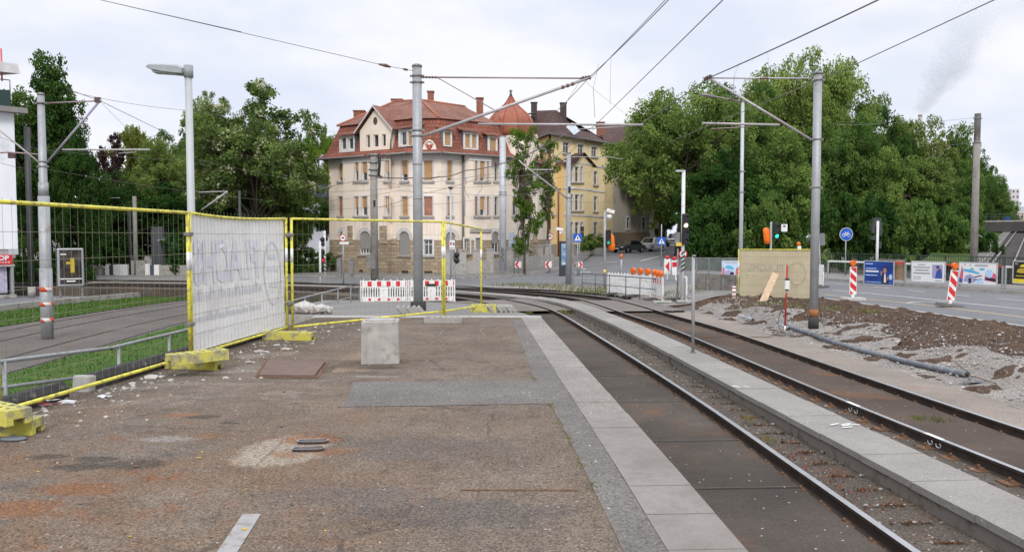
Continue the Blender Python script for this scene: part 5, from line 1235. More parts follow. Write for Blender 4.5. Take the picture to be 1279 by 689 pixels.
barrier(b0, b1, 'red and white slotted barrier board next to the handrail end'); o = barrier(b1 + Vector((.03, 0, 0)), b2, 'red and white barrier board partly behind the grey mast')
mb = MB(); mb.box((.95, -.03, .78), (.42, .012, .1)); mb.build('name_plate', BLACK, o)
w0 = GG(757, 362); w1 = GG(814, 366); w0 = D(759, 362, 37.2); w0.z = zg(w0.x, w0.y) + .08; w1 = D(814, 366, 34.8); w1.z = zg(w1.x, w1.y) + .08
wm = w0.lerp(w1, .5); barrier(w0, wm, 'plain white barrier board behind the dark railing, away from the lamps', False, False); barrier(wm, w1, 'plain white barrier board topped with orange lamps', False, False, 3)
e0 = D(814, 368, 34.2); e1 = D(828, 372, 32.4)
for e in (e0, e1): e.z = zg(e.x, e.y) + .08
barrier(e0, e1, 'barrier board with red blocks seen askew at the end of the white ones', True, True, 3)
w2 = D(850, 377, 33.6); w3 = D(857.5, 381, 32.2)
for e in (w2, w3): e.z = zg(e.x, e.y) + .06
barrier(w2, w3, 'white barrier board nearly edge-on beside the white signal pole', False, False)
q0_ = D(1019, 351, 37); q1_ = D(1028.5, 351, 36.6); q0_.z = q1_.z = -.62; barrier(q0_, q1_, 'short white slotted barrier beside the bank mast', False, True)
# chevron beacon and red topped beacon at the crossing
for px, d, lab, kind in ((833.5, 45, 'narrow beacon with a red arrow and red lamp before the boarded wall', 0), (844.5, 44, 'slightly tilted beacon with red top panel beside the arrow beacon', 1), (792, 0, '', 2)):
    if kind == 2: continue
    q = D(px, 345, d); q.z = zg(q.x, q.y); t = thing('guide_beacon', lab, 'guide beacon', q, 0, 'beacons at the crossing'); t.rotation_euler.y = R(-5 if kind else 0)
    z0_ = zpx(342 + kind, d) - q.z; z1_ = zpx(323 + kind * 1.5, d) - q.z
    mb = MB(); mb.box((0, 0, (z0_ + z1_) / 2), (.36, .04, z1_ - z0_)); mb.box((0, 0, z0_ / 2), (.06, .06, z0_)); b = mb.build('blade', WHITE, t); zc_ = (z0_ + z1_) / 2
    mb = MB()
    if kind == 0: mb.prism([(-.13, zc_), (.1, zc_ - .3), (.1, zc_ + .3)], -.026, -.021)
    else: mb.box((0, -.023, zc_ + .16), (.3, .006, .26))
    mb.build('red_symbol', SIGNR, b); mb = MB(); mb.lathe([(.05, 0), (.12, .04), (.12, .14), (.05, .18)], 10, (0, 0, z1_)); mb.build('lens', REDW, t)
q = D(776, 334, 50); q.z = zg(q.x, q.y); t = thing('marker_post', 'thin grey marker post with an orange top beyond the white barriers', 'marker post', q); mb = MB(); mb.tube([(0, 0, 0), (0, 0, zpx(321, 50) - q.z)], .07, 8); mb.build('post', STEEL, t); mb = MB(); mb.lathe([(.08, 0), (.08, .3)], 8, (0, 0, zpx(323, 50) - q.z)); mb.build('orange_top', ORANGE, t)
# dark pedestrian railing at the crossing
R0 = D(727, 367, 38.5); R1 = D(820, 367, 33.4)
t = thing('pedestrian_railing', 'dark tube railing guarding the track crossing in front of white barriers', 'railing', (0, 0, 0)); RAILM = mat('dark railing paint', (.11, .115, .13), .5, .1, .2)
z0_ = lambda f: zg(*R0.lerp(R1, f).xy) + .05
for h in (.95, .5):
    mb = MB(); mb.tube([Vector((*R0.lerp(R1, f).xy, z0_(f) + h)) for f in np.linspace(0, 1, 8)], .024 if h > .6 else .018, 8); mb.build('rail', RAILM, t)
for f in (0, .2, .4, .62, .8, 1):
    p = R0.lerp(R1, f); mb = MB(); mb.tube([(p.x, p.y, z0_(f) - .05), (p.x, p.y, z0_(f) + .95)], .022, 8); mb.build('post', RAILM, t)
# low boarded concrete wall and its railing
W0 = D(866, 372, 36.5); W1 = D(921, 377, 34.3)
t = thing('boarded_wall', 'low weathered wall of concrete boards between posts, beside the white signal pole', 'wall', (0, 0, 0))
wz = lambda f: -.86
WALLC = mat('weathered concrete board', (.23, .21, .185), .9, 0, .2, 2.2, ((.12, .11, .1), .35, 2), bump=.4, streak=.4)
for f in (0, .33, .68, .98):
    p = W0.lerp(W1, f); mb = MB(); mb.bar((p.x, p.y - .05, -1.1), (p.x, p.y - .05, .06), .13, .13); mb.build('post', STEELD, t)
for k in range(3):
    mb = MB(); a = W0.copy(); b = W1.copy(); a.z = b.z = -.72 + k * .31; mb.bar(a, b, .07, .30); mb.build('board', WALLC, t, bevel=.008)
t = thing('guard_railing', 'grey panel railing above the boarded wall, ending at the square poster', 'railing', (0, 0, 0))
V0 = D(855, 345, 38.6); V1 = D(923, 345, 37.6); GRNR = mat('grey green railing', (.12, .14, .125), .6, .1, .2)
for z in (.08, .68):
    mb = MB(); mb.bar((V0.x, V0.y, z), (V1.x, V1.y, z), .05, .05); mb.build('rail', STEELD, t)
for f in (0, .22, .45, .7, 1): p = V0.lerp(V1, f); mb = MB(); mb.bar((p.x, p.y, -.6), (p.x, p.y, .7), .05, .05); mb.build('post', STEELD, t)
mb = MB(); mb.bar((V0.x, V0.y, .38), (V1.x, V1.y, .38), .015, .54); mb.build('infill_panel', GRNR, t)
q = GG(916.5, 378); t = thing('striped_stub', 'short white stub post with red stripes at the fence foot', 'post', q); mb = MB(); mb.tube([(0, 0, 0), (0, 0, .62)], .075, 10); mb.build('post', WHITE, t); mb = MB()
for k in range(4): mb.lathe([(.078, .08 + k * .15), (.078, .14 + k * .15)], 10)
mb.build('dull_stripe', mat('dull red band', (.42, .16, .12), .6), t)
# plank against the fence
a = GG(949, 386); b = D(969, 341, 29.9); mb = MB(); c = a.copy(); d = b - a; mb.bar(Vector((0, 0, .02)), d, .24, .035, up=(0, -.6, .8)); _o = mb.build('timber_plank', WOOD, None, c, bevel=.004); tag(_o, 'raw timber plank leaning on the yellowed fence sheet', 'plank')
# pipes
def pipe(pts, r, label, m, rings=0, hole=True):
    P_ = [GG(*p) for p in pts]; c = P_[0].copy(); P_ = catmull3([p - c + Vector((0, 0, r + .06)) for p in P_]); t = thing('plastic_pipe', label, 'pipe', c, 0, 'pipes along the track'); mb = MB(); mb.tube(P_, r, 14); mb.build('pipe_body', m, t)
    if rings:
        for k in range(rings): i = int((k + .5) * (len(P_) - 2) / rings); mb = MB(); mb.tube([P_[i], P_[i] + (P_[i + 1] - P_[i]).normalized() * .1], r * 1.12, 14); mb.build('joint_sleeve', BLACK, t)
    if hole: e = P_[-1]; u = (P_[-1] - P_[-2]).normalized(); mb = MB(); mb.tube([e + u * .002, e + u * .004], r * .86, 14); mb.build('opening', BLACK, t)
def catmull3(P_):
    out = []
    Q = [P_[0]] + P_ + [P_[-1]]
    for i in range(1, len(Q) - 2):
        for k in range(8):
            t_ = k / 8; a, b, c, d = Q[i - 1:i + 3]; out.append(.5 * ((2 * b) + (c - a) * t_ + (2 * a - 5 * b + 4 * c - d) * t_ ** 2 + (3 * b - a - 3 * c + d) * t_ ** 3))
    return out + [P_[-1]]
PIPEG = mat('grey plastic pipe', (.15, .165, .19), .45, 0, .15, 4, ((.32, .3, .28), .3, 5)); PIPEL = mat('pale duct pipe', (.34, .345, .36), .5, 0, .15, 4, ((.2, .19, .18), .25, 6))
pipe([(905, 392), (950, 402), (1000, 418), (1060, 439), (1120, 455), (1165, 466), (1208, 475)], .058, 'long grey plastic pipe whose open end points towards the bottom edge of the bank', PIPEG)
pipe([(885, 387), (900, 391), (922, 398), (940, 404)], .055, 'short pale duct pipe ending in a dark mouth near the boarded wall', PIPEL, 1); pipe([(893, 388.5), (920, 394), (960, 405), (985, 415)], .05, 'pale duct pipe lying alongside the longest pipe', PIPEL, 3)
pipe([(886, 384), (905, 387.5), (925, 392)], .06, 'stubby pale duct pipe farthest along the bank', PIPEL, 1, False)
q = GG(1232, 481); mb = MB(); mb.poly([(-.5, .1, .06), (.1, -.25, .07), (.75, -.2, .07), (.3, .25, .08)]); tag(mb.build('wet_slab', mat('wet dark slab', (.10, .105, .11), .4), None, q), 'dark flat slab sunk in the rubble past the open pipe end', 'slab')
wire([GG(1192, 466) + Vector((0, 0, .25)), GG(1210, 478) + Vector((0, 0, .15)), GG(1245, 486) + Vector((0, 0, .1))], .01, 'rusty bent reinforcing wire over the open pipe end', 0, RUSTY)
wire([GG(985, 418) + Vector((0, 0, .2)), G(960, 421, -.96), G(900, 419.5, -.96), G(870, 421, -.96)], .012, 'rusty brown cable lying across the far track', 0, RUSTY)

# ------------------------------------------------------------------ kerbside guard rails with posters, green railing
K0 = GG(1020, 351); K1 = G(1300, 366.5, -.6)
K0 = K0 + Vector((.15, .25, 0)); K1 = K1 + Vector((.15, .25, 0))
def K(px, A=K0, B=K1):
    r = ray(px, 345); k = (A.x * (B.y - A.y) - A.y * (B.x - A.x)) / (r.x * (B.y - A.y) - r.y * (B.x - A.x)); p = Vector((r.x * k, r.y * k, 0)); p.z = zg(p.x, p.y) + .12; return p
GRED = mat('red rail paint', (.5, .05, .035), .5, 0, .12, 6)
for k, (a, b, rd, lab) in enumerate(((1034, 1130, None, 'white kerbside guard rail carrying the blue poster board'), (1131, 1194, None, 'white kerbside guard rail carrying the white poster board'), (1199, 1252, None, 'kerbside guard rail carrying the sports poster board'), (1256, 1300, None, 'kerbside guard rail carrying the black and yellow poster'))):
    A = K(a); B = K(b); t = thing('guard_rail', lab, 'guard rail', (0, 0, 0), 0, 'kerbside guard rails')
    for p in (A, B): mb = MB(); mb.bar(p, p + Vector((0, 0, .98)), .06, .06); mb.build('post', STEEL, t)
    up = Vector((0, 0, .95)); mb = MB(); mb.bar(A + up, A.lerp(B, .72) + up, .05, .085); mb.build('white_rail', WHITE, t); mb = MB(); mb.bar(A.lerp(B, .72) + up, B + up, .05, .085); mb.build('red_rail', GRED, t)
def poster(x0, x1, y0, y1, label, bgc, dy=-.09):
    A = K(x0); B = K(x1); d = B - A; L = Vector((d.x, d.y)).length; zt_ = D((x0 + x1) / 2, y0, (A.y + B.y) / 2).z; zb = D((x0 + x1) / 2, y1, (A.y + B.y) / 2).z
    ang = math.atan2(d.y, d.x); off = Vector((math.sin(ang), -math.cos(ang), 0)) * -dy
    t = thing('poster_board', label, 'poster', Vector((A.x, A.y, zb)) + off, ang, 'posters on the guard rails'); H = zt_ - zb
    mb = MB(); mb.box((L / 2, .0, H / 2), (L, .03, H)); mb.build('print_sheet', bgc, t); mb = MB()
    for a, b in (((0, 0), (L, 0)), ((L, 0), (L, H)), ((L, H), (0, H)), ((0, H), (0, 0))): mb.bar((a[0], -.002, a[1]), (b[0], -.002, b[1]), .045, .04)
    mb.build('frame', STEELL, t)
    def shape(nm, pts, m, y=-.017):
        mb = MB(); mb.prism([(u * L, v * H) for u, v in pts], y - .002, y); return mb.build(nm, m, t)
    def line(u0, u1, v, h, m, y=-.017): return shape('text_line', [(u0, v), (u1, v), (u1, v + h), (u0, v + h)], m, y)
    return t, shape, line
rect = lambda u0, v0, u1, v1: [(u0, v0), (u1, v0), (u1, v1), (u0, v1)]
NAVY = N('blue poster ground'); NAVY = NAVY.fin(NAVY.mix(NAVY.rng(NAVY.noise(.9, 2), .35, .65), (.015, .03, .16), (.02, .09, .40)), .35)
SKIN = mat('printed skin tone', (.45, .22, .15), .5); DKP = mat('dark poster print', (.02, .02, .05), .5); LBL = mat('light blue print', (.45, .62, .85), .5); PINK = mat('pink red print', (.6, .12, .2), .5); CYAN = mat('cyan print', (.1, .45, .72), .5); LILAC = mat('lilac print', (.35, .34, .55), .5); GREYP = mat('grey print', (.35, .35, .37), .5); GREENP = mat('green print', (.12, .4, .25), .5); YELP = mat('yellow print', (.75, .58, .03), .5)
t, S_, Ln = poster(1081, 1118, 326, 355, 'blue poster board showing a performer raising a hand', NAVY)
Ln(.05, .3, .86, .04, LBL); Ln(.05, .42, .66, .035, LBL); Ln(.05, .5, .52, .075, SIGNW); Ln(.05, .46, .37, .04, LBL); Ln(.05, .9, .08, .025, LBL)
S_('figure', [(.58, .04), (.86, .04), (.83, .34), (.77, .46), (.66, .46), (.6, .34)], DKP); S_('shirt', [(.68, .1), (.76, .1), (.74, .46), (.69, .46)], SIGNW, -.0195); S_('face', [(u * .055 + .71, v * .12 + .6) for u, v in disc(14, 1)], SKIN, -.0195); S_('hair', [(.645, .62), (.775, .62), (.76, .76), (.71, .8), (.66, .76)], DKP, -.0185); S_('hand', rect(.57, .4, .61, .58), SKIN, -.0195); S_('hand', rect(.79, .2, .83, .36), SKIN, -.0195); S_('badge', [(u * .055 + .9, v * .12 + .34) for u, v in disc(16, 1)], LBL)
t2 = thing('plywood_board', 'bare plywood poster back leaning on the rail beside the blue poster', 'poster', K(1117) + Vector((.05, .12, .12)), math.atan2((K1 - K0).y, (K1 - K0).x)); mb = MB(); mb.box((.28, .02, .5), (.5, .02, .95)); mb.build('plywood_sheet', mat('plywood', (.42, .28, .16), .8, 0, .15, 5), t2); mb = MB(); mb.box((-.2, .04, .98), (1.5, .03, .06)); mb.box((.53, .0, .5), (.04, .05, 1.0)); mb.build('frame', STEELD, t2)
t, S_, Ln = poster(1140, 1182, 326.5, 352, 'white poster board with grey text lines and a small portrait photograph', SIGNW)
for u0, u1, v, h in ((.2, .42, .82, .05), (.06, .56, .68, .06), (.12, .52, .54, .06), (.06, .56, .39, .065), (.06, .3, .22, .03), (.06, .3, .13, .03), (.72, .92, .06, .04)): Ln(u0, u1, v, h, GREYP)
S_('photo', rect(.63, .2, .93, .86), LILAC); S_('figure', [(.72, .2), (.92, .2), (.92, .5), (.86, .72), (.78, .6), (.74, .45)], mat('deep blue print', (.05, .09, .33), .5), -.0195); S_('face', [(u * .04 + .79, v * .08 + .66) for u, v in disc(12, 1)], SKIN, -.0215); S_('hair', rect(.75, .7, .83, .8), DKP, -.0215)
t, S_, Ln = poster(1199.5, 1247, 328, 355, 'colourful sports poster board with a blue wave and racing figures', SIGNW)
Ln(.42, .76, .84, .07, GREYP); Ln(.14, .18, .86, .06, PINK); Ln(.28, .32, .84, .06, GREYP); Ln(.55, .68, .66, .1, CYAN)
S_('wave', [(.1, .6), (.25, .56), (.45, .5), (.55, .46), (.55, .54), (.35, .66), (.2, .7), (.1, .7)], CYAN); S_('arc', [(.28, .7), (.42, .66), (.36, .76)], GREENP); S_('figure', [(.0, .05), (.1, .05), (.12, .5), (.08, .9), (.04, .5)], PINK); S_('leg', [(.0, .05), (.09, .05), (.1, .25), (.0, .25)], mat('deep blue print', (.05, .09, .33), .5), -.0195)
S_('rider', [(.12, .12), (.35, .06), (.45, .1), (.42, .35), (.3, .45), (.18, .4)], LILAC); S_('ski', [(.42, .3), (.62, .4), (.62, .44), (.42, .36)], DKP); S_('ski', [(.42, .18), (.62, .24), (.62, .28), (.42, .24)], DKP); S_('rider', [(.68, .2), (.98, .14), (.98, .5), (.86, .6), (.7, .46)], PINK); S_('dark_rider', [(.7, .24), (.97, .16), (.97, .3), (.72, .34)], DKP, -.0195); S_('halo', [(u * .1 + .8, v * .2 + .52) for u, v in disc(16, 1)], LBL, -.0195); S_('helmet', [(u * .04 + .3, v * .09 + .2) for u, v in disc(12, 1)], DKP, -.0195); S_('shoe', rect(.26, .04, .34, .12), DKP, -.0195); Ln(.7, .95, .05, .05, mat('pale strip', (.8, .8, .82), .5)); Ln(.48, .66, .05, .22, LBL)
t, S_, Ln = poster(1267, 1305, 326.5, 354, 'black poster board with yellow shapes and a yellow band', mat('black poster ground', (.025, .015, .015), .4))
S_('yellow_band', rect(.0, .0, 1, .2), YELP); S_('shape', [(.12, .5), (.3, .46), (.5, .5), (.46, .62), (.3, .7), (.16, .64)], mat('amber print', (.5, .36, .03), .5)); S_('shape', [(.2, .76), (.5, .72), (.48, .88), (.3, .86)], YELP); Ln(.1, .6, .32, .03, YELP); Ln(.06, .16, .86, .05, GREYP)
t, S_, Ln = poster(901.5, 923, 326, 346, 'square colourful poster board beside the yellowed fence', mat('pale blue poster ground', (.5, .62, .75), .5))
t.location = D(901.5, 345.5, 37.4); t.rotation_euler.z = R(-4)
_k = 21.5 * .0374 / max(1e-6, (K(923) - K(901.5)).length); t.scale = (_k, 1, .0374 * 20 / max(1e-6, (D(912, 326, K(912).y).z - D(912, 346, K(912).y).z)))
Ln(.15, .85, .86, .06, GREYP); S_('wave', [(.2, .55), (.6, .45), (.7, .52), (.5, .7), (.25, .72)], CYAN); S_('figure', [(.02, .1), (.14, .1), (.16, .55), (.04, .6)], PINK); S_('rider', [(.15, .08), (.5, .05), (.66, .3), (.4, .42), (.2, .36)], LILAC); S_('dark_rider', [(.45, .12), (.7, .14), (.68, .3), (.5, .3)], DKP, -.0195); S_('rider', [(.76, .15), (.96, .12), (.96, .5), (.82, .58)], PINK); Ln(.6, .9, .04, .06, SIGNW)
mb = MB()
# green railing behind the footway
A0 = Vector((14.8, 55, 0)); A1 = Vector((17.9, 52, 0)); A2 = Vector((20.6, 45.2, 0)); A3 = Vector((22.7, 39.6, 0)); A4 = Vector((25.2, 33, 0)); A5 = Vector((28.2, 24.2, 0))
GREENR = mat('green railing paint', (.045, .07, .052), .55, .1, .25)
for A, B, lab in ((A1, A2, 'dark green bar railing behind the bicycle sign'), (A2, A3, 'dark green bar railing behind the blue and white posters'), (A3, A4, 'dark green bar railing behind the concrete mast and sports poster'), (A4, A5, 'dark green bar railing running out beside the black poster')):
    t = thing('bar_railing', lab, 'railing', (0, 0, 0), 0, 'green bar railings'); zb = -.52; zt_ = .72
    for z in (zb + .12, zt_): mb = MB(); mb.bar((A.x, A.y, z), (B.x, B.y, z), .045, .045); mb.build('rail', GREENR, t)
    L = (B - A).length; n = int(L / .14); mb = MB()
    for i in range(1, n): p = A.lerp(B, i / n); mb.bar((p.x, p.y, zb + .12), (p.x, p.y, zt_), .02, .02)
    mb.build('bar_lattice', GREENR, t)
    for i in range(4): p = A.lerp(B, (i + .02) / 4); mb = MB(); mb.bar((p.x, p.y, zb - .1), (p.x, p.y, zt_), .06, .06); mb.build('post', GREENR, t)
# ------------------------------------------------------------------ buildings
def stucco(name, col, var=.07): 
    return mat(name, col, .9, 0, var, .6, (tuple(c * .78 for c in col), .2, .5), spec=.2, streak=.15)
def blockwork(name, c1, c2, mortar, bw, bh, ms=.012, bump=.5):
    k = N(name); b = k.n('ShaderNodeTexBrick'); k.l(k.uv, b.inputs['Vector']); b.inputs['Scale'].default_value = 1; b.inputs['Brick Width'].default_value = bw; b.inputs['Row Height'].default_value = bh
    b.inputs['Mortar Size'].default_value = ms; b.inputs['Color1'].default_value = (*c1, 1); b.inputs['Color2'].default_value = (*c2, 1); b.inputs['Mortar'].default_value = (*mortar, 1); b.inputs['Bias'].default_value = 0
    c = k.mix(k.rng(k.noise(1.3, 6, .65), .3, .7, 0, .5), b.outputs['Color'], tuple(x * .62 for x in c2)); c = k.mix(k.rng(k.noise(9, 4), .35, .7, 0, .35), c, tuple(min(1, x * 1.3) for x in c1))
    k.bump(k.math('ADD', k.math('MULTIPLY', b.outputs['Fac'], -1.0), k.noise(12, 4)), bump, .05); return k.fin(c, .9, 0, .2)
def tiles(name, c1, c2, tw=.26, th=.33):
    k = N(name); b = k.n('ShaderNodeTexBrick'); k.l(k.uv, b.inputs['Vector']); b.inputs['Scale'].default_value = 1; b.inputs['Brick Width'].default_value = tw; b.inputs['Row Height'].default_value = th
    b.inputs['Mortar Size'].default_value = .02; b.inputs['Color1'].default_value = (*c1, 1); b.inputs['Color2'].default_value = (*c2, 1); b.inputs['Mortar'].default_value = (*[x * .45 for x in c2], 1)
    c = k.mix(k.rng(k.noise(.5, 7, .65), .42, .66, 0, .75), b.outputs['Color'], tuple(x * .55 for x in c2)); c = k.mix(k.rng(k.noise(3.5, 5, .7), .5, .75, 0, .5), c, (.11, .09, .07))
    k.bump(b.outputs['Fac'], .6, .03); return k.fin(c, .85, 0, .25)
SAND = blockwork('sandstone blocks', (.54, .43, .30), (.30, .225, .15), (.23, .19, .15), .62, .27, .03)
CREAM = stucco('cream stucco', (.88, .765, .645)); CREAMG = stucco('cream stucco gable', (.86, .745, .62)); TRIMG = stucco('grey stone trim', (.42, .39, .365)); TRIML = stucco('pale stone trim', (.66, .63, .60))
REDT = tiles('red roof tiles', (.36, .13, .085), (.25, .092, .065)); REDT2 = tiles('weathered red roof tiles', (.36, .165, .115), (.25, .115, .085)); BRT = tiles('brown roof tiles', (.14, .078, .068), (.10, .062, .056)); DRT = tiles('dark red roof tiles', (.14, .05, .035), (.10, .04, .03))
BLIND = mat('tan roller shutter', (.47, .285, .135), .7, 0, .1, 8, ((.38, .22, .10), .3, 3)); BLINDB = mat('brown roller shutter', (.30, .13, .075), .7, 0, .12, 8); BLINDR = mat('russet roller shutter', (.36, .17, .12), .7, 0, .3, 3); BLINDG = mat('grey roller shutter', (.30, .285, .27), .7, 0, .1, 6)
PANE = N('window pane'); PANE = PANE.fin(PANE.mix(PANE.rng(PANE.noise(.8, 3), .35, .7), (.03, .035, .04), (.12, .13, .14)), .06, 0, .8)
FRAMEW = mat('white window frame', (.72, .71, .69), .5, 0, .05); CHIM = blockwork('chimney brick', (.34, .13, .08), (.25, .09, .055), (.3, .22, .17), .24, .08, .01); ZINC = mat('zinc gutter', (.22, .21, .20), .5, .3, .15, 4); LEAD = mat('grey lead', (.20, .20, .21), .6, .2, .15)

class Wall:
    """an upright wall from A to B (outside on the right-hand side seen from above going A->B is towards the camera), built in world space under a house"""
    def __init__(s, house, A, B, z0, z1):
        s.h = house; s.o = Vector(house.location); s.A = Vector((A[0], A[1], 0)); s.B = Vector((B[0], B[1], 0)); s.L = (s.B - s.A).length; s.u = (s.B - s.A) / s.L
        s.n = Vector((s.u.y, -s.u.x, 0)); s.z0 = z0; s.z1 = z1; s.op = []
    def uv(s, px, py):                    # pixel -> (metres along, height)
        r = ray(px, py); k = (s.A.x * s.u.y - s.A.y * s.u.x) / (r.x * s.u.y - r.y * s.u.x); p = Vector((r.x * k, r.y * k, EYE + r.z * k)); return (p - s.A).dot(s.u), p.z
    def P(s, u, z, d=0.0): return s.A + s.u * u + s.n * d + Vector((0, 0, z)) - s.o       # local to the house
    def rect(s, x0, x1, y0, y1):
        ym = (y0 + y1) / 2; u0 = s.uv(x0, ym)[0]; u1 = s.uv(x1, ym)[0]; xm = (x0 + x1) / 2; return [u0, u1, s.uv(xm, y1)[1], s.uv(xm, y0)[1]]
    def build(s, bands, name='wall', depth=.2):
        """bands: (z_low, z_high, material); openings in s.op: (u0,u1,z0,z1,arched)"""
        for (za, zb, m) in bands:
            us = sorted({0.0, s.L, *[min(max(v, 0), s.L) for o in s.op for v in o[:2]]}); zs = sorted({za, zb, *[v for o in s.op for v in o[2:4] if za < v < zb]})
            mb = MB()
            for i in range(len(us) - 1):
                for j in range(len(zs) - 1):
                    um = (us[i] + us[i + 1]) / 2; zm = (zs[j] + zs[j + 1]) / 2
                    if any(o[0] < um < o[1] and o[2] < zm < o[3] for o in s.op): continue
                    q = [(us[i], zs[j]), (us[i + 1], zs[j]), (us[i + 1], zs[j + 1]), (us[i], zs[j + 1])]
                    mb.poly([s.P(*p) for p in q], 0, q)
            for o in s.op:
                u0, u1, a, b, arch = o; a_ = max(a, za); b_ = min(b, zb)
                if b_ <= a_: continue
                for (p, q, up) in (((u0, a_), (u0, b_), 0), ((u1, b_), (u1, a_), 0)):
                    mb.poly([s.P(*p), s.P(*q), s.P(*q, -depth), s.P(*p, -depth)], 0, [p, q, (q[0] + depth, q[1]), (p[0] + depth, p[1])])
                if a >= za: mb.poly([s.P(u1, a), s.P(u0, a), s.P(u0, a, -depth), s.P(u1, a, -depth)], 0, [(u1, a), (u0, a), (u0, a - depth), (u1, a - depth)])
                if b <= zb and not arch: mb.poly([s.P(u0, b), s.P(u1, b), s.P(u1, b, -depth), s.P(u0, b, -depth)], 0, [(u0, b), (u1, b), (u1, b + depth), (u0, b + depth)])
                if arch and za < b <= zb + .01:
                    r = (u1 - u0) / 2; zc = b - r; um = (u0 + u1) / 2; pts = [(um + r * math.cos(t_), zc + r * math.sin(t_)) for t_ in np.linspace(0, math.pi, 13)]
                    for i in range(12):
                        p, q = pts[i], pts[i + 1]; mb.poly([s.P(*p), s.P(p[0], b), s.P(q[0], b), s.P(*q)], 0, [p, (p[0], b), (q[0], b), q])
                        mb.poly([s.P(*q), s.P(*p), s.P(*p, -depth), s.P(*q, -depth)], 0, [q, p, p, q])
            mb.build(name if m is not SAND else 'stone_base', m, s.h)
    def slab(s, u0, u1, z0, z1, d0, d1, m, name, parent=None):
        mb = MB(); b = [s.P(u, z, d) for d in (d0, d1) for u, z in ((u0, z0), (u1, z0), (u1, z1), (u0, z1))]; mb.v = [tuple(p) for p in b]
        for f in ((4, 5, 6, 7), (0, 3, 2, 1), (0, 1, 5, 4), (1, 2, 6, 5), (2, 3, 7, 6), (3, 0, 4, 7)): mb.face(f, 0, False, [((i % 4 in (1, 2)) * abs(u1 - u0), (i % 4 in (2, 3)) * abs(z1 - z0)) for i in f])
        return mb.build(name, m, parent or s.h)
    def window(s, px, blind=None, bm=None, trim=TRIML, arch=False, sill=True, mull=1, open_=True, tw=.12, cross=True):
        u0, u1, z0, z1 = px if isinstance(px, list) else s.rect(*px)
        if open_: s.op.append((u0, u1, z0, z1, arch))
        D_ = -.14; mb = MB(); fw = min(.075, (u1 - u0) * .12)
        zt_ = z1
        def b(ua, ub, za, zb, da=D_ - .03, db=D_ + .03):
            base = len(mb.v); mb.v += [tuple(s.P(u, z, d)) for d in (da, db) for u, z in ((ua, za), (ub, za), (ub, zb), (ua, zb))]
            for f in ((4, 5, 6, 7), (0, 3, 2, 1), (0, 1, 5, 4), (1, 2, 6, 5), (2, 3, 7, 6), (3, 0, 4, 7)): mb.face([base + i for i in f])
        b(u0, u0 + fw, z0, zt_); b(u1 - fw, u1, z0, zt_); b(u0 + fw, u1 - fw, z0, z0 + fw); b(u0 + fw, u1 - fw, zt_ - fw, zt_)
        for k in range(1, mull + 1): 
            if mull: um = u0 + (u1 - u0) * k / (mull + 1); b(um - fw * .45, um + fw * .45, z0 + fw, zt_ - fw, D_ - .028, D_ + .028)
        if cross: zc = z0 + (zt_ - z0) * .68; b(u0 + fw, u1 - fw, zc - fw * .4, zc + fw * .4, D_ - .026, D_ + .026)
        w_ = mb.build('window', FRAMEW, s.h)
        s.slab(u0, u1, z0, z1, D_ - .06, D_ - .05, PANE, 'pane', w_)
        if blind: s.slab(u0 + fw * .3, u1 - fw * .3, z1 - (z1 - z0) * blind, z1, D_ + .035, D_ + .055, bm or BLIND, 'shutter', w_)
        if trim and not arch:
            mb2 = mb; mb = MB()
            b(u0 - tw, u0, z0, z1 + tw, 0, .035); b(u1, u1 + tw, z0, z1 + tw, 0, .035); b(u0, u1, z1, z1 + tw, 0, .035); mb.build('surround', trim, w_)
        if trim and arch:
            r = (u1 - u0) / 2; zc = z1 - r; um = (u0 + u1) / 2; mb = MB(); A_ = np.linspace(0, math.pi, 13); R2 = r + tw * 2.4
            for i in range(12):
                q = [(um + rr * math.cos(a), zc + rr * math.sin(a)) for a, rr in ((A_[i], r), (A_[i], R2), (A_[i + 1], R2), (A_[i + 1], r))]
                mb.poly([s.P(*p, .035) for p in q]); mb.poly([s.P(*q[1], .035), s.P(*q[1], 0), s.P(*q[2], 0), s.P(*q[2], .035)])
            mb.build('surround', trim, w_)
        if sill: s.slab(u0 - tw * 1.3, u1 + tw * 1.3, z0 - .16, z0 - .003, -.1, .13, TRIMG, 'sill', w_)
        return w_
def offset_poly(P, d):                       # positive = outwards for a polygon listed clockwise seen from above... sign handled by area
    n = len(P); A = sum(P[i][0] * P[(i + 1) % n][1] - P[(i + 1) % n][0] * P[i][1] for i in range(n)); sg = 1 if A > 0 else -1; out = []
    for i in range(n):
        p0, p1, p2 = Vector(P[i - 1]), Vector(P[i]), Vector(P[(i + 1) % n]); e1 = (p1 - p0).normalized(); e2 = (p2 - p1).normalized()
        n1 = Vector((e1.y, -e1.x)) * sg; n2 = Vector((e2.y, -e2.x)) * sg; b = n1 + n2; b = b / max(.35, b.dot(n1)) if b.length > 1e-6 else n1
        out.append(tuple(p1 + b * d))
    return out
def roof_quad(mb, pts, m=0):
    a, b = Vector(pts[0]), Vector(pts[1]); e = (b - a).normalized(); q = Vector(pts[2]); nn = e.cross(q - a).normalized(); up = nn.cross(e)
    mb.poly(pts, m, [((Vector(p) - a).dot(e), (Vector(p) - a).dot(up)) for p in pts])
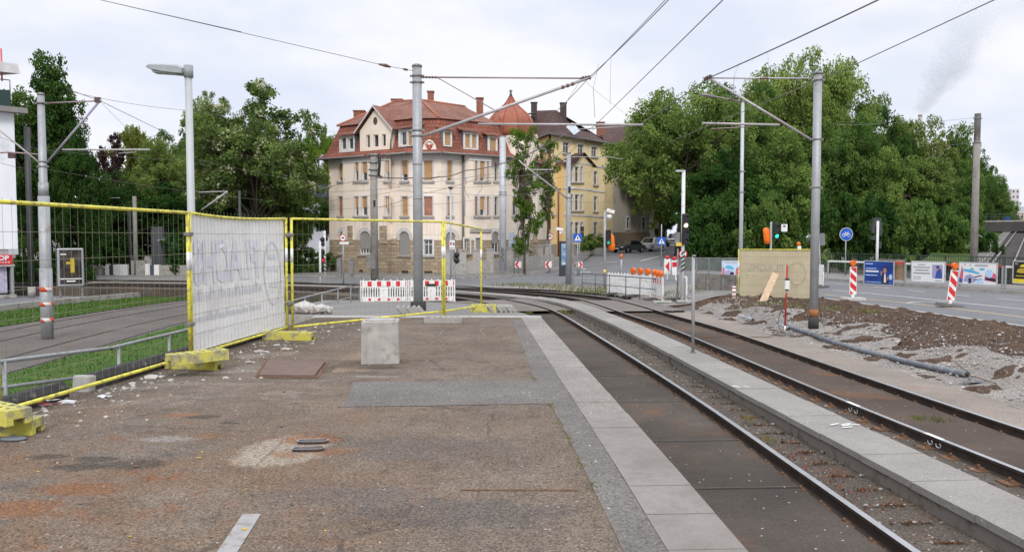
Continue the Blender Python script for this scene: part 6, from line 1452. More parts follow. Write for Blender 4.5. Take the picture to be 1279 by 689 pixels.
def chimney(parent, o, p, w_, h, m=CHIM, cap=True):
    p = Vector(p) - o; mb = MB()
    for (x0, y0, x1, y1) in ((-1, -1, 1, -1), (1, -1, 1, 1), (1, 1, -1, 1), (-1, 1, -1, -1)):
        q = [(p.x + x0 * w_ / 2, p.y + y0 * .3, p.z - 1.2), (p.x + x1 * w_ / 2, p.y + y1 * .3, p.z - 1.2), (p.x + x1 * w_ / 2, p.y + y1 * .3, p.z + h), (p.x + x0 * w_ / 2, p.y + y0 * .3, p.z + h)]
        mb.poly(q, 0, [(0, 0), (w_, 0), (w_, h + 1.2), (0, h + 1.2)])
    mb.box((p.x, p.y, p.z + h + .04), (w_ + .12, .72, .1)); return mb.build('chimney', m, parent)

# ---- the cream corner house
dX = lambda px, d: tuple(D(px, 296, d).xy)
A_, B_, C_, D2, E_ = dX(411.3, 67.5), dX(513, 62.6), dX(551, 62.4), dX(629, 65.8), dX(671, 71.5)
H1 = thing('corner_house', 'cream corner house with red mansard roof, red dome, tan shutters and sandstone ground floor', 'house', (A_[0], A_[1], 0))
ho = Vector(H1.location); ZE = 8.12; ZB = -1.9; ZS = 1.45
def lerp2(a, b, f): return (a[0] + (b[0] - a[0]) * f, a[1] + (b[1] - a[1]) * f)
def onseg(A, B, px):
    w_ = Wall(H1, A, B, 0, 1); u = w_.uv(px, 240)[0]; return u / w_.L
fa, fb = onseg(A_, B_, 433.5), onseg(A_, B_, 488); fc, fd = onseg(C_, D2, 578), onseg(C_, D2, 613)
def outp(A, B, f, d): w_ = Wall(H1, A, B, 0, 1); p = w_.A + w_.u * (f * w_.L) + w_.n * d; return (p.x, p.y)
b1_, b2_, b1o, b2o = outp(A_, B_, fa, 0), outp(A_, B_, fb, 0), outp(A_, B_, fa, .45), outp(A_, B_, fb, .45)
c1_, c2_, c1o, c2o = outp(C_, D2, fc, 0), outp(C_, D2, fd, 0), outp(C_, D2, fc + .05, .5), outp(C_, D2, fd - .05, .5)
W = {}
for nm, a, b in (('a', A_, b1_), ('bs', b1_, b1o), ('b', b1o, b2o), ('be', b2o, b2_), ('c', b2_, B_), ('d', B_, C_), ('e', C_, c1_), ('fs', c1_, c1o), ('f', c1o, c2o), ('fe', c2o, c2_), ('g', c2_, D2), ('h', D2, E_)): W[nm] = Wall(H1, a, b, ZB, ZE)
T2, T1 = (200.5, 226), (245.5, 269.5)        # second and first floor window heights
def fl(w_, x0, x1, bl2, bl1, m2=None, m1=None, **k):
    W[w_].window((x0, x1, *T2), bl2, m2, **k); W[w_].window((x0, x1, T1[0], T1[1]), bl1, m1, **k)
fl('a', 423, 428, .86, .98, BLIND, BLINDR, mull=0); fl('a', 430.4, 432.3, .8, .6, BLIND, BLIND, mull=0)
fl('b', 443.2, 447.8, .52, .55, mull=0); fl('b', 452.2, 458.8, .60, .55, mull=0); fl('b', 481.2, 486.6, .58, .62, mull=0)
fl('c', 501.8, 509.4, .68, .97, mull=0); fl('d', 529.6, 540.2, .95, .97, BLIND, BLINDR, mull=0); fl('e', 558.6, 564.6, .88, .90, BLIND, BLIND, mull=0)
fl('fs', 578.6, 580.4, .97, .97, BLINDB, BLINDB, mull=0, sill=False); fl('f', 593.2, 596.4, .95, .97, BLIND, BLINDB, mull=0); fl('f', 599.4, 605.4, .88, .68, mull=0); fl('f', 608.2, 610.8, .95, .95, BLIND, BLINDB, mull=0); fl('g', 617.8, 621.6, None, None, mull=0)
fl('h', 654, 664.5, .75, .97, BLIND, BLINDB, mull=1); fl('h', 640, 645.5, .4, .3, mull=0)
# ground floor
for w_, x0, x1, y0, y1, bl, ar in (('a', 424.2, 432.4, 288.5, 316, .95, 1), ('b', 448.8, 463.2, 288.5, 317, .78, 1), ('c', 498.2, 511.6, 288.8, 318, .99, 1), ('e', 556.5, 569, 289.5, 318, .97, 1), ('f', 580.0, 586.6, 298, 315.5, None, 0), ('f', 594, 600.5, 297, 316, .82, 0), ('g', 614.6, 622.8, 289, 316, .55, 1), ('h', 655.8, 663.4, 287.5, 311, .45, 1)):
    W[w_].window((x0, x1, y0, y1), bl, BLINDG, arch=bool(ar), mull=3 if x1 - x0 > 9 else 1, trim=TRIML if ar else FRAMEW, cross=False, tw=.13)
W['d'].window((529.5, 540.5, 299, 318.5), None, None, mull=1, trim=FRAMEW)
# small cellar openings
for w_, x0, x1, y0, y1 in (('b', 449, 453, 336, 342), ('c', 502, 510, 337.5, 341), ('d', 530, 540, 338, 341)):
    u0, u1, z0, z1 = W[w_].rect(x0, x1, y0, y1); W[w_].slab(u0, u1, z0, z1, .0, .03, mat('dark cellar grille', (.06, .045, .035), .8), 'cellar_grille')
for k, w_ in W.items(): w_.build([(ZB, ZS, SAND), (ZS, ZE, CREAM)])
# quoin piers of sandstone rising above the base
for w_, x0, x1 in (('b', 434.4, 440.5), ('b', 474.5, 487.6), ('c', 489, 495.5), ('h', 665.5, 671)):
    u0, u1, _z, _y = W[w_].rect(x0, x1, 282, 297); z1 = W[w_].uv((x0 + x1) / 2, 282 if w_ != 'c' else 298)[1] ; u0 = max(u0, .02); u1 = min(u1, W[w_].L - .02)
    if z1 > ZS + .1: W[w_].slab(u0, u1, ZS - .3, z1, 0, .05, SAND, 'stone_pier')
# eaves band, gutter and storey lines
def around(names, z0, z1, d, m, nm):
    for k in names: w_ = W[k]; w_.slab(-.02, w_.L + .02, z0, z1, .001, d, m, nm)
around('abcdefgh', ZE - .42, ZE - .02, .06, TRIML, 'frieze'); 
drp = W['e']; u = drp.uv(577.4, 240)[0]; mb = MB(); mb.tube([drp.P(u, -1.3, .12), drp.P(u, ZE, .12)], .09, 8); mb.build('drainpipe', ZINC, H1)
u = W['fs'].L; 
# corbel under the rounded bay
cb = W['f']; mb = MB()
lo = cb.uv(596, 293)[1]; hi = cb.uv(596, 286)[1]
mb.v = [tuple(cb.P(*p)) for p in ((0, hi, .1), (cb.L, hi, .1), (cb.L, hi - .25, .1), (0, hi - .25, .1), (cb.L * .8, lo - .2, -.25), (cb.L * .2, lo - .2, -.25))]
mb.face((3, 2, 1, 0)); mb.face((5, 4, 2, 3)); mb.build('bay_corbel', TRIMG, H1)
# roof
foot_ = [A_, B_, C_, D2, E_, (E_[0] + 1.2, E_[1] + 9), (A_[0] + 6, A_[1] + 12)]
# back walls
for a, b in ((foot_[4], foot_[5]), (foot_[5], foot_[6]), (foot_[6], foot_[0])): Wall(H1, a, b, ZB, ZE).build([(ZB, ZS, SAND), (ZS, ZE, CREAM)])
e0p = offset_poly(foot_, .75); e1p = offset_poly(foot_, -.75); ZM = 10.95
mb = MB(); n = len(foot_); lo3 = [Vector((*p, ZE + .0)) - ho for p in e0p]; mid3 = [Vector((*p, ZE + .55)) - ho for p in offset_poly(foot_, .12)]; hi3 = [Vector((*p, ZM)) - ho for p in e1p]
for i in range(n):
    j = (i + 1) % n; roof_quad(mb, [lo3[i], lo3[j], mid3[j], mid3[i]]); roof_quad(mb, [mid3[i], mid3[j], hi3[j], hi3[i]])
mb.poly(lo3[::-1]); rm = mb.build('mansard_roof', REDT, H1)
mb = MB(); eo = [Vector((*p, ZM)) - ho for p in offset_poly(foot_, -.55)]
R1 = D(494, 127, 71.5) - ho; R2 = D(526, 125.5, 69.5) - ho; R3 = D(580, 133.5, 71.5) - ho; R4 = D(612, 166, 73) - ho
for f in ([eo[0], eo[1], R2, R1], [eo[1], eo[2], R2], [eo[2], eo[3], R3, R2], [eo[3], eo[4], R4, R3], [eo[4], eo[5], R4], [eo[5], eo[6], R1, R2], [R4, eo[5], R2, R3], [eo[6], eo[0], R1]):
    if len(f) == 4: roof_quad(mb, f[:3]); roof_quad(mb, [f[0], f[2], f[3]])
    else: roof_quad(mb, f)
mb.poly(eo[::-1]); ur = mb.build('upper_roof', REDT2, H1)
mb = MB()
for a, b in ((R1, R2), (R2, R3), (R2, eo[1]), (R2, eo[2]), (eo[0], R1), (R3, R4)): mb.tube([a + Vector((0, 0, .04)), b + Vector((0, 0, .04))], .10, 6)
mb.build('ridge_tile', mat('orange ridge tile', (.38, .15, .09), .85, 0, .15, 3), ur)
mb = MB()
for i in range(5): mb.tube([lo3[i], lo3[(i + 1) % n]], .09, 6)
mb.build('gutter', ZINC, H1)
# dormers
def dormer(seg, x0, x1, y0, y1, wins, gable=False, name='dormer'):
    w_ = Wall(H1, *seg, 0, 1); off = .2; w_.A = w_.A + w_.n * off; w_.B = w_.B + w_.n * off
    u0, u1, z0, z1 = w_.rect(x0, x1, y0, y1); Q = Wall(H1, tuple((w_.A + w_.u * u0).xy), tuple((w_.A + w_.u * u1).xy), z0, z1)
    dr = thing_part(name)
    Q.h = dr; Q.o = ho; L = Q.L
    for wp in wins: Q.window(wp[:4], wp[4] if len(wp) > 4 else None, None, trim=FRAMEW if not gable else None, sill=False, mull=wp[5] if len(wp) > 5 else 0, tw=.1, cross=False)
    for o in dr.children: pass
    Q.build([(z0, z1, CREAMG if gable else FRAMEW)], 'front')
    dep = -2.6
    for u in (0, L): q = [Q.P(u, z0, 0), Q.P(u, z0, dep), Q.P(u, z1, dep), Q.P(u, z1, 0)]; mb = MB(); mb.poly(q if u else q[::-1]); mb.build('cheek', CREAMG if gable else LEAD, dr)
    mb = MB(); o_ = .28
    if gable:
        za = w_.uv((x0 + x1) / 2 - .2, 134)[1]; mid = L / 2; mbf = MB(); mbf.poly([Q.P(0, z1), Q.P(L, z1), Q.P(mid, za - .1)], 0); mbf.lathe([(.0, 0)], 3) if False else None
        g = mbf.build('gable', CREAMG, dr)
        for s_ in (-1, 1):
            e = mid - s_ * (mid + .35); ze = z1 - .15
            roof_quad(mb, [Q.P(e, ze, .35), Q.P(mid, za + .15, .35), Q.P(mid, za + .15, -6), Q.P(e, ze, -6)][::s_])
            mb.poly([Q.P(e, ze - .14, .35), Q.P(mid, za + .01, .35), Q.P(mid, za + .15, .35), Q.P(e, ze, .35)][::s_], 1)
        mb2 = MB(); cz = z1 + (za - z1) * .38; mb2.prism([(.2 * math.cos(a), .3 * math.sin(a)) for a in np.linspace(0, 6.28, 17)[:-1]], -.05, .02, 0, tuple(w_.u), (0, 0, 1), tuple(Q.P(mid, cz, 0))); mb2.build('oculus', mat('dark oculus', (.10, .06, .05), .6), g)
        mb2 = MB(); mb2.tube([Q.P(L + .1, z1 - .4, .1), Q.P(L - .05, z0 + .6, .1), Q.P(L - .05, z0, .1)], .06, 6); mb2.build('drainpipe', ZINC, dr)
    else:
        mb.v = [tuple(Q.P(*p)) for p in ((-.2, z1 - .02, .3), (L + .2, z1 - .02, .3), (L + .2, z1 + .75, -2.6), (-.2, z1 + .75, -2.6), (-.2, z1 + .10, .3), (L + .2, z1 + .10, .3), (L + .2, z1 + .87, -2.6), (-.2, z1 + .87, -2.6))]
        for f in ((4, 5, 6, 7), (3, 2, 1, 0), (0, 1, 5, 4), (1, 2, 6, 5), (3, 0, 4, 7)): mb.face(f, 0, False, [(mb.v[i][0], mb.v[i][2] * 2) for i in f])
    mb.build('dormer_roof', [REDT2, TRIML], dr); return dr
def thing_part(name):
    o = bpy.data.objects.new(name, None); COL.objects.link(o); o.parent = H1; return o
dormer((A_, B_), 423.5, 443, 169.5, 190, [(426, 432.5, 171.5, 187), (435, 441.5, 172, 186.5)])
dormer((A_, B_), 449.5, 489.5, 161.5, 189, [(457.4, 462, 168.5, 184.5), (466.2, 472.6, 168, 184), (477, 481.8, 167.5, 183)], True, 'gable_dormer')
dormer((A_, B_), 497.5, 516, 161, 183, [(500.5, 508, 164, 182), (510, 515, 164, 182, .95)])
dormer((C_, D2), 553.5, 564.8, 163, 183, [(555.3, 562.6, 165, 181.5, .98)]); dormer((C_, D2), 578.6, 597.6, 165, 187, [(580.8, 587, 167.3, 184.6, .98), (589.4, 595, 167.8, 185, .98)]); dormer((C_, D2), 609, 621.5, 170, 190.5, [(611.6, 619.4, 172, 188.4, .97)])
# crest panel at the corner
w_ = W['d']; u0, u1, z0, z1 = w_.rect(525.5, 549.5, 174.5, 191); L = u1 - u0; um = (u0 + u1) / 2
cp = [(-L * .5, 0), (L * .5, 0), (L * .46, .22), (L * .36, .30), (L * .30, .62), (L * .16, .92), (0, 1.05), (-L * .16, .92), (-L * .30, .62), (-L * .36, .30), (-L * .46, .22)]
mb = MB(); mb.prism([(u, v if v < .2 else v) for u, v in cp], -.42, -.20, 0, tuple(w_.u), (0, 0, 1), tuple(w_.P(um, z0 - .05, 0))); cr = mb.build('crest_panel', CREAMG, H1)
mb = MB(); mb.prism([(0, -.26), (.22, -.04), (.25, .12), (.13, .2), (0, .13), (-.13, .2), (-.25, .12), (-.22, -.04)], -.46, -.43, 0, tuple(w_.u), (0, 0, 1), tuple(w_.P(um, z0 + .42, 0))); o = mb.build('red_shield', mat('red crest', (.38, .05, .03), .7), cr)
mb = MB(); mb.tube([w_.P(um + .3 * math.cos(a), z0 + .50 + .34 * math.sin(a), .44) for a in np.linspace(.2, 2.94, 12)], .05, 5); mb.prism([(-.09, .02), (0, -.1), (.09, .02)], -.475, -.462, 0, tuple(w_.u), (0, 0, 1), tuple(w_.P(um, z0 + .42, 0))); mb.build('crest_ornament', TRIMG, cr)
mb = MB(); ul, ur_ = w_.uv(526, 150)[0], w_.uv(545, 150)[0]; zz_ = w_.uv(535, 154)[1]; mb.bar(w_.P(ul, zz_, -.75), w_.P(ur_, zz_, -.75), .3, .12); mb.build('roof_ledge', TRIML, H1)
for px, py, d, w2, h2 in ((449, 153, 72, .95, .95), (538, 130, 70.5, .5, 1.0), (599.3, 146, 73, .6, 1.6), (496, 128, 74, 1.0, .2)): chimney(H1, ho, D(px, py, d), w2, h2)
mb = MB(); p = D(541, 132, 68.9) - ho; q = D(545, 138.5, 68.2) - ho; mb.bar(p, q, .7, .05); mb.build('skylight', LEAD, ur)
mb = MB(); p = D(498, 141, 68.0) - ho; q = D(497, 158, 66.2) - ho; mb.bar(p, q, .3, .06); mb.build('valley_flashing', LEAD, ur)
# corner tower with the bell dome
tc_ = D(638, 296, 68.5); zq = lambda py: zpx(py, 68.5, 638); tl = Vector((tc_.x, tc_.y, 0)) - ho
mb = MB(); mb.lathe([(1.95, ZE - 1), (1.95, zq(172))], 8, tl, 0, True); tw_ = mb.build('tower', CREAMG, H1)
mb = MB(); mb.lathe([(1.95, zq(172)), (2.02, zq(167)), (2.05, zq(161)), (1.95, zq(154)), (1.83, zq(149.5)), (1.62, zq(145)), (1.36, zq(141)), (1.08, zq(137.5)), (.78, zq(133.5)), (.54, zq(130)), (.33, zq(126)), (.16, zq(121))], 20, tl); o = mb.build('dome', mat('red dome sheeting', (.32, .10, .055), .6, .0, .14, 1.2, ((.2, .06, .03), .25, 2), streak=.3), tw_)
mb = MB()
for k in range(10):
    a = 2 * math.pi * k / 10; mb.tube([(tl.x + r * math.cos(a), tl.y + r * math.sin(a), z) for r, z in ((2.02, zq(167)), (2.05, zq(161)), (1.95, zq(154)), (1.83, zq(149.5)), (1.62, zq(145)), (1.36, zq(141)), (1.08, zq(137.5)), (.78, zq(133.5)), (.54, zq(130)), (.33, zq(126)), (.16, zq(121)))], .035, 5)
mb.build('dome_rib', mat('dome seam', (.22, .06, .03), .6), tw_)
mb = MB(); mb.lathe([(.16, zq(121)), (.06, zq(115.5)), (.14, zq(114.2)), (.15, zq(113.4)), (.03, zq(112))], 10, tl); mb.build('finial', LEAD, tw_)
w_ = W['h']; u0, u1, z0, z1 = w_.rect(652, 671, 165, 199); mb = MB(); L = u1 - u0; h = z1 - ZE
mb.prism([(0, 0), (L, 0), (L, h * .55), (L * .97, h * .75), (L * .8, h * .95), (L * .5, h * 1.03), (L * .2, h * .95), (0, h * .7)], -.28, -.06, 0, tuple(w_.u), (0, 0, 1), tuple(w_.P(u0, ZE, 0))); mb.build('curved_gable', CREAMG, H1)
# low garden wall with pillars before the house
t = thing('garden_wall', 'low pale garden wall with square pillars in front of the cream corner house', 'wall', (0, 0, 0))
gw = [dX(556, 60.6), dX(600, 61.6), dX(640, 64), dX(690, 70.5)]
for i in range(3):
    a, b = gw[i], gw[i + 1]; za, zb_ = zg(*a), zg(*b); mb = MB(); mb.bar((*a, za + .55), (*b, zb_ + .55), .25, 1.1); mb.build('coping_wall', CONCL, t)
for px in (561, 578, 595, 612, 637, 655, 673, 684):
    f = np.interp(px, (556, 600, 640, 690), (0, 1, 2, 3)); i = min(2, int(f)); p = lerp2(gw[i], gw[i + 1], f - i); z_ = zg(*p); mb = MB(); mb.box((p[0], p[1], z_ + .95), (.55, .45, 1.9)); mb.box((p[0], p[1], z_ + 1.94), (.65, .55, .1)); mb.build('pillar', CONCL, t)

# ---- the yellow house
YA, YB, YC = dX(671, 93), dX(688, 88), dX(755, 96.5)
H2 = thing('yellow_house', 'yellow four storey house with brown roof, bay window and grey plinth', 'house', (YB[0], YB[1], 0)); ho2 = Vector(H2.location)
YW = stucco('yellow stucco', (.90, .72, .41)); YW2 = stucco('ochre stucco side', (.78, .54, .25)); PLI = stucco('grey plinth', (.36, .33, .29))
yr = Wall(H2, YB, YC, -2, 12.85); yl = Wall(H2, YA, YB, -2, 12.85); ZP = .9
by0, by1 = yr.uv(695.5, 240)[0], yr.uv(732, 240)[0]
for x0, x1, y0, y1 in ((703, 711, 177.5, 191.5), (721.6, 729, 180.5, 194), (738.5, 745.7, 183.5, 196)): yr.window((x0, x1, y0, y1), None, None, mull=1, tw=.14, trim=FRAMEW)
for x0, x1, y0, y1 in ((741.8, 746, 214.5, 231), (741.8, 746, 245.5, 264), (741.8, 746, 277.5, 294)): yr.window((x0, x1, y0, y1), None, None, mull=0, tw=.16)
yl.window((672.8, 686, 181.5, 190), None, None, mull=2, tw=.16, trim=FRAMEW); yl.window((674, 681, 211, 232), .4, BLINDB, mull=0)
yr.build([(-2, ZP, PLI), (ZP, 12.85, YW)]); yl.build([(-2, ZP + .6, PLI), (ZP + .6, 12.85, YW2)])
back = [YA, YB, YC, (YC[0] + 3, YC[1] + 9), (YA[0] + 6, YA[1] + 10)]
for a, b in ((back[2], back[3]), (back[3], back[4]), (back[4], back[0])): Wall(H2, a, b, -2, 12.85).build([(-2, 12.85, YW)])
bay = Wall(H2, tuple((yr.A + yr.u * by0 + yr.n * .9).xy), tuple((yr.A + yr.u * by1 + yr.n * .9).xy), ZP, 9.4); bay.h = H2; zt_ = bay.uv(714, 204.5)[1]
for y0, y1 in ((208, 227.5), (243, 263), (277.5, 295)):
    for x0, x1 in ((712.8, 715.8), (718.2, 723), (725, 728)): bay.window((x0, x1, y0, y1), None, None, mull=0, tw=.13, trim=FRAMEW)
bay.build([(-2, ZP, PLI), (ZP, zt_, YW)], 'bay_wall')
for u in (0, bay.L):
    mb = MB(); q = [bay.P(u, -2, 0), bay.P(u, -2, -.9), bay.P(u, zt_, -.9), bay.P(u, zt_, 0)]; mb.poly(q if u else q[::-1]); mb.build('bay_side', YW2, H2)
mb = MB(); m_ = bay.L * .62; za = bay.uv(722, 190)[1]; roof_quad(mb, [bay.P(-.4, zt_ - .1, .4), bay.P(m_, za, .4), bay.P(m_, za, -1), bay.P(-.4, zt_ - .1, -1)]); roof_quad(mb, [bay.P(m_, za, .4), bay.P(bay.L + .4, zt_ - .1, .4), bay.P(bay.L + .4, zt_ - .1, -1), bay.P(m_, za, -1)]); mb.poly([bay.P(0, zt_, .02), bay.P(bay.L, zt_, .02), bay.P(m_, za - .2, .02)], 1)
mb.poly([bay.P(-.4, zt_ - .3, .4), bay.P(m_ * .5, za - 1.3, .4), bay.P(m_, za, .4), bay.P(-.4, zt_ - .1, .4)], 0); mb.build('bay_roof', [BRT, YW], H2)
for y in (205.5, 236.5, 268): z_ = yr.uv(742, y + 2)[1]; yr.slab(-.05, yr.L, z_ - .1, z_ + .1, .001, .06, TRIML, 'string_course'); yl.slab(0, yl.L, z_ - .1, z_ + .1, .001, .06, TRIML, 'string_course'); bay.slab(-.03, bay.L + .03, z_ - .1, z_ + .1, .001, .05, TRIML, 'string_course')
mb = MB(); mb.tube([yl.P(yl.L - .1, -1, .1), yl.P(yl.L - .1, 12.9, .1)], .11, 8); mb.build('drainpipe', mat('brown drainpipe', (.14, .06, .04), .6), H2)
mb = MB(); ux = yr.uv(693, 270)[0]; mb.tube([yr.P(ux, -1, .5), yr.P(ux, yr.uv(693, 236)[1], .5), yr.P(ux + 2.2, yr.uv(693, 235)[1], .6)], .08, 8); mb.build('lamp_pipe', mat('brown drainpipe', (.14, .06, .04), .6), H2)
mb = MB(); eo = [Vector((*p, 12.85)) - ho2 for p in offset_poly(back, .5)]; ra = D(666, 138.5, 97) - ho2; rb = D(694, 137.5, 96) - ho2; rc = D(728, 160, 103) - ho2
for f in ([eo[0], eo[1], rb], [eo[0], rb, ra], [eo[1], eo[2], rc], [eo[1], rc, rb], [eo[2], eo[3], rc], [eo[3], eo[4], ra], [eo[3], ra, rb], [eo[3], rb, rc], [eo[4], eo[0], ra]): roof_quad(mb, f)
mb.poly(eo[::-1]); rf = mb.build('roof', BRT, H2); mb = MB(); mb.tube([eo[0], eo[1], eo[2]], .12, 6); mb.build('gutter', ZINC, H2)
for px, py, d, w2, h2 in ((667, 141, 95, .7, 1.5), (703.5, 142, 97, .75, 1.6)): chimney(H2, ho2, D(px, py, d), w2, h2 * .75, mat('sooty chimney', (.07, .055, .05), .9))
mb = MB(); mb.lathe([(.05, .1), (.5, .0), (.55, -.02)], 14, D(664, 142, 94) - ho2); mb.build('satellite_dish', LEAD, H2)
mb = MB(); p = D(711, 156, 92.5) - ho2; q = D(721, 166, 91.5) - ho2; mb.bar(p, q, .9, .06, up=(-.3, -.8, .6)); mb.build('skylight', mat('pale skylight', (.5, .55, .6), .15), rf)
# shrubs' bed wall
t = thing('bed_wall', 'low pale bed wall at the foot of the yellow house', 'wall', (0, 0, 0)); a, b = dX(738, 86), dX(770, 95); mb = MB(); mb.bar((*a, zg(*a) + .25), (*b, zg(*b) + .3), .3, .7); mb.build('wall_body', CONCL, t); 

# ---- the grey house uphill
GA, GB, GC = dX(754.5, 100), dX(812, 108), dX(815, 124)
H3 = thing('grey_house', 'grey rendered house with dark red mansard and brown plinth, uphill of the yellow one', 'house', (GA[0], GA[1], 0)); ho3 = Vector(H3.location)
GW = stucco('grey render', (.40, .36, .31)); PL3 = stucco('brown plinth', (.20, .155, .11)); g1 = Wall(H3, GA, GB, -2, 10.6); ZG = g1.uv(780, 290)[1]; ZGE = g1.uv(780, 205)[1]
for x0, x1, y0, y1 in ((782.5, 786.5, 271.5, 286), (798, 800.5, 271, 287), (802, 806, 271, 287), (808, 810.5, 271, 287), (783, 787, 230, 246), (799, 806, 230, 246)): g1.window((x0, x1, y0, y1), None, None, mull=0 if x1 - x0 < 4.5 else 1, tw=.14, trim=TRIML)
g1.build([(-2, ZG, PL3), (ZG, ZGE, GW)])
gb = [GA, GB, (GB[0] + 4, GB[1] + 9), (GA[0] + 4, GA[1] + 11)]
for a, b in ((gb[1], gb[2]), (gb[2], gb[3]), (gb[3], gb[0])): Wall(H3, a, b, -2, ZGE).build([(-2, ZGE, GW)])
mb = MB(); e0 = [Vector((*p, ZGE)) - ho3 for p in offset_poly(gb, .4)]; e1 = [Vector((*p, D(770, 180, 101).z)) - ho3 for p in offset_poly(gb, -.7)]
for i in range(4): roof_quad(mb, [e0[i], e0[(i + 1) % 4], e1[(i + 1) % 4], e1[i]])
mb.poly(e0[::-1]); mb.build('mansard_roof', DRT, H3); mb = MB(); ra = D(742, 155, 108) - ho3; rb = D(785, 155, 112) - ho3
e2 = [Vector((*p, D(770, 180, 101).z)) - ho3 for p in offset_poly(gb, -.4)]
for f in ([e2[0], e2[1], rb], [e2[0], rb, ra], [e2[1], e2[2], rb], [e2[2], e2[3], ra], [e2[2], ra, rb], [e2[3], e2[0], ra]): roof_quad(mb, f)
rf = mb.build('upper_roof', BRT, H3); chimney(H3, ho3, D(750, 170, 104), 1.0, 1.7)
w_ = Wall(H3, GA, GB, 0, 1); u0, u1, z0, z1 = w_.rect(785, 800, 183, 205); mb = MB(); mb.v = [tuple(w_.P(*p) ) for p in ((u0, z0, .1), (u1, z0, .1), (u1, z1, .1), ((u0 + u1) / 2, z1 + 1.0, .1), (u0, z1, .1), (u0, z0, -2.5), (u1, z0, -2.5), (u1, z1, -2.5), ((u0 + u1) / 2, z1 + 1, -2.5), (u0, z1, -2.5))]
for f, m_ in (((0, 1, 2, 3, 4), 0), ((1, 6, 7, 2), 0), ((0, 4, 9, 5), 0), ((2, 7, 8, 3), 1), ((3, 8, 9, 4), 1)): mb.face(f, m_)
dm = mb.build('dormer', [mat('cream dormer', (.55, .48, .38), .8), BRT], H3)
for rr_ in ((791.5, 796.5, 189.5, 200.5),):
    u0, u1, z0, z1 = w_.rect(*rr_); w_.slab(u0, u1, z0, z1, .12, .16, FRAMEW, 'window_frame', dm); w_.slab(u0 + .1, u1 - .1, z0 + .1, z1 - .1, .161, .17, PANE, 'pane', dm)
u0, u1, z0, z1 = w_.rect(767.5, 771.5, 190, 196); w_.slab(u0, u1, z0, z1, -.2, .1, FRAMEW, 'roof_window', H3)

# ---- white house with dark roof behind the robinia
WA, WB = dX(352, 100), dX(418, 92)
H4 = thing('white_house', 'white rendered house with dark roof half hidden by the robinia', 'house', (WA[0], WA[1], 0)); ho4 = Vector(H4.location)
ww = Wall(H4, WA, WB, -2, 6); WW = stucco('bluish white render', (.62, .63, .68)); zt_ = ww.uv(390, 251)[1]
for x0, x1, y0, y1 in ((384.5, 390.5, 255.5, 263.5), (370, 375.5, 281, 289), (384.5, 390.5, 281, 289)): ww.window((x0, x1, y0, y1), None, None, mull=1, tw=.12, trim=TRIMG)
ww.build([(-2, zt_, WW)])
for a, b in ((WB, (WB[0] + 3, WB[1] + 9)), ((WA[0] + 3, WA[1] + 10), WA)): Wall(H4, a, b, -2, zt_).build([(-2, zt_, WW)])
mb = MB(); za = D(395, 232, 97).z; roof_quad(mb, [ww.P(-.4, zt_, .4), ww.P(ww.L + .4, zt_, .4), ww.P(ww.L - .3, za, -1.2), ww.P(.3, za, -1.2)]); roof_quad(mb, [ww.P(.3, za, -1.2), ww.P(ww.L - .3, za, -1.2), ww.P(ww.L - .3, za + .3, -6), ww.P(.3, za + .3, -6)]); mb.poly([ww.P(ww.L + .4, zt_, .4), ww.P(ww.L + .4, zt_, -6), ww.P(ww.L - .3, za + .3, -6), ww.P(ww.L - .3, za, -1.2)]); mb.build('mansard_roof', mat('dark slate', (.075, .078, .09), .6, 0, .2, 1), H4)
u0, u1, z0, z1 = ww.rect(396, 410, 234, 250); mb = MB(); mb.v = [tuple(ww.P(u, z, d)) for u, z, d in ((u0, z0, .3), (u1, z0, .3), (u1, z1, .0), (u0, z1, .0), (u0, z0, -1), (u1, z0, -1), (u1, z1, -2), (u0, z1, -2))]
for f in ((0, 1, 2, 3), (1, 5, 6, 2), (4, 0, 3, 7), (3, 2, 6, 7)): mb.face(f)
mb.build('dormer', mat('dark dormer glass', (.05, .055, .07), .2), H4)
H5 = thing('red_roof_house', 'distant house showing only a weathered red roof between the robinia and the cream house', 'house', (*dX(395, 118), 0)); ho5 = Vector(H5.location); mb = MB()
a, b, c, d = D(366, 230, 116), D(420, 230, 116), D(416, 226, 122), D(378, 207, 122)
roof_quad(mb, [a - ho5, b - ho5, D(412, 224, 120) - ho5, D(386, 207, 120) - ho5]); roof_quad(mb, [b - ho5, D(424, 230, 128) - ho5, D(412, 224, 120) - ho5]); roof_quad(mb, [a - ho5, D(386, 207, 120) - ho5, D(360, 226, 128) - ho5]); mb.build('roof', REDT2, H5)
w5 = Wall(H5, tuple(a.xy), tuple(b.xy), -2, a.z); w5.build([(-2, a.z, stucco('dull render', (.4, .37, .33)))])

# ---- white building at the picture edge with the shop
SA, SB = dX(-60, 41.5), dX(22, 43.5)
H6 = thing('white_building', 'white building with overhanging flat roof, dark green balcony and red sign reading SHOP', 'building', (SA[0], SA[1], 0)); ho6 = Vector(H6.location)
sw = Wall(H6, SA, SB, -2, 8); WHT = stucco('white render', (.82, .83, .87), .04); zt_ = sw.uv(10, 141)[1]; zb_ = sw.uv(10, 311)[1]
sw.build([(zb_, zt_, WHT)]); sb = Wall(H6, SB, (SB[0] - 6.5, SB[1] + 9), -2, 8); sb.build([(zb_, zt_, WHT)])
mb = MB(); u1 = sw.L; mb.v = [tuple(sw.P(u, z, d)) for z in (zt_, zt_ + .28) for u, d in ((0, .7), (u1 + .55, .5), (u1 - 4.2, -8), (0, -8))]
for f in ((0, 1, 2, 3)[::-1], (4, 5, 6, 7), (0, 1, 5, 4), (1, 2, 6, 5)): mb.face(f)
mb.build('canopy_slab', mat('brown grey slab edge', (.25, .23, .22), .8), H6)
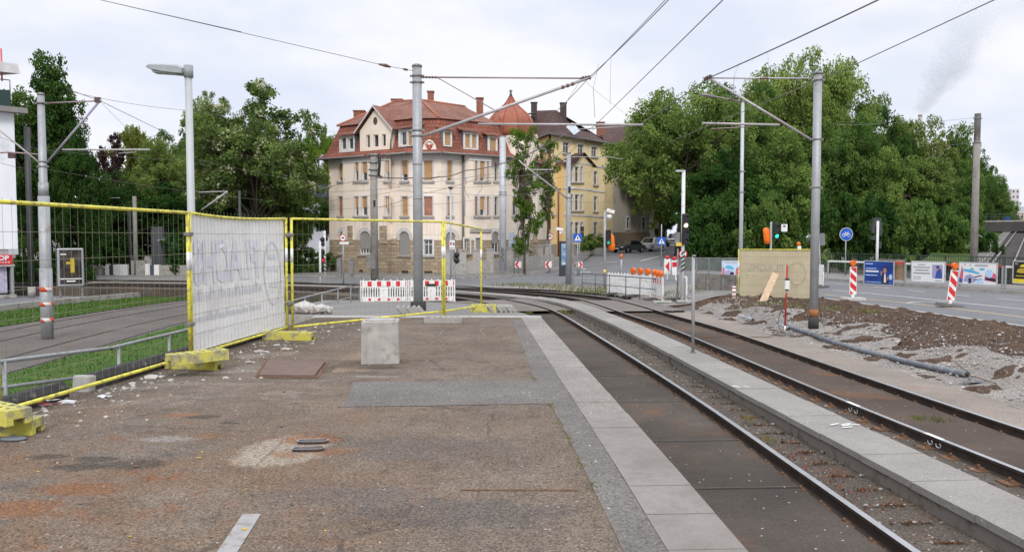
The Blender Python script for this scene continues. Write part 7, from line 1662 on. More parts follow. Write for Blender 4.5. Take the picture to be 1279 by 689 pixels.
z1 = sw.uv(10, 114)[1]; sw.slab(0, u1 - .18, zt_ + .29, z1, -.1, .3, mat('dark green balcony cloth', (.022, .05, .045), .7, 0, .2), 'balcony')
z2 = sw.uv(5, 92)[1]; sw.slab(0, u1 - .55, z1, z2, -1.3, -1.0, mat('pale glazed storey', (.42, .48, .52), .2, 0, .1), 'upper_storey'); mb = MB(); mb.tube([sw.P(0, z1 + .55, .28), sw.P(u1 - .2, z1 + .55, .28)], .03, 6); mb.tube([sw.P(u1 - .2, z1, .28), sw.P(u1 - .2, z1 + .55, .28)], .03, 6); mb.build('balcony_rail', STEELD, H6)
z3 = sw.uv(5, 80)[1]; mb = MB(); mb.v = [tuple(sw.P(u, z, d)) for z, k in ((z2, 0), (z3, 1)) for u, d in ((0, .5), (u1 + .25 - k * .1, .5), (u1 - 3.6 - k * .1, -6), (0, -6))]
for f in ((0, 1, 2, 3)[::-1], (4, 5, 6, 7), (0, 1, 5, 4), (1, 2, 6, 5)): mb.face(f)
mb.build('roof_slab', mat('pale roof slab', (.62, .60, .60), .7), H6)
u_s = sw.uv(15, 325)[0]; z4, z5 = sw.uv(8, 330)[1], sw.uv(8, 318)[1]; sw.slab(0, u_s, z4, z5, -.5, .12, mat('red shop sign', (.62, .025, .04), .4, 0, .05), 'sign_board'); o = sw.slab(0, u_s + .1, z4 - .12, z4, -.5, .1, CONCL, 'sign_ledge')
_p = sw.P(u_s - .66, (z4 + z5) / 2 + .08, .125); text_mesh('SHOP', .34, SIGNW, 'lettering', H6, _p, (R(90), 0, math.atan2(sw.u.y, sw.u.x)), False, .004, 'CENTER', 1.15, .012)
for k in range(8): sw.slab(u_s - 1.2 + k * .14, u_s - 1.2 + k * .14 + .09, z4 + .08, z4 + .15, .121, .126, mat('pale red print', (.8, .5, .45), .5), 'small_print')
sw.slab(0, u1 - .1, z5, zb_, -3, -.06, mat('grey panel', (.36, .36, .36), .7), 'fascia'); sw.slab(u1 - .45, u1 + .02, zb_ - .3, zb_, -3, -.02, mat('zinc end', (.45, .49, .51), .5), 'end_trim')
zg_ = sw.uv(8, 368)[1]; sw.slab(0, u_s, zg_, z4 - .13, -.6, -.55, mat('dark shop glass', (.03, .03, .05), .1), 'shop_window'); sw.slab(u_s - .08, u_s + .06, zg_, z4, -.5, .05, STEEL, 'corner_post'); sw.slab(u_s - .62, u_s - .22, zg_ + .1, z4 - .15, -.4, -.2, mat('pale advertising column', (.45, .43, .55), .6, 0, .25, 6), 'advert_column'); sw.slab(0, u_s + .15, -1.6, zg_, -1, .1, CONC, 'shop_plinth')
sw.slab(u_s - .95, u_s - .8, zg_ + .1, zg_ + .45, -.3, -.2, WHITE, 'display_item')
p6 = D(1.5, 68, 43) - ho6; mb = MB(); mb.tube([p6 + Vector((0, 0, -1.4)), p6 + Vector((0, 0, .3))], .05, 6); mb.box(p6 + Vector((-.3, 0, .6)), (.3, .2, 1.3), None); mb.build('red_mast_sign', mat('pink red sign', (.6, .13, .16), .5), H6)

# ---- advertising display, pillars and hut beside the lower street
q = GG(91, 377); q = D(89.5, 377, 41); q.z = zg(q.x, q.y); t = thing('advert_display', 'grey two-legged display case with a dark poster on the grass verge', 'display case', q, R(24)); zz = lambda py: zpx(py, 41) - q.z
mb = MB(); z0, z1 = zz(357), zz(310); mb.box((0, 0, (z0 + z1) / 2), (1.18, .42, z1 - z0)); mb.build('case', mat('display grey', (.38, .39, .41), .4, .3, .06), t, bevel=.03)
k = N('dark poster'); _q = k.mix(k.rng(k.noise(2.6, 4), .45, .62), (.02, .018, .018), (.07, .055, .045)); PO = k.fin(_q, .2)
mb = MB(); mb.box((0.02, -.215, (z0 + z1) / 2 + .02), (.98, .02, (z1 - z0) * .9)); o = mb.build('poster', PO, t)
mb = MB(); mb.box((.1, -.228, (z0 + z1) / 2 + .1), (.18, .006, .75)); mb.box((-.08, -.228, (z0 + z1) / 2 + .22), (.2, .006, .12)); mb.build('amber_figure', mat('amber print', (.5, .36, .03), .5), o)
mb = MB(); mb.box((.02, -.228, z0 + .38), (.96, .006, .05)); mb.box((.02, -.228, z0 + .26), (.4, .006, .07)); mb.box((-.3, -.228, z1 - .3), (.25, .006, .06)); mb.build('pale_print', SIGNW, o)
for x in (-.5, .5): mb = MB(); mb.box((x, 0, z0 / 2 - .1), (.1, .2, z0 + .2)); mb.build('leg', STEELD, t)
t = thing('garden_gate_wall', 'low white wall pieces and dark gates behind the lower street', 'wall', (0, 0, 0)); 
for x0, x1, y0, y1, nm, m in ((112, 128, 331, 343, 'wall_piece', CONC), (133, 137.5, 330, 343.5, 'pillar', mat('white pillar', (.8, .79, .76), .8)), (138, 142, 331, 343, 'gate', DARKGREY), (143, 160, 330, 344, 'pillar', mat('white pillar', (.8, .79, .76), .8)), (165, 182, 325, 344, 'wall_piece', CONC), (182.5, 188, 329.5, 344, 'pillar', mat('white pillar', (.8, .79, .76), .8)), (188.5, 193, 331, 344, 'gate', mat('blue grey gate', (.08, .09, .13), .5)), (193.5, 200, 330.5, 344, 'pillar', mat('white pillar', (.8, .79, .76), .8)), (200, 240, 331, 344, 'wall_piece', CONC), (60, 112, 334, 343, 'wall_piece', CONC)):
    a, b = D(x0, y1, 60), D(x1, y0, 60); mb = MB(); mb.bbox((a.x, 59.85, -1.6), (b.x, 60.15, b.z)); mb.build(nm, m, t)
t = thing('garden_hut', 'small grey hut with a pale blue awning among the dark trees', 'hut', (0, 0, 0)); a, b = D(189, 318, 68), D(203, 283, 68); mb = MB(); mb.bbox((a.x, 68, -1.5), (b.x, 71, b.z)); mb.build('hut_body', mat('grey render hut', (.10, .105, .115), .8), t); a, b = D(203, 318, 68), D(218, 296, 68); mb = MB(); mb.bbox((a.x, 68.4, -1.5), (b.x, 71, b.z)); mb.build('annex', mat('teal cladding', (.07, .15, .17), .7), t); a, b = D(198, 300, 67.4), D(210, 297, 68.4); mb = MB(); mb.bar(D(198, 300, 67.2), D(209, 298.5, 67.4), 1.6, .08); mb.build('awning', mat('pale blue awning', (.4, .48, .6), .5), t)
# ------------------------------------------------------------------ foliage
def leafmat(name, dark, light, transl=.40):
    k = N(name); k.t.nodes.remove(k.p)
    a = k.n('ShaderNodeAttribute'); a.attribute_name = 'tint'; oi = k.n('ShaderNodeObjectInfo')
    c = k.mix(a.outputs['Fac'], dark, light); hs = k.n('ShaderNodeHueSaturation'); k.l(c, hs.inputs['Color'])
    k.l(k.rng(oi.outputs['Random'], 0, 1, .492, .514), hs.inputs['Hue']); k.l(k.rng(oi.outputs['Random'], 0, 1, 1.12, .88), hs.inputs['Value'])
    d = k.n('ShaderNodeBsdfDiffuse'); tr_ = k.n('ShaderNodeBsdfTranslucent'); m = k.n('ShaderNodeMixShader'); m.inputs[0].default_value = transl
    k.l(hs.outputs[0], d.inputs[0]); k.l(hs.outputs[0], tr_.inputs[0]); k.l(d.outputs[0], m.inputs[1]); k.l(tr_.outputs[0], m.inputs[2]); k.l(m.outputs[0], k.out.inputs[0]); return k.mat
BARK = mat('bark', (.085, .066, .05), .95, 0, .3, 9, bump=.6, bscale=20)
LM = {'mid': leafmat('mid green leaves', (.145, .215, .050), (.315, .395, .112)), 'dark': leafmat('dark green leaves', (.030, .075, .018), (.085, .155, .036)),
      'deep': leafmat('deep green leaves', (.062, .125, .030), (.195, .285, .070)), 'olive': leafmat('olive leaves', (.105, .160, .040), (.25, .315, .092)),
      'plum': leafmat('plum leaves', (.045, .024, .027), (.09, .05, .054)), 'bright': leafmat('bright green leaves', (.075, .15, .02), (.19, .28, .045)), 'bloom': leafmat('cream blossom', (.36, .36, .21), (.52, .50, .33), .1), 'yell': leafmat('yellowish leaves', (.12, .16, .028), (.25, .27, .07))}
def leaves_mesh(name, pos, nrm, size, tint, mats, mi):
    n = len(pos); rg = np.random.default_rng(n); r = rg.normal(size=(n, 3)); nn = nrm + r * .75; nn /= np.linalg.norm(nn, axis=1)[:, None]
    a = np.cross(nn, rg.normal(size=(n, 3))); a /= np.linalg.norm(a, axis=1)[:, None]; b = np.cross(nn, a); s = (size * rg.uniform(.65, 1.3, n))[:, None]
    v = np.stack([pos - a * s * .55, pos - b * s * .36 + nn * s * .08, pos + a * s * .55, pos + b * s * .36 + nn * s * .08], 1).reshape(-1, 3)
    me = bpy.data.meshes.new(name); me.vertices.add(4 * n); me.vertices.foreach_set('co', v.ravel()); me.loops.add(4 * n); me.loops.foreach_set('vertex_index', np.arange(4 * n)); me.polygons.add(n)
    me.polygons.foreach_set('loop_start', np.arange(0, 4 * n, 4)); me.polygons.foreach_set('loop_total', np.full(n, 4))
    for m in mats: me.materials.append(m)
    me.polygons.foreach_set('material_index', mi); at = me.attributes.new('tint', 'FLOAT', 'FACE'); at.data.foreach_set('value', tint); me.update(calc_edges=True); return me
PROTO = {}
def proto(key, seed, H, rx, rz, zc, nl, lr, nleaf, size, lm, trunk=.25, second=None, frac=0, inner=.62, top_bias=0.0, droop=.0, limbs=True):
    rg = np.random.default_rng(seed); P_ = []; Nn = []; T = []; M_ = []; cent = []
    for i in range(nl):
        d = rg.normal(size=3); d /= np.linalg.norm(d); d[2] = d[2] * (1 - top_bias) + top_bias * abs(d[2])
        k = rg.uniform(inner, .9) if i % 7 else rg.uniform(.86, .98); c = np.array([d[0] * rx * k, d[1] * rx * k, zc + d[2] * rz * k]); R_ = rg.uniform(*lr); cent.append((c, R_))
    tot = sum(R_ ** 2 for _, R_ in cent)
    for c, R_ in cent:
        n = int(nleaf * R_ ** 2 / tot); d = rg.normal(size=(n, 3)); d /= np.linalg.norm(d, axis=1)[:, None]
        # sub-tufts on the lobe
        nt = max(5, int(9 * R_)); td = rg.normal(size=(nt, 3)); td /= np.linalg.norm(td, axis=1)[:, None]; td[:, 2] = td[:, 2] * .8 + .15; w_ = rg.integers(0, nt, n)
        p = c + (td[w_] * rg.uniform(.55, 1.0, nt)[w_][:, None] + d * (rg.random(n) ** .5 * .42)[:, None]) * R_ * np.array([1, 1, .82])
        if droop: p[:, 2] -= droop * (np.linalg.norm(p[:, :2], axis=1) / rx) ** 2
        P_.append(p); Nn.append(d * .5 + td[w_] * .6 + np.array([0, 0, .55])); tt = np.clip(rg.normal(.45, .22) + (rg.random(nt)[w_] - .5) * .5 + rg.normal(0, .12, n), 0, 1); T.append(tt)
        mi = np.zeros(n, int)
        if second: mi = ((rg.random(nt) < frac * 2)[w_] & (rg.random(n) < .5)).astype(int)
        M_.append(mi)
    pos = np.concatenate(P_); me = leaves_mesh('crown', pos, np.concatenate(Nn), size, np.concatenate(T), [LM[lm]] + ([LM[second]] if second else []), np.concatenate(M_))
    mb = MB(); q = random.Random(seed)
    if limbs:
        zt_ = zc + rz * .35; tp = [(q.uniform(-.12, .12) * i, q.uniform(-.12, .12) * i, -.4 + (zt_ + .4) * i / 6) for i in range(7)]; mb.tube(tp, [trunk * (1.25 if i == 0 else 1 - .12 * i) for i in range(7)], 9)
        for c, R_ in cent[:min(64, nl)]:
            h = q.uniform(.35, .95); i = min(5, int(h * 6)); f = h * 6 - i; a = Vector(tp[i]).lerp(Vector(tp[i + 1]), f); e = Vector(c); m_ = a.lerp(e, .5) + Vector((q.uniform(-.4, .4), q.uniform(-.4, .4), q.uniform(-.1, .6)))
            mb.tube([a, a.lerp(m_, .6), m_, m_.lerp(e, .6), e], [trunk * .38, trunk * .3, trunk * .22, trunk * .14, trunk * .06], 5)
            for _ in range(2): e2 = e + Vector((q.gauss(0, R_ * .5), q.gauss(0, R_ * .5), q.gauss(.1, R_ * .4))); mb.tube([m_.lerp(e, .5), e2], [trunk * .12, trunk * .03], 4)
    tm = None
    if limbs: o = mb.build('trunk', BARK); tm = o.data; bpy.data.objects.remove(o)
    lo, hi = np.percentile(pos, 1, axis=0), np.percentile(pos, 99, axis=0); PROTO[key] = (me, tm, hi[2], max(hi[0] - lo[0], hi[1] - lo[1]), lo[2])
proto('broad', 3, 12, 5.2, 5.0, 6.5, 100, (.85, 1.55), 56000, .185, 'mid', .28, inner=.30)
proto('broad2', 8, 12, 4.6, 4.6, 7.0, 90, (.85, 1.5), 50000, .19, 'deep', .28, inner=.34)
proto('tall', 12, 14, 4.2, 5.2, 8.6, 90, (.85, 1.55), 50000, .20, 'olive', .3, inner=.36)
proto('dense', 21, 12, 3.1, 5.6, 6.6, 80, (.75, 1.3), 46000, .19, 'dark', .3, inner=.42)
proto('darkbroad', 25, 10, 4.4, 4.2, 5.4, 80, (.8, 1.5), 44000, .19, 'deep', .25, inner=.38)
proto('darkbroad2', 27, 10, 4.4, 4.4, 5.2, 80, (.8, 1.5), 42000, .19, 'dark', .25, inner=.40)
proto('blossom', 31, 10, 3.8, 4.4, 6.0, 80, (.75, 1.3), 40000, .19, 'olive', .22, 'bloom', .05, inner=.36)
proto('robinia', 37, 11, 4.6, 4.0, 6.6, 110, (.55, 1.1), 44000, .165, 'olive', .2, 'bloom', .11, inner=.32, top_bias=.12, droop=.5)
proto('plum', 41, 8, 2.6, 3.2, 5.0, 40, (.5, .9), 15000, .18, 'plum', .16, inner=.40)
proto('yellow', 43, 9, 3.6, 3.2, 5.8, 64, (.7, 1.2), 28000, .19, 'yell', .2, inner=.36)
proto('bright', 44, 9, 3.6, 3.6, 5.6, 64, (.7, 1.2), 28000, .19, 'bright', .2, inner=.36)
proto('street', 47, 10, 1.8, 4.5, 5.4, 62, (.36, .74), 8600, .15, 'bright', .13, inner=.22)
proto('bush', 51, 3, 2.0, 1.3, 1.3, 24, (.5, .9), 9000, .17, 'deep', 0, limbs=False)
proto('bushdark', 53, 3, 2.0, 1.3, 1.3, 24, (.5, .9), 9000, .17, 'dark', 0, limbs=False)
proto('ivy', 57, 3, 1.0, 1.6, 1.8, 22, (.35, .6), 5000, .15, 'bright', 0, limbs=False)
def plant(key, px, ytop, wpx, d, label, name='tree', cat='tree', grp=None, rot=None, z0=None, ky=1.0, ybot=None):
    me, tm, H, Wd, lo = PROTO[key]; q = D(px, 296, d); q.z = (zg(q.x, min(q.y, 190)) - .1) if z0 is None else z0
    if ybot is not None: q.z = zpx(ybot, d, px)
    t = thing(name, label, cat, q, rnd.uniform(0, 6.28) if rot is None else rot, grp); s = wpx * d / 1000 / Wd; t.scale = (s, s * ky, max(.15, (zpx(ytop, d, px) - q.z) / H))
    o = bpy.data.objects.new('crown' if tm else 'foliage', me); COL.objects.link(o); o.parent = t
    if tm: o = bpy.data.objects.new('trunk', tm); COL.objects.link(o); o.parent = t
    return t
GR = 'trees beyond the green railing'; GL = 'trees behind the lower street'
plant('broad', 848, 121, 158, 82, 'broad mid-green plane tree overhanging the parked cars', grp=GR, rot=.6)
plant('broad', 824, 172, 96, 104, 'overhanging lower bough mass of the plane row, hiding the grey house corner', grp=GR, rot=2.2, z0=.4)
plant('broad2', 917, 116, 140, 88, 'rounded tree between the plane tree and the tallest crown', grp=GR, rot=1.2)
plant('broad', 968, 94, 116, 98, 'tall crown rising behind the lamp arm of the slim pale mast', grp=GR, rot=.3)
plant('broad', 1022, 81, 128, 100, 'highest crown of the wood, right behind the bank mast', grp=GR, rot=2.4)
plant('darkbroad', 965, 175, 120, 76, 'dark full tree in front of the tallest crowns', grp=GR, rot=.9)
plant('darkbroad2', 905, 195, 110, 74, 'very dark tree behind the slim pale mast', grp=GR, rot=.2)
plant('darkbroad', 1062, 152, 100, 84, 'deep green tree behind the bicycle sign', grp=GR, rot=2.9)
plant('darkbroad2', 1100, 150, 78, 92, 'dark domed tree above the blue poster board', grp=GR, rot=1.7)
plant('blossom', 1146, 152, 78, 100, 'cream-speckled blossoming tree below the distant chimney', grp=GR, rot=.5)
plant('darkbroad', 1118, 195, 90, 80, 'mid-height deep green tree above the white poster board', grp=GR, rot=.1)
plant('blossom', 1160, 205, 75, 82, 'smaller blossoming tree in front of the slope wood', grp=GR, rot=2.1)
plant('darkbroad', 1182, 168, 70, 112, 'green tree just behind the concrete mast top', grp=GR, rot=1.1)
plant('broad2', 1206, 188, 62, 122, 'green tree descending the slope line past the concrete mast', grp=GR, rot=.4)
plant('broad2', 1228, 212, 52, 136, 'sloping-line tree above the bridge railing', grp=GR, rot=2.0)
plant('darkbroad', 1246, 236, 40, 150, 'last but one tree above the bridge deck', grp=GR, rot=.7)
plant('darkbroad', 1258, 256, 26, 165, 'last small tree on the slope beside the pale tower block', grp=GR, rot=1.9)
plant('broad2', 1192, 235, 60, 78, 'low green tree left standing between blossom tree and concrete mast', grp=GR, rot=2.7)
GB = 'bushes behind the green railing'
for k, (key, px, yt, wp, d, lab) in enumerate((('bushdark', 884, 262, 50, 66, 'dark thicket behind the white signal pole'), ('bushdark', 900, 246, 70, 64, 'dark thicket above the boarded wall railing'), ('bush', 948, 244, 74, 62, 'green thicket above the yellowed fence sheet'), ('bush', 1000, 250, 70, 61, 'green thicket beside the bank mast'), ('bushdark', 1048, 246, 66, 60, 'dark thicket behind the bicycle sign'), ('bushdark', 1090, 250, 62, 60, 'dark thicket behind the white pole with signal backs'), ('bush', 1132, 256, 62, 60, 'green thicket above the white poster board'), ('bush', 1172, 262, 58, 60, 'green thicket above the tilted beacon'), ('bush', 1204, 275, 46, 60, 'low bush at the concrete mast foot'), ('bushdark', 1232, 292, 34, 58, 'low dark bush at the border of the railway cutting'))):
    plant(key, px, yt, wp, d, lab, 'bush', 'bush', GB, rot=k * 1.3, ky=1.2, ybot=336)
plant('dense', 62, 84, 92, 58, 'tall dense dark green tree behind the stepped tram mast', grp=GL, rot=.4); plant('darkbroad2', 100, 168, 66, 57, 'dark rounded lower tree joined to the tall dense one', grp=GL, rot=1.3); plant('dense', 30, 140, 50, 60, 'dark tree filling the gap beside the white building', grp=GL, rot=2.3)
plant('plum', 140, 172, 46, 78, 'purple leaved plum tree showing between green crowns', grp=GL, rot=.8); plant('yellow', 178, 166, 70, 84, 'yellowish green crown behind the plum tree', grp=GL, rot=.2); plant('tall', 205, 182, 80, 74, 'olive crown to the side of the street lamp pole', grp=GL, rot=1.1); plant('broad2', 255, 165, 80, 80, 'green crown behind the street lamp pole', grp=GL, rot=2.0)
plant('broad2', 228, 170, 90, 83, 'green crown between the yellowish tree and the street lamp', grp=GL, rot=.9); plant('robinia', 318, 112, 165, 62, 'large loose robinia with cream blossom above the banner panel', grp=GL, rot=.55); plant('robinia', 270, 122, 70, 64, 'thin upper bough cluster of blossom at the robinia side', grp=GL, rot=2.5, z0=4.6)
plant('blossom', 330, 175, 130, 66, 'lower blossoming crown under the robinia', grp=GL, rot=1.9); plant('bright', 398, 168, 56, 108, 'fresh green crown behind the white house roof', grp=GL, rot=.7); plant('bright', 370, 178, 50, 104, 'fresh green crown peeping past the robinia edge', grp=GL, rot=1.6)
plant('darkbroad2', 215, 235, 120, 72, 'dark shaded tree behind the low white wall', grp=GL, rot=.9); plant('darkbroad2', 300, 225, 120, 70, 'dark shaded tree under the robinia crown', grp=GL, rot=2.8); plant('darkbroad2', 140, 225, 90, 70, 'dark shaded tree behind the display case', grp=GL, rot=.3)
plant('darkbroad', 352, 240, 70, 66, 'bushy green tree at the banner panel corner', grp=GL, rot=.3); plant('darkbroad2', 408, 248, 34, 76, 'small dark tree against the white house wall', grp=GL, rot=1.5, z0=1.5)
GBL = 'bushes behind the lower street'
for k, (key, px, yt, wp, d, yb, lab) in enumerate((('bushdark', 60, 318, 90, 53, 372, 'flowering dark bush at the foot of the tall dense tree'), ('bushdark', 130, 300, 110, 63, 345, 'dark bush above the low white wall'), ('bushdark', 250, 290, 90, 63, 350, 'dark bush behind the banner post'), ('bushdark', 315, 290, 90, 62, 355, 'dark bush behind the white banner'), ('bush', 380, 310, 70, 66, 350, 'green hedge below the white house'), ('bushdark', 28, 322, 40, 50, 366, 'dark bush by the shop corner'))):
    plant(key, px, yt, wp, d, lab, 'bush', 'bush', GBL, rot=k * 1.1, ybot=yb)
plant('street', 655, 162, 46, 60, 'slender street tree in front of the cream house tower', rot=.4); plant('street', 684, 176, 30, 61, 'thin side bough of leaves reaching over the yellow house edge', rot=2.0, z0=1.8)
plant('bush', 743, 293, 34, 84, 'green bush in the bed before the yellow house', 'bush', 'bush', rot=.3, ybot=313); plant('bush', 728, 303, 16, 80, 'small bush beside the crosswalk sign', 'bush', 'bush', rot=1.3, ybot=314); plant('bushdark', 826, 258, 40, 112, 'dark bush beside the grey house corner', 'bush', 'bush', rot=.8, ybot=306)

# ------------------------------------------------------------------ grass and weeds (stuff)
def blades(name, place, n, h, m, seed, w_=.012):
    rg = random.Random(seed); mb = MB()
    for _ in range(n):
        x, y, z = place(rg); a = rg.uniform(0, 6.28); hh = h * rg.uniform(.5, 1.4); dx, dy = math.cos(a) * w_, math.sin(a) * w_; lx, ly = rg.gauss(0, hh * .4), rg.gauss(0, hh * .4)
        b = len(mb.v); mb.v += [(x - dx, y - dy, z), (x + dx, y + dy, z), (x + lx, y + ly, z + hh)]; mb.face((b, b + 1, b + 2))
    return tag(mb.build(name, m), kind='stuff')
GRB = mat('grass blade', (.062, .125, .02), .9, 0, .4, 1.5, ((.13, .14, .04), .3, .8), spec=.1)
def g1_(q):
    y = q.uniform(9, 44); x = q.uniform(-11.8, -5.2); 
    return x, y, zg(x, y) + .0
blades('grass', g1_, 22000, .10, GRB, 1, .016)
def g2_(q):
    y = q.uniform(20, 46); f = q.random(); a = np.interp(y, (4, 28, 42, 46), (-18.6, -18.4, -17, -15.6)); b = np.interp(y, (4, 30, 40, 47), (-22.5, -22.2, -21.1, -19.6)); x = a + (b - a) * f; return x, y, zg(x, y)
blades('grass', g2_, 14000, .11, GRB, 2, .02)
WEED = mat('weed green', (.12, .14, .04), .9, 0, .4, 2, ((.24, .20, .09), .55, 1.5), spec=.1)
def tufts(spots, r):
    def f(q):
        p = q.choice(spots); x = p[0] + q.gauss(0, r * p[2]); y = p[1] + q.gauss(0, r * p[2] * .8); return x, y, zg(x, y) + .04
    return f
sp = [(*GG(px, py).xy, s_) for px, py, s_ in [(760, 362, 1), (735, 362, 1.2), (712, 362, .8), (690, 359, .9), (660, 358, 1), (640, 357, .6), (778, 366, 1.2), (800, 370, 1), (820, 371, .8), (745, 367, .7), (725, 366, .6), (680, 361, .6), (835, 377, .4)]]
blades('weeds', tufts(sp, 1.0), 1500, .20, WEED, 3, .018)
sp = [(*GG(px, py).xy, s_) for px, py, s_ in [(735, 392, .3), (705, 392, .3), (600, 384, .4), (585, 382, .3), (628, 398, .15), (660, 395, .1), (1000, 386, .8), (975, 383, .8), (955, 381, .6), (1030, 388, .6), (1085, 392, .4)]]
blades('weeds', tufts(sp, .6), 1500, .13, WEED, 4, .012)
sp = [(*G(px, py, 0).xy, s_) for px, py, s_ in [(689, 507, .4), (700, 528, .5), (711, 549, .5), (725, 577, .4), (668, 474, .3), (655, 440, .4), (740, 608, .3)]]
def pw_(q): p = q.choice(sp); return p[0] + q.gauss(0, .022), p[1] + q.gauss(0, .25 * p[2]), .003
blades('weeds', pw_, 300, .014, WEED, 8, .005)
sp = [(*G(px, py, -.95).xy, s_) for px, py, s_ in [(1170, 521, .5), (1147, 519, .4), (1115, 523, .3), (935, 520, .3), (960, 545, .4)]]
def tt_(q): p = q.choice(sp); x = p[0] + q.gauss(0, .16 * p[2]); y = p[1] + q.gauss(0, .2 * p[2]); return x, y, zt(x, y) + .06
blades('weeds', tt_, 420, .06, WEED, 5, .006)
RB = mat('dead red leaves', (.22, .055, .025), .9, 0, .4, 9)
def rl_(q): y = q.gauss(9.2, .8); x = float(np.interp(y, [p.y for p in NR[:60]], [p.x for p in NR[:60]])) + q.uniform(.25, .62); return x, y, zt(x, y) + .03
blades('dead_leaves', rl_, 130, .03, RB, 6, .014)
def dl_(q): i = q.randrange(14, 40); P_ = NR; p = P_[i]; x = p.x + q.uniform(.45, .72); return x, p.y, zt(x, p.y) + .02
blades('dead_leaves', dl_, 700, .03, mat('brown dead leaves', (.13, .07, .035), .9, 0, .4, 9), 7, .016)

# ------------------------------------------------------------------ cars
TYRE = mat('tyre rubber', (.02, .02, .02), .85); RIM = mat('alloy rim', (.45, .45, .46), .35, .7); LAMPG = mat('headlamp glass', (.55, .57, .6), .1); GLC = mat('car glass', (.02, .024, .028), .05, 0, .1, spec=.8)
def car(px, d, rz, col, label, L=4.5, Wd=1.8, H=1.42, suv=False):
    q = D(px, 296, d); q.z = zg(q.x, q.y) + .02; t = thing('parked_car', label, 'car', q, rz, 'cars parked up the hill'); pm = mat('car paint ' + label[:12], col, .3, .2, .04, 2, spec=.6); k = H / 1.42
    # front is local -X
    a, b = -L / 2, L / 2; hb = .84 * k if suv else .82; out = [(a + .05, .28), (a, .5), (a + .06, hb - .14), (a + .25, hb - .06), (a + 1.25, hb + .04), (b - .6, hb + .06), (b - .08, hb + .02), (b, .6), (b - .05, .3)]
    def arch(cx, r=.36): return [(cx + r * math.cos(t_), .28 + r * math.sin(t_)) for t_ in np.linspace(0, math.pi, 9)]
    pts = [(b - .05, .28)] + arch(b - .85) + arch(a + .88) + [(a + .05, .28)]; pts = pts[::-1]; pts = pts + out[::-1][1:-1] if False else pts[::-1][::-1]
    poly = [(a + .05, .28)] + [p for p in arch(a + .88)][::-1] + [p for p in arch(b - .85)][::-1] + [(b - .05, .28)] + out[::-1][1:-1]
    mb = MB(); mb.prism(poly, -Wd / 2, Wd / 2); body = mb.build('body', pm, t, bevel=.05)
    c0, c1, c2, c3 = a + 1.15, a + 1.95, b - (.75 if suv else 1.2), b - (.25 if suv else .35); w0, w1 = Wd / 2 - .06, Wd / 2 - .26
    mb = MB(); mb.v = [(c0, -w0, hb), (c3, -w0, hb), (c3, w0, hb), (c0, w0, hb), (c1, -w1, H), (c2, -w1, H - .03), (c2, w1, H - .03), (c1, w1, H)]
    for f in ((4, 5, 6, 7), (0, 1, 5, 4), (1, 2, 6, 5), (2, 3, 7, 6), (3, 0, 4, 7)): mb.face(f)
    mb.build('cabin', pm, t, bevel=.03)
    V = [Vector(v) for v in mb.v]
    def glass(i, nm, m=.1):
        qd = [V[j] for j in i]; c = sum(qd, Vector()) / 4; n_ = (qd[1] - qd[0]).cross(qd[2] - qd[0]).normalized(); mb2 = MB(); mb2.poly([c + (v - c) * (1 - m * 1.4) + n_ * .012 for v in qd]); mb2.build(nm, GLC, t)
    glass((3, 0, 4, 7), 'windscreen'); glass((0, 1, 5, 4), 'side_window'); glass((2, 3, 7, 6), 'side_window'); glass((1, 2, 6, 5), 'rear_window')
    for x in (a + .88, b - .85):
        for y in (-Wd / 2 + .1, Wd / 2 - .1):
            mb = MB(); mb.tube([(x, y - .1, .32), (x, y + .1, .32)], .32, 18); wh = mb.build('wheel', TYRE, t); mb = MB(); s_ = 1 if y > 0 else -1; mb.tube([(x, y + s_ * .095, .32), (x, y + s_ * .112, .32)], .2, 14); mb.build('rim', RIM, wh)
    for y in (-Wd / 2 + .28, Wd / 2 - .28): mb = MB(); mb.box((a + .1, y, hb - .2), (.14, .42, .13)); mb.build('headlight', LAMPG, t, bevel=.03)
    mb = MB(); mb.box((a + .03, 0, hb - .24), (.06, .62, .16)); mb.box((a + .03, 0, .36), (.06, 1.3, .12)); mb.build('grille', BLACK, t); mb = MB(); mb.box((a - .005, 0, .48), (.02, .5, .11)); mb.build('number_plate', SIGNW, t)
    for y in (-Wd / 2 - .06, Wd / 2 + .06): mb = MB(); mb.box((a + 1.35, y, hb + .1), (.12, .16, .12)); mb.build('mirror', pm, t, bevel=.02)
car(785, 92, R(48), (.035, .045, .052), 'dark grey saloon parked lowest on the hill, facing down', 4.6, 1.8, 1.40)
car(813, 97, R(52), (.62, .62, .61), 'white off-roader parked right behind the dark grey saloon', 4.4, 1.9, 1.66, True)
car(842, 116, R(74), (.60, .61, .63), 'white van-like car higher up the hill beneath the plane tree', 4.5, 1.9, 1.82, True)
car(411, 76, R(30), (.05, .06, .075), 'dark car glimpsed behind the tram signal beside the cream house', 4.3, 1.75, 1.42)

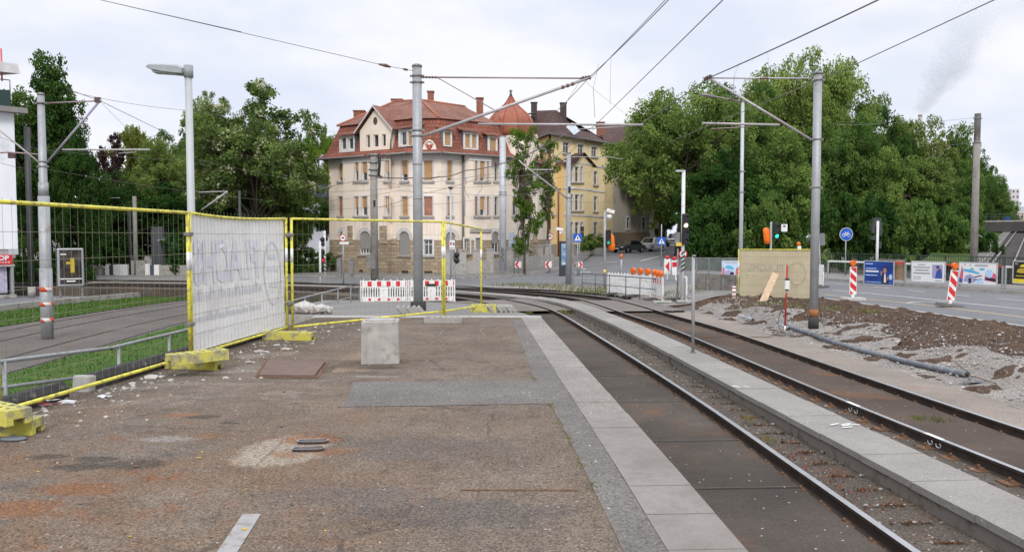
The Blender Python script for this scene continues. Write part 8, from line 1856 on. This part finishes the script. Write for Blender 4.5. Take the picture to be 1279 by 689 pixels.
# ------------------------------------------------------------------ cutting, bridge, far things
RBAL = asphalt('cutting ballast', (.060, .052, .046), .4, .3, .1, .5, .3)
cz = lambda x, y: .05 + (y - 46) * .0355
A = [D(1212, 330, 46), D(1300, 330, 46)]; Bq = [D(1256, 290, 112), D(1300, 290, 112)]
sheet('railway_path', [tuple(A[0].xy), tuple(A[1].xy), (Bq[1].x, 112), (82, 230), (76, 230), (Bq[0].x, 112)], 0, RBAL, 6, cz)
GSL = mat('cutting slope grass', (.055, .095, .022), .9, 0, .35, .8, ((.10, .10, .04), .4, .5), spec=.1)
sheet('slope_terrain', [(A[0].x - 3, 46), (A[0].x - .1, 46), (Bq[0].x - .2, 112), (76, 230), (66, 230), (Bq[0].x - 7, 112)], .0, GSL, 3, lambda x, y: cz(x, y) - .02 + (.02 if y < 75 else .05) * max(0, (np.interp(y, (46, 112, 230), (A[0].x, Bq[0].x, 76)) - x)), jit=.2)
sheet('stone_edging_path', [(A[0].x - .2, 46), (A[0].x + 1.0, 46), (Bq[0].x + .8, 112), (Bq[0].x - .2, 112)], .12, mat('dull stone edging', (.15, .14, .125), .9, 0, .3, 1), 6, cz)
for k, f in enumerate((.16, .32, .62, .78)):
    a, b = A[0].lerp(A[1], f), Bq[0].lerp(Bq[1], f); mb = MB(); mb.bar((a.x, 46, .2), (b.x, 112, cz(0, 112) + .15), .09, .12); o = mb.build('far_rail', [STEELD]); tag(o, ('railway rail in the cutting nearest the grass slope', 'second railway rail in the cutting, counted from the grass slope', 'third railway rail in the cutting, next to the black poster', 'outermost railway rail in the cutting, over the black poster')[k], 'rail', 'rails in the cutting')
dBr = 112; t = thing('road_bridge', 'dark flat road bridge with thin railing crossing the railway cutting', 'bridge', (D(1262, 285, dBr).x, dBr, 0)); bo = Vector(t.location)
a = D(1205, 284, dBr) - bo; b = D(1420, 281, dBr - 6) - bo; mb = MB(); mb.bar((a.x, 0, a.z), (b.x, -3, b.z), 7, 1.35); mb.build('deck', mat('dark bridge concrete', (.06, .057, .055), .9, 0, .2, .5, streak=.3), t)
mb = MB(); mb.bar((a.x, -3.4, a.z + .75), (b.x, -6.4, b.z + .75), .25, .2); mb.build('parapet_kerb', CONC, t); mb = MB()
for z in (.95, 1.35, 1.75): mb.bar((a.x, -3.4, a.z + z), (b.x, -6.4, b.z + z), .06, .06)
n = 40
for i in range(n): f = i / n; p = Vector((a.x, -3.4, a.z + .8)).lerp(Vector((b.x, -6.4, b.z + .8)), f); mb.bar(p, p + Vector((0, 0, .98)), .06, .06)
mb.build('railing_lattice', GREENR, t); mb = MB(); p = D(1258, 275, dBr - 3.6) - bo; mb.box((p.x, p.y, p.z), (.8, .05, .8)); mb.build('blue_sign', BLUE, t); mb = MB(); mb.box((a.x + 1.5, 0, a.z - 3), (4, 6, 6)); mb.build('abutment', CONC, t)
def block(name, px0, px1, y0, y1, d, m, label, cat, rows=0, cols=0):
    a, b = D(px0, y1, d), D(px1, y0, d); t = thing(name, label, cat, ((a.x + b.x) / 2, d, 0)); w_ = (b.x - a.x); mb = MB(); mb.bbox((-w_ / 2, 0, min(a.z, 0)), (w_ / 2, w_ * .8, b.z)); mb.build('wall', m, t)
    for r in range(rows):
        for c in range(cols):
            z = a.z + (b.z - a.z) * (r + .35) / rows; x = -w_ / 2 + w_ * (c + .3) / cols; mb = MB(); mb.bbox((x, -.15, z), (x + w_ * .4 / cols, .05, z + (b.z - a.z) * .4 / rows)); mb.build('window', PANE, t)
    return t
block('tower_block', 1262.5, 1273.5, 236, 276, 420, stucco('pale tower', (.60, .58, .57)), 'distant pale tower block beside the last slope tree', 'tower block', 6, 2); block('far_house', 1268, 1300, 266.5, 276, 320, stucco('pink far render', (.55, .42, .38)), 'distant pinkish building with a row of windows above the bridge', 'building', 1, 6)
block('far_roof_house', 1272, 1320, 258, 268, 520, stucco('pale far slab', (.5, .52, .55)), 'faint blue-grey distant block behind the pinkish building', 'building')
dS_ = 900; p0 = D(1149, 160, dS_); t = thing('smokestack', 'distant pale power station chimney above the tree tops', 'chimney', (p0.x, dS_, 0)); mb = MB(); mb.lathe([(2.6, 0), (2.1, zpx(146, dS_))], 16); mb.build('shaft', CONCL, t); mb = MB(); mb.lathe([(2.15, zpx(146, dS_)), (2.1, zpx(143, dS_))], 16); mb.build('rim_band', CONC, t)
# smoke plume: a real volume drifting from the chimney mouth
s0 = D(1148, 141, dS_); s1 = D(1232, -6, dS_); ax = s1 - s0; LS = ax.length
k = N('smoke volume'); k.t.nodes.remove(k.p); v = k.n('ShaderNodeVolumePrincipled'); v.inputs['Color'].default_value = (.91, .935, .97, 1); v.inputs['Anisotropy'].default_value = .2
dvec = ax.normalized(); dt = k.n('ShaderNodeVectorMath', operation='DOT_PRODUCT'); k.l(k.obj, dt.inputs[0]); dt.inputs[1].default_value = dvec
tt = k.math('DIVIDE', dt.outputs['Value'], LS); along_ = k.n('ShaderNodeVectorMath', operation='SCALE'); along_.inputs[0].default_value = dvec; k.l(dt.outputs['Value'], along_.inputs['Scale'])
wob = k.noise(.022, 3, .5, out='Color'); sb_ = k.n('ShaderNodeVectorMath', operation='SUBTRACT'); k.l(k.obj, sb_.inputs[0]); k.l(along_.outputs[0], sb_.inputs[1])
ln = k.n('ShaderNodeVectorMath', operation='LENGTH'); k.l(sb_.outputs[0], ln.inputs[0])
Rr = k.rng(tt, 0, .75, 9, 40); rad = k.math('DIVIDE', ln.outputs['Value'], Rr); nn = k.noise(.030, 6, .66)
fall = k.rng(k.math('ADD', rad, k.math('MULTIPLY', k.math('SUBTRACT', nn, .5), 2.6)), .30, .95, 1, 0, True)
dens = k.math('MULTIPLY', k.math('MULTIPLY', fall, k.rng(tt, .02, 1.0, 1.0, .15)), .07)
k.l(k.math('MULTIPLY', dens, k.rng(tt, .0, .03)), v.inputs['Density']); k.l(v.outputs[0], k.out.inputs['Volume'])
mb = MB(); mb.tube([ax * f for f in (-.005, .1, .3, .5, .75, 1.0)], [11, 24, 40, 52, 58, 58], 14); tag(mb.build('smoke', k.mat, None, s0), kind='stuff')
sc.cycles.volume_step_rate = .4
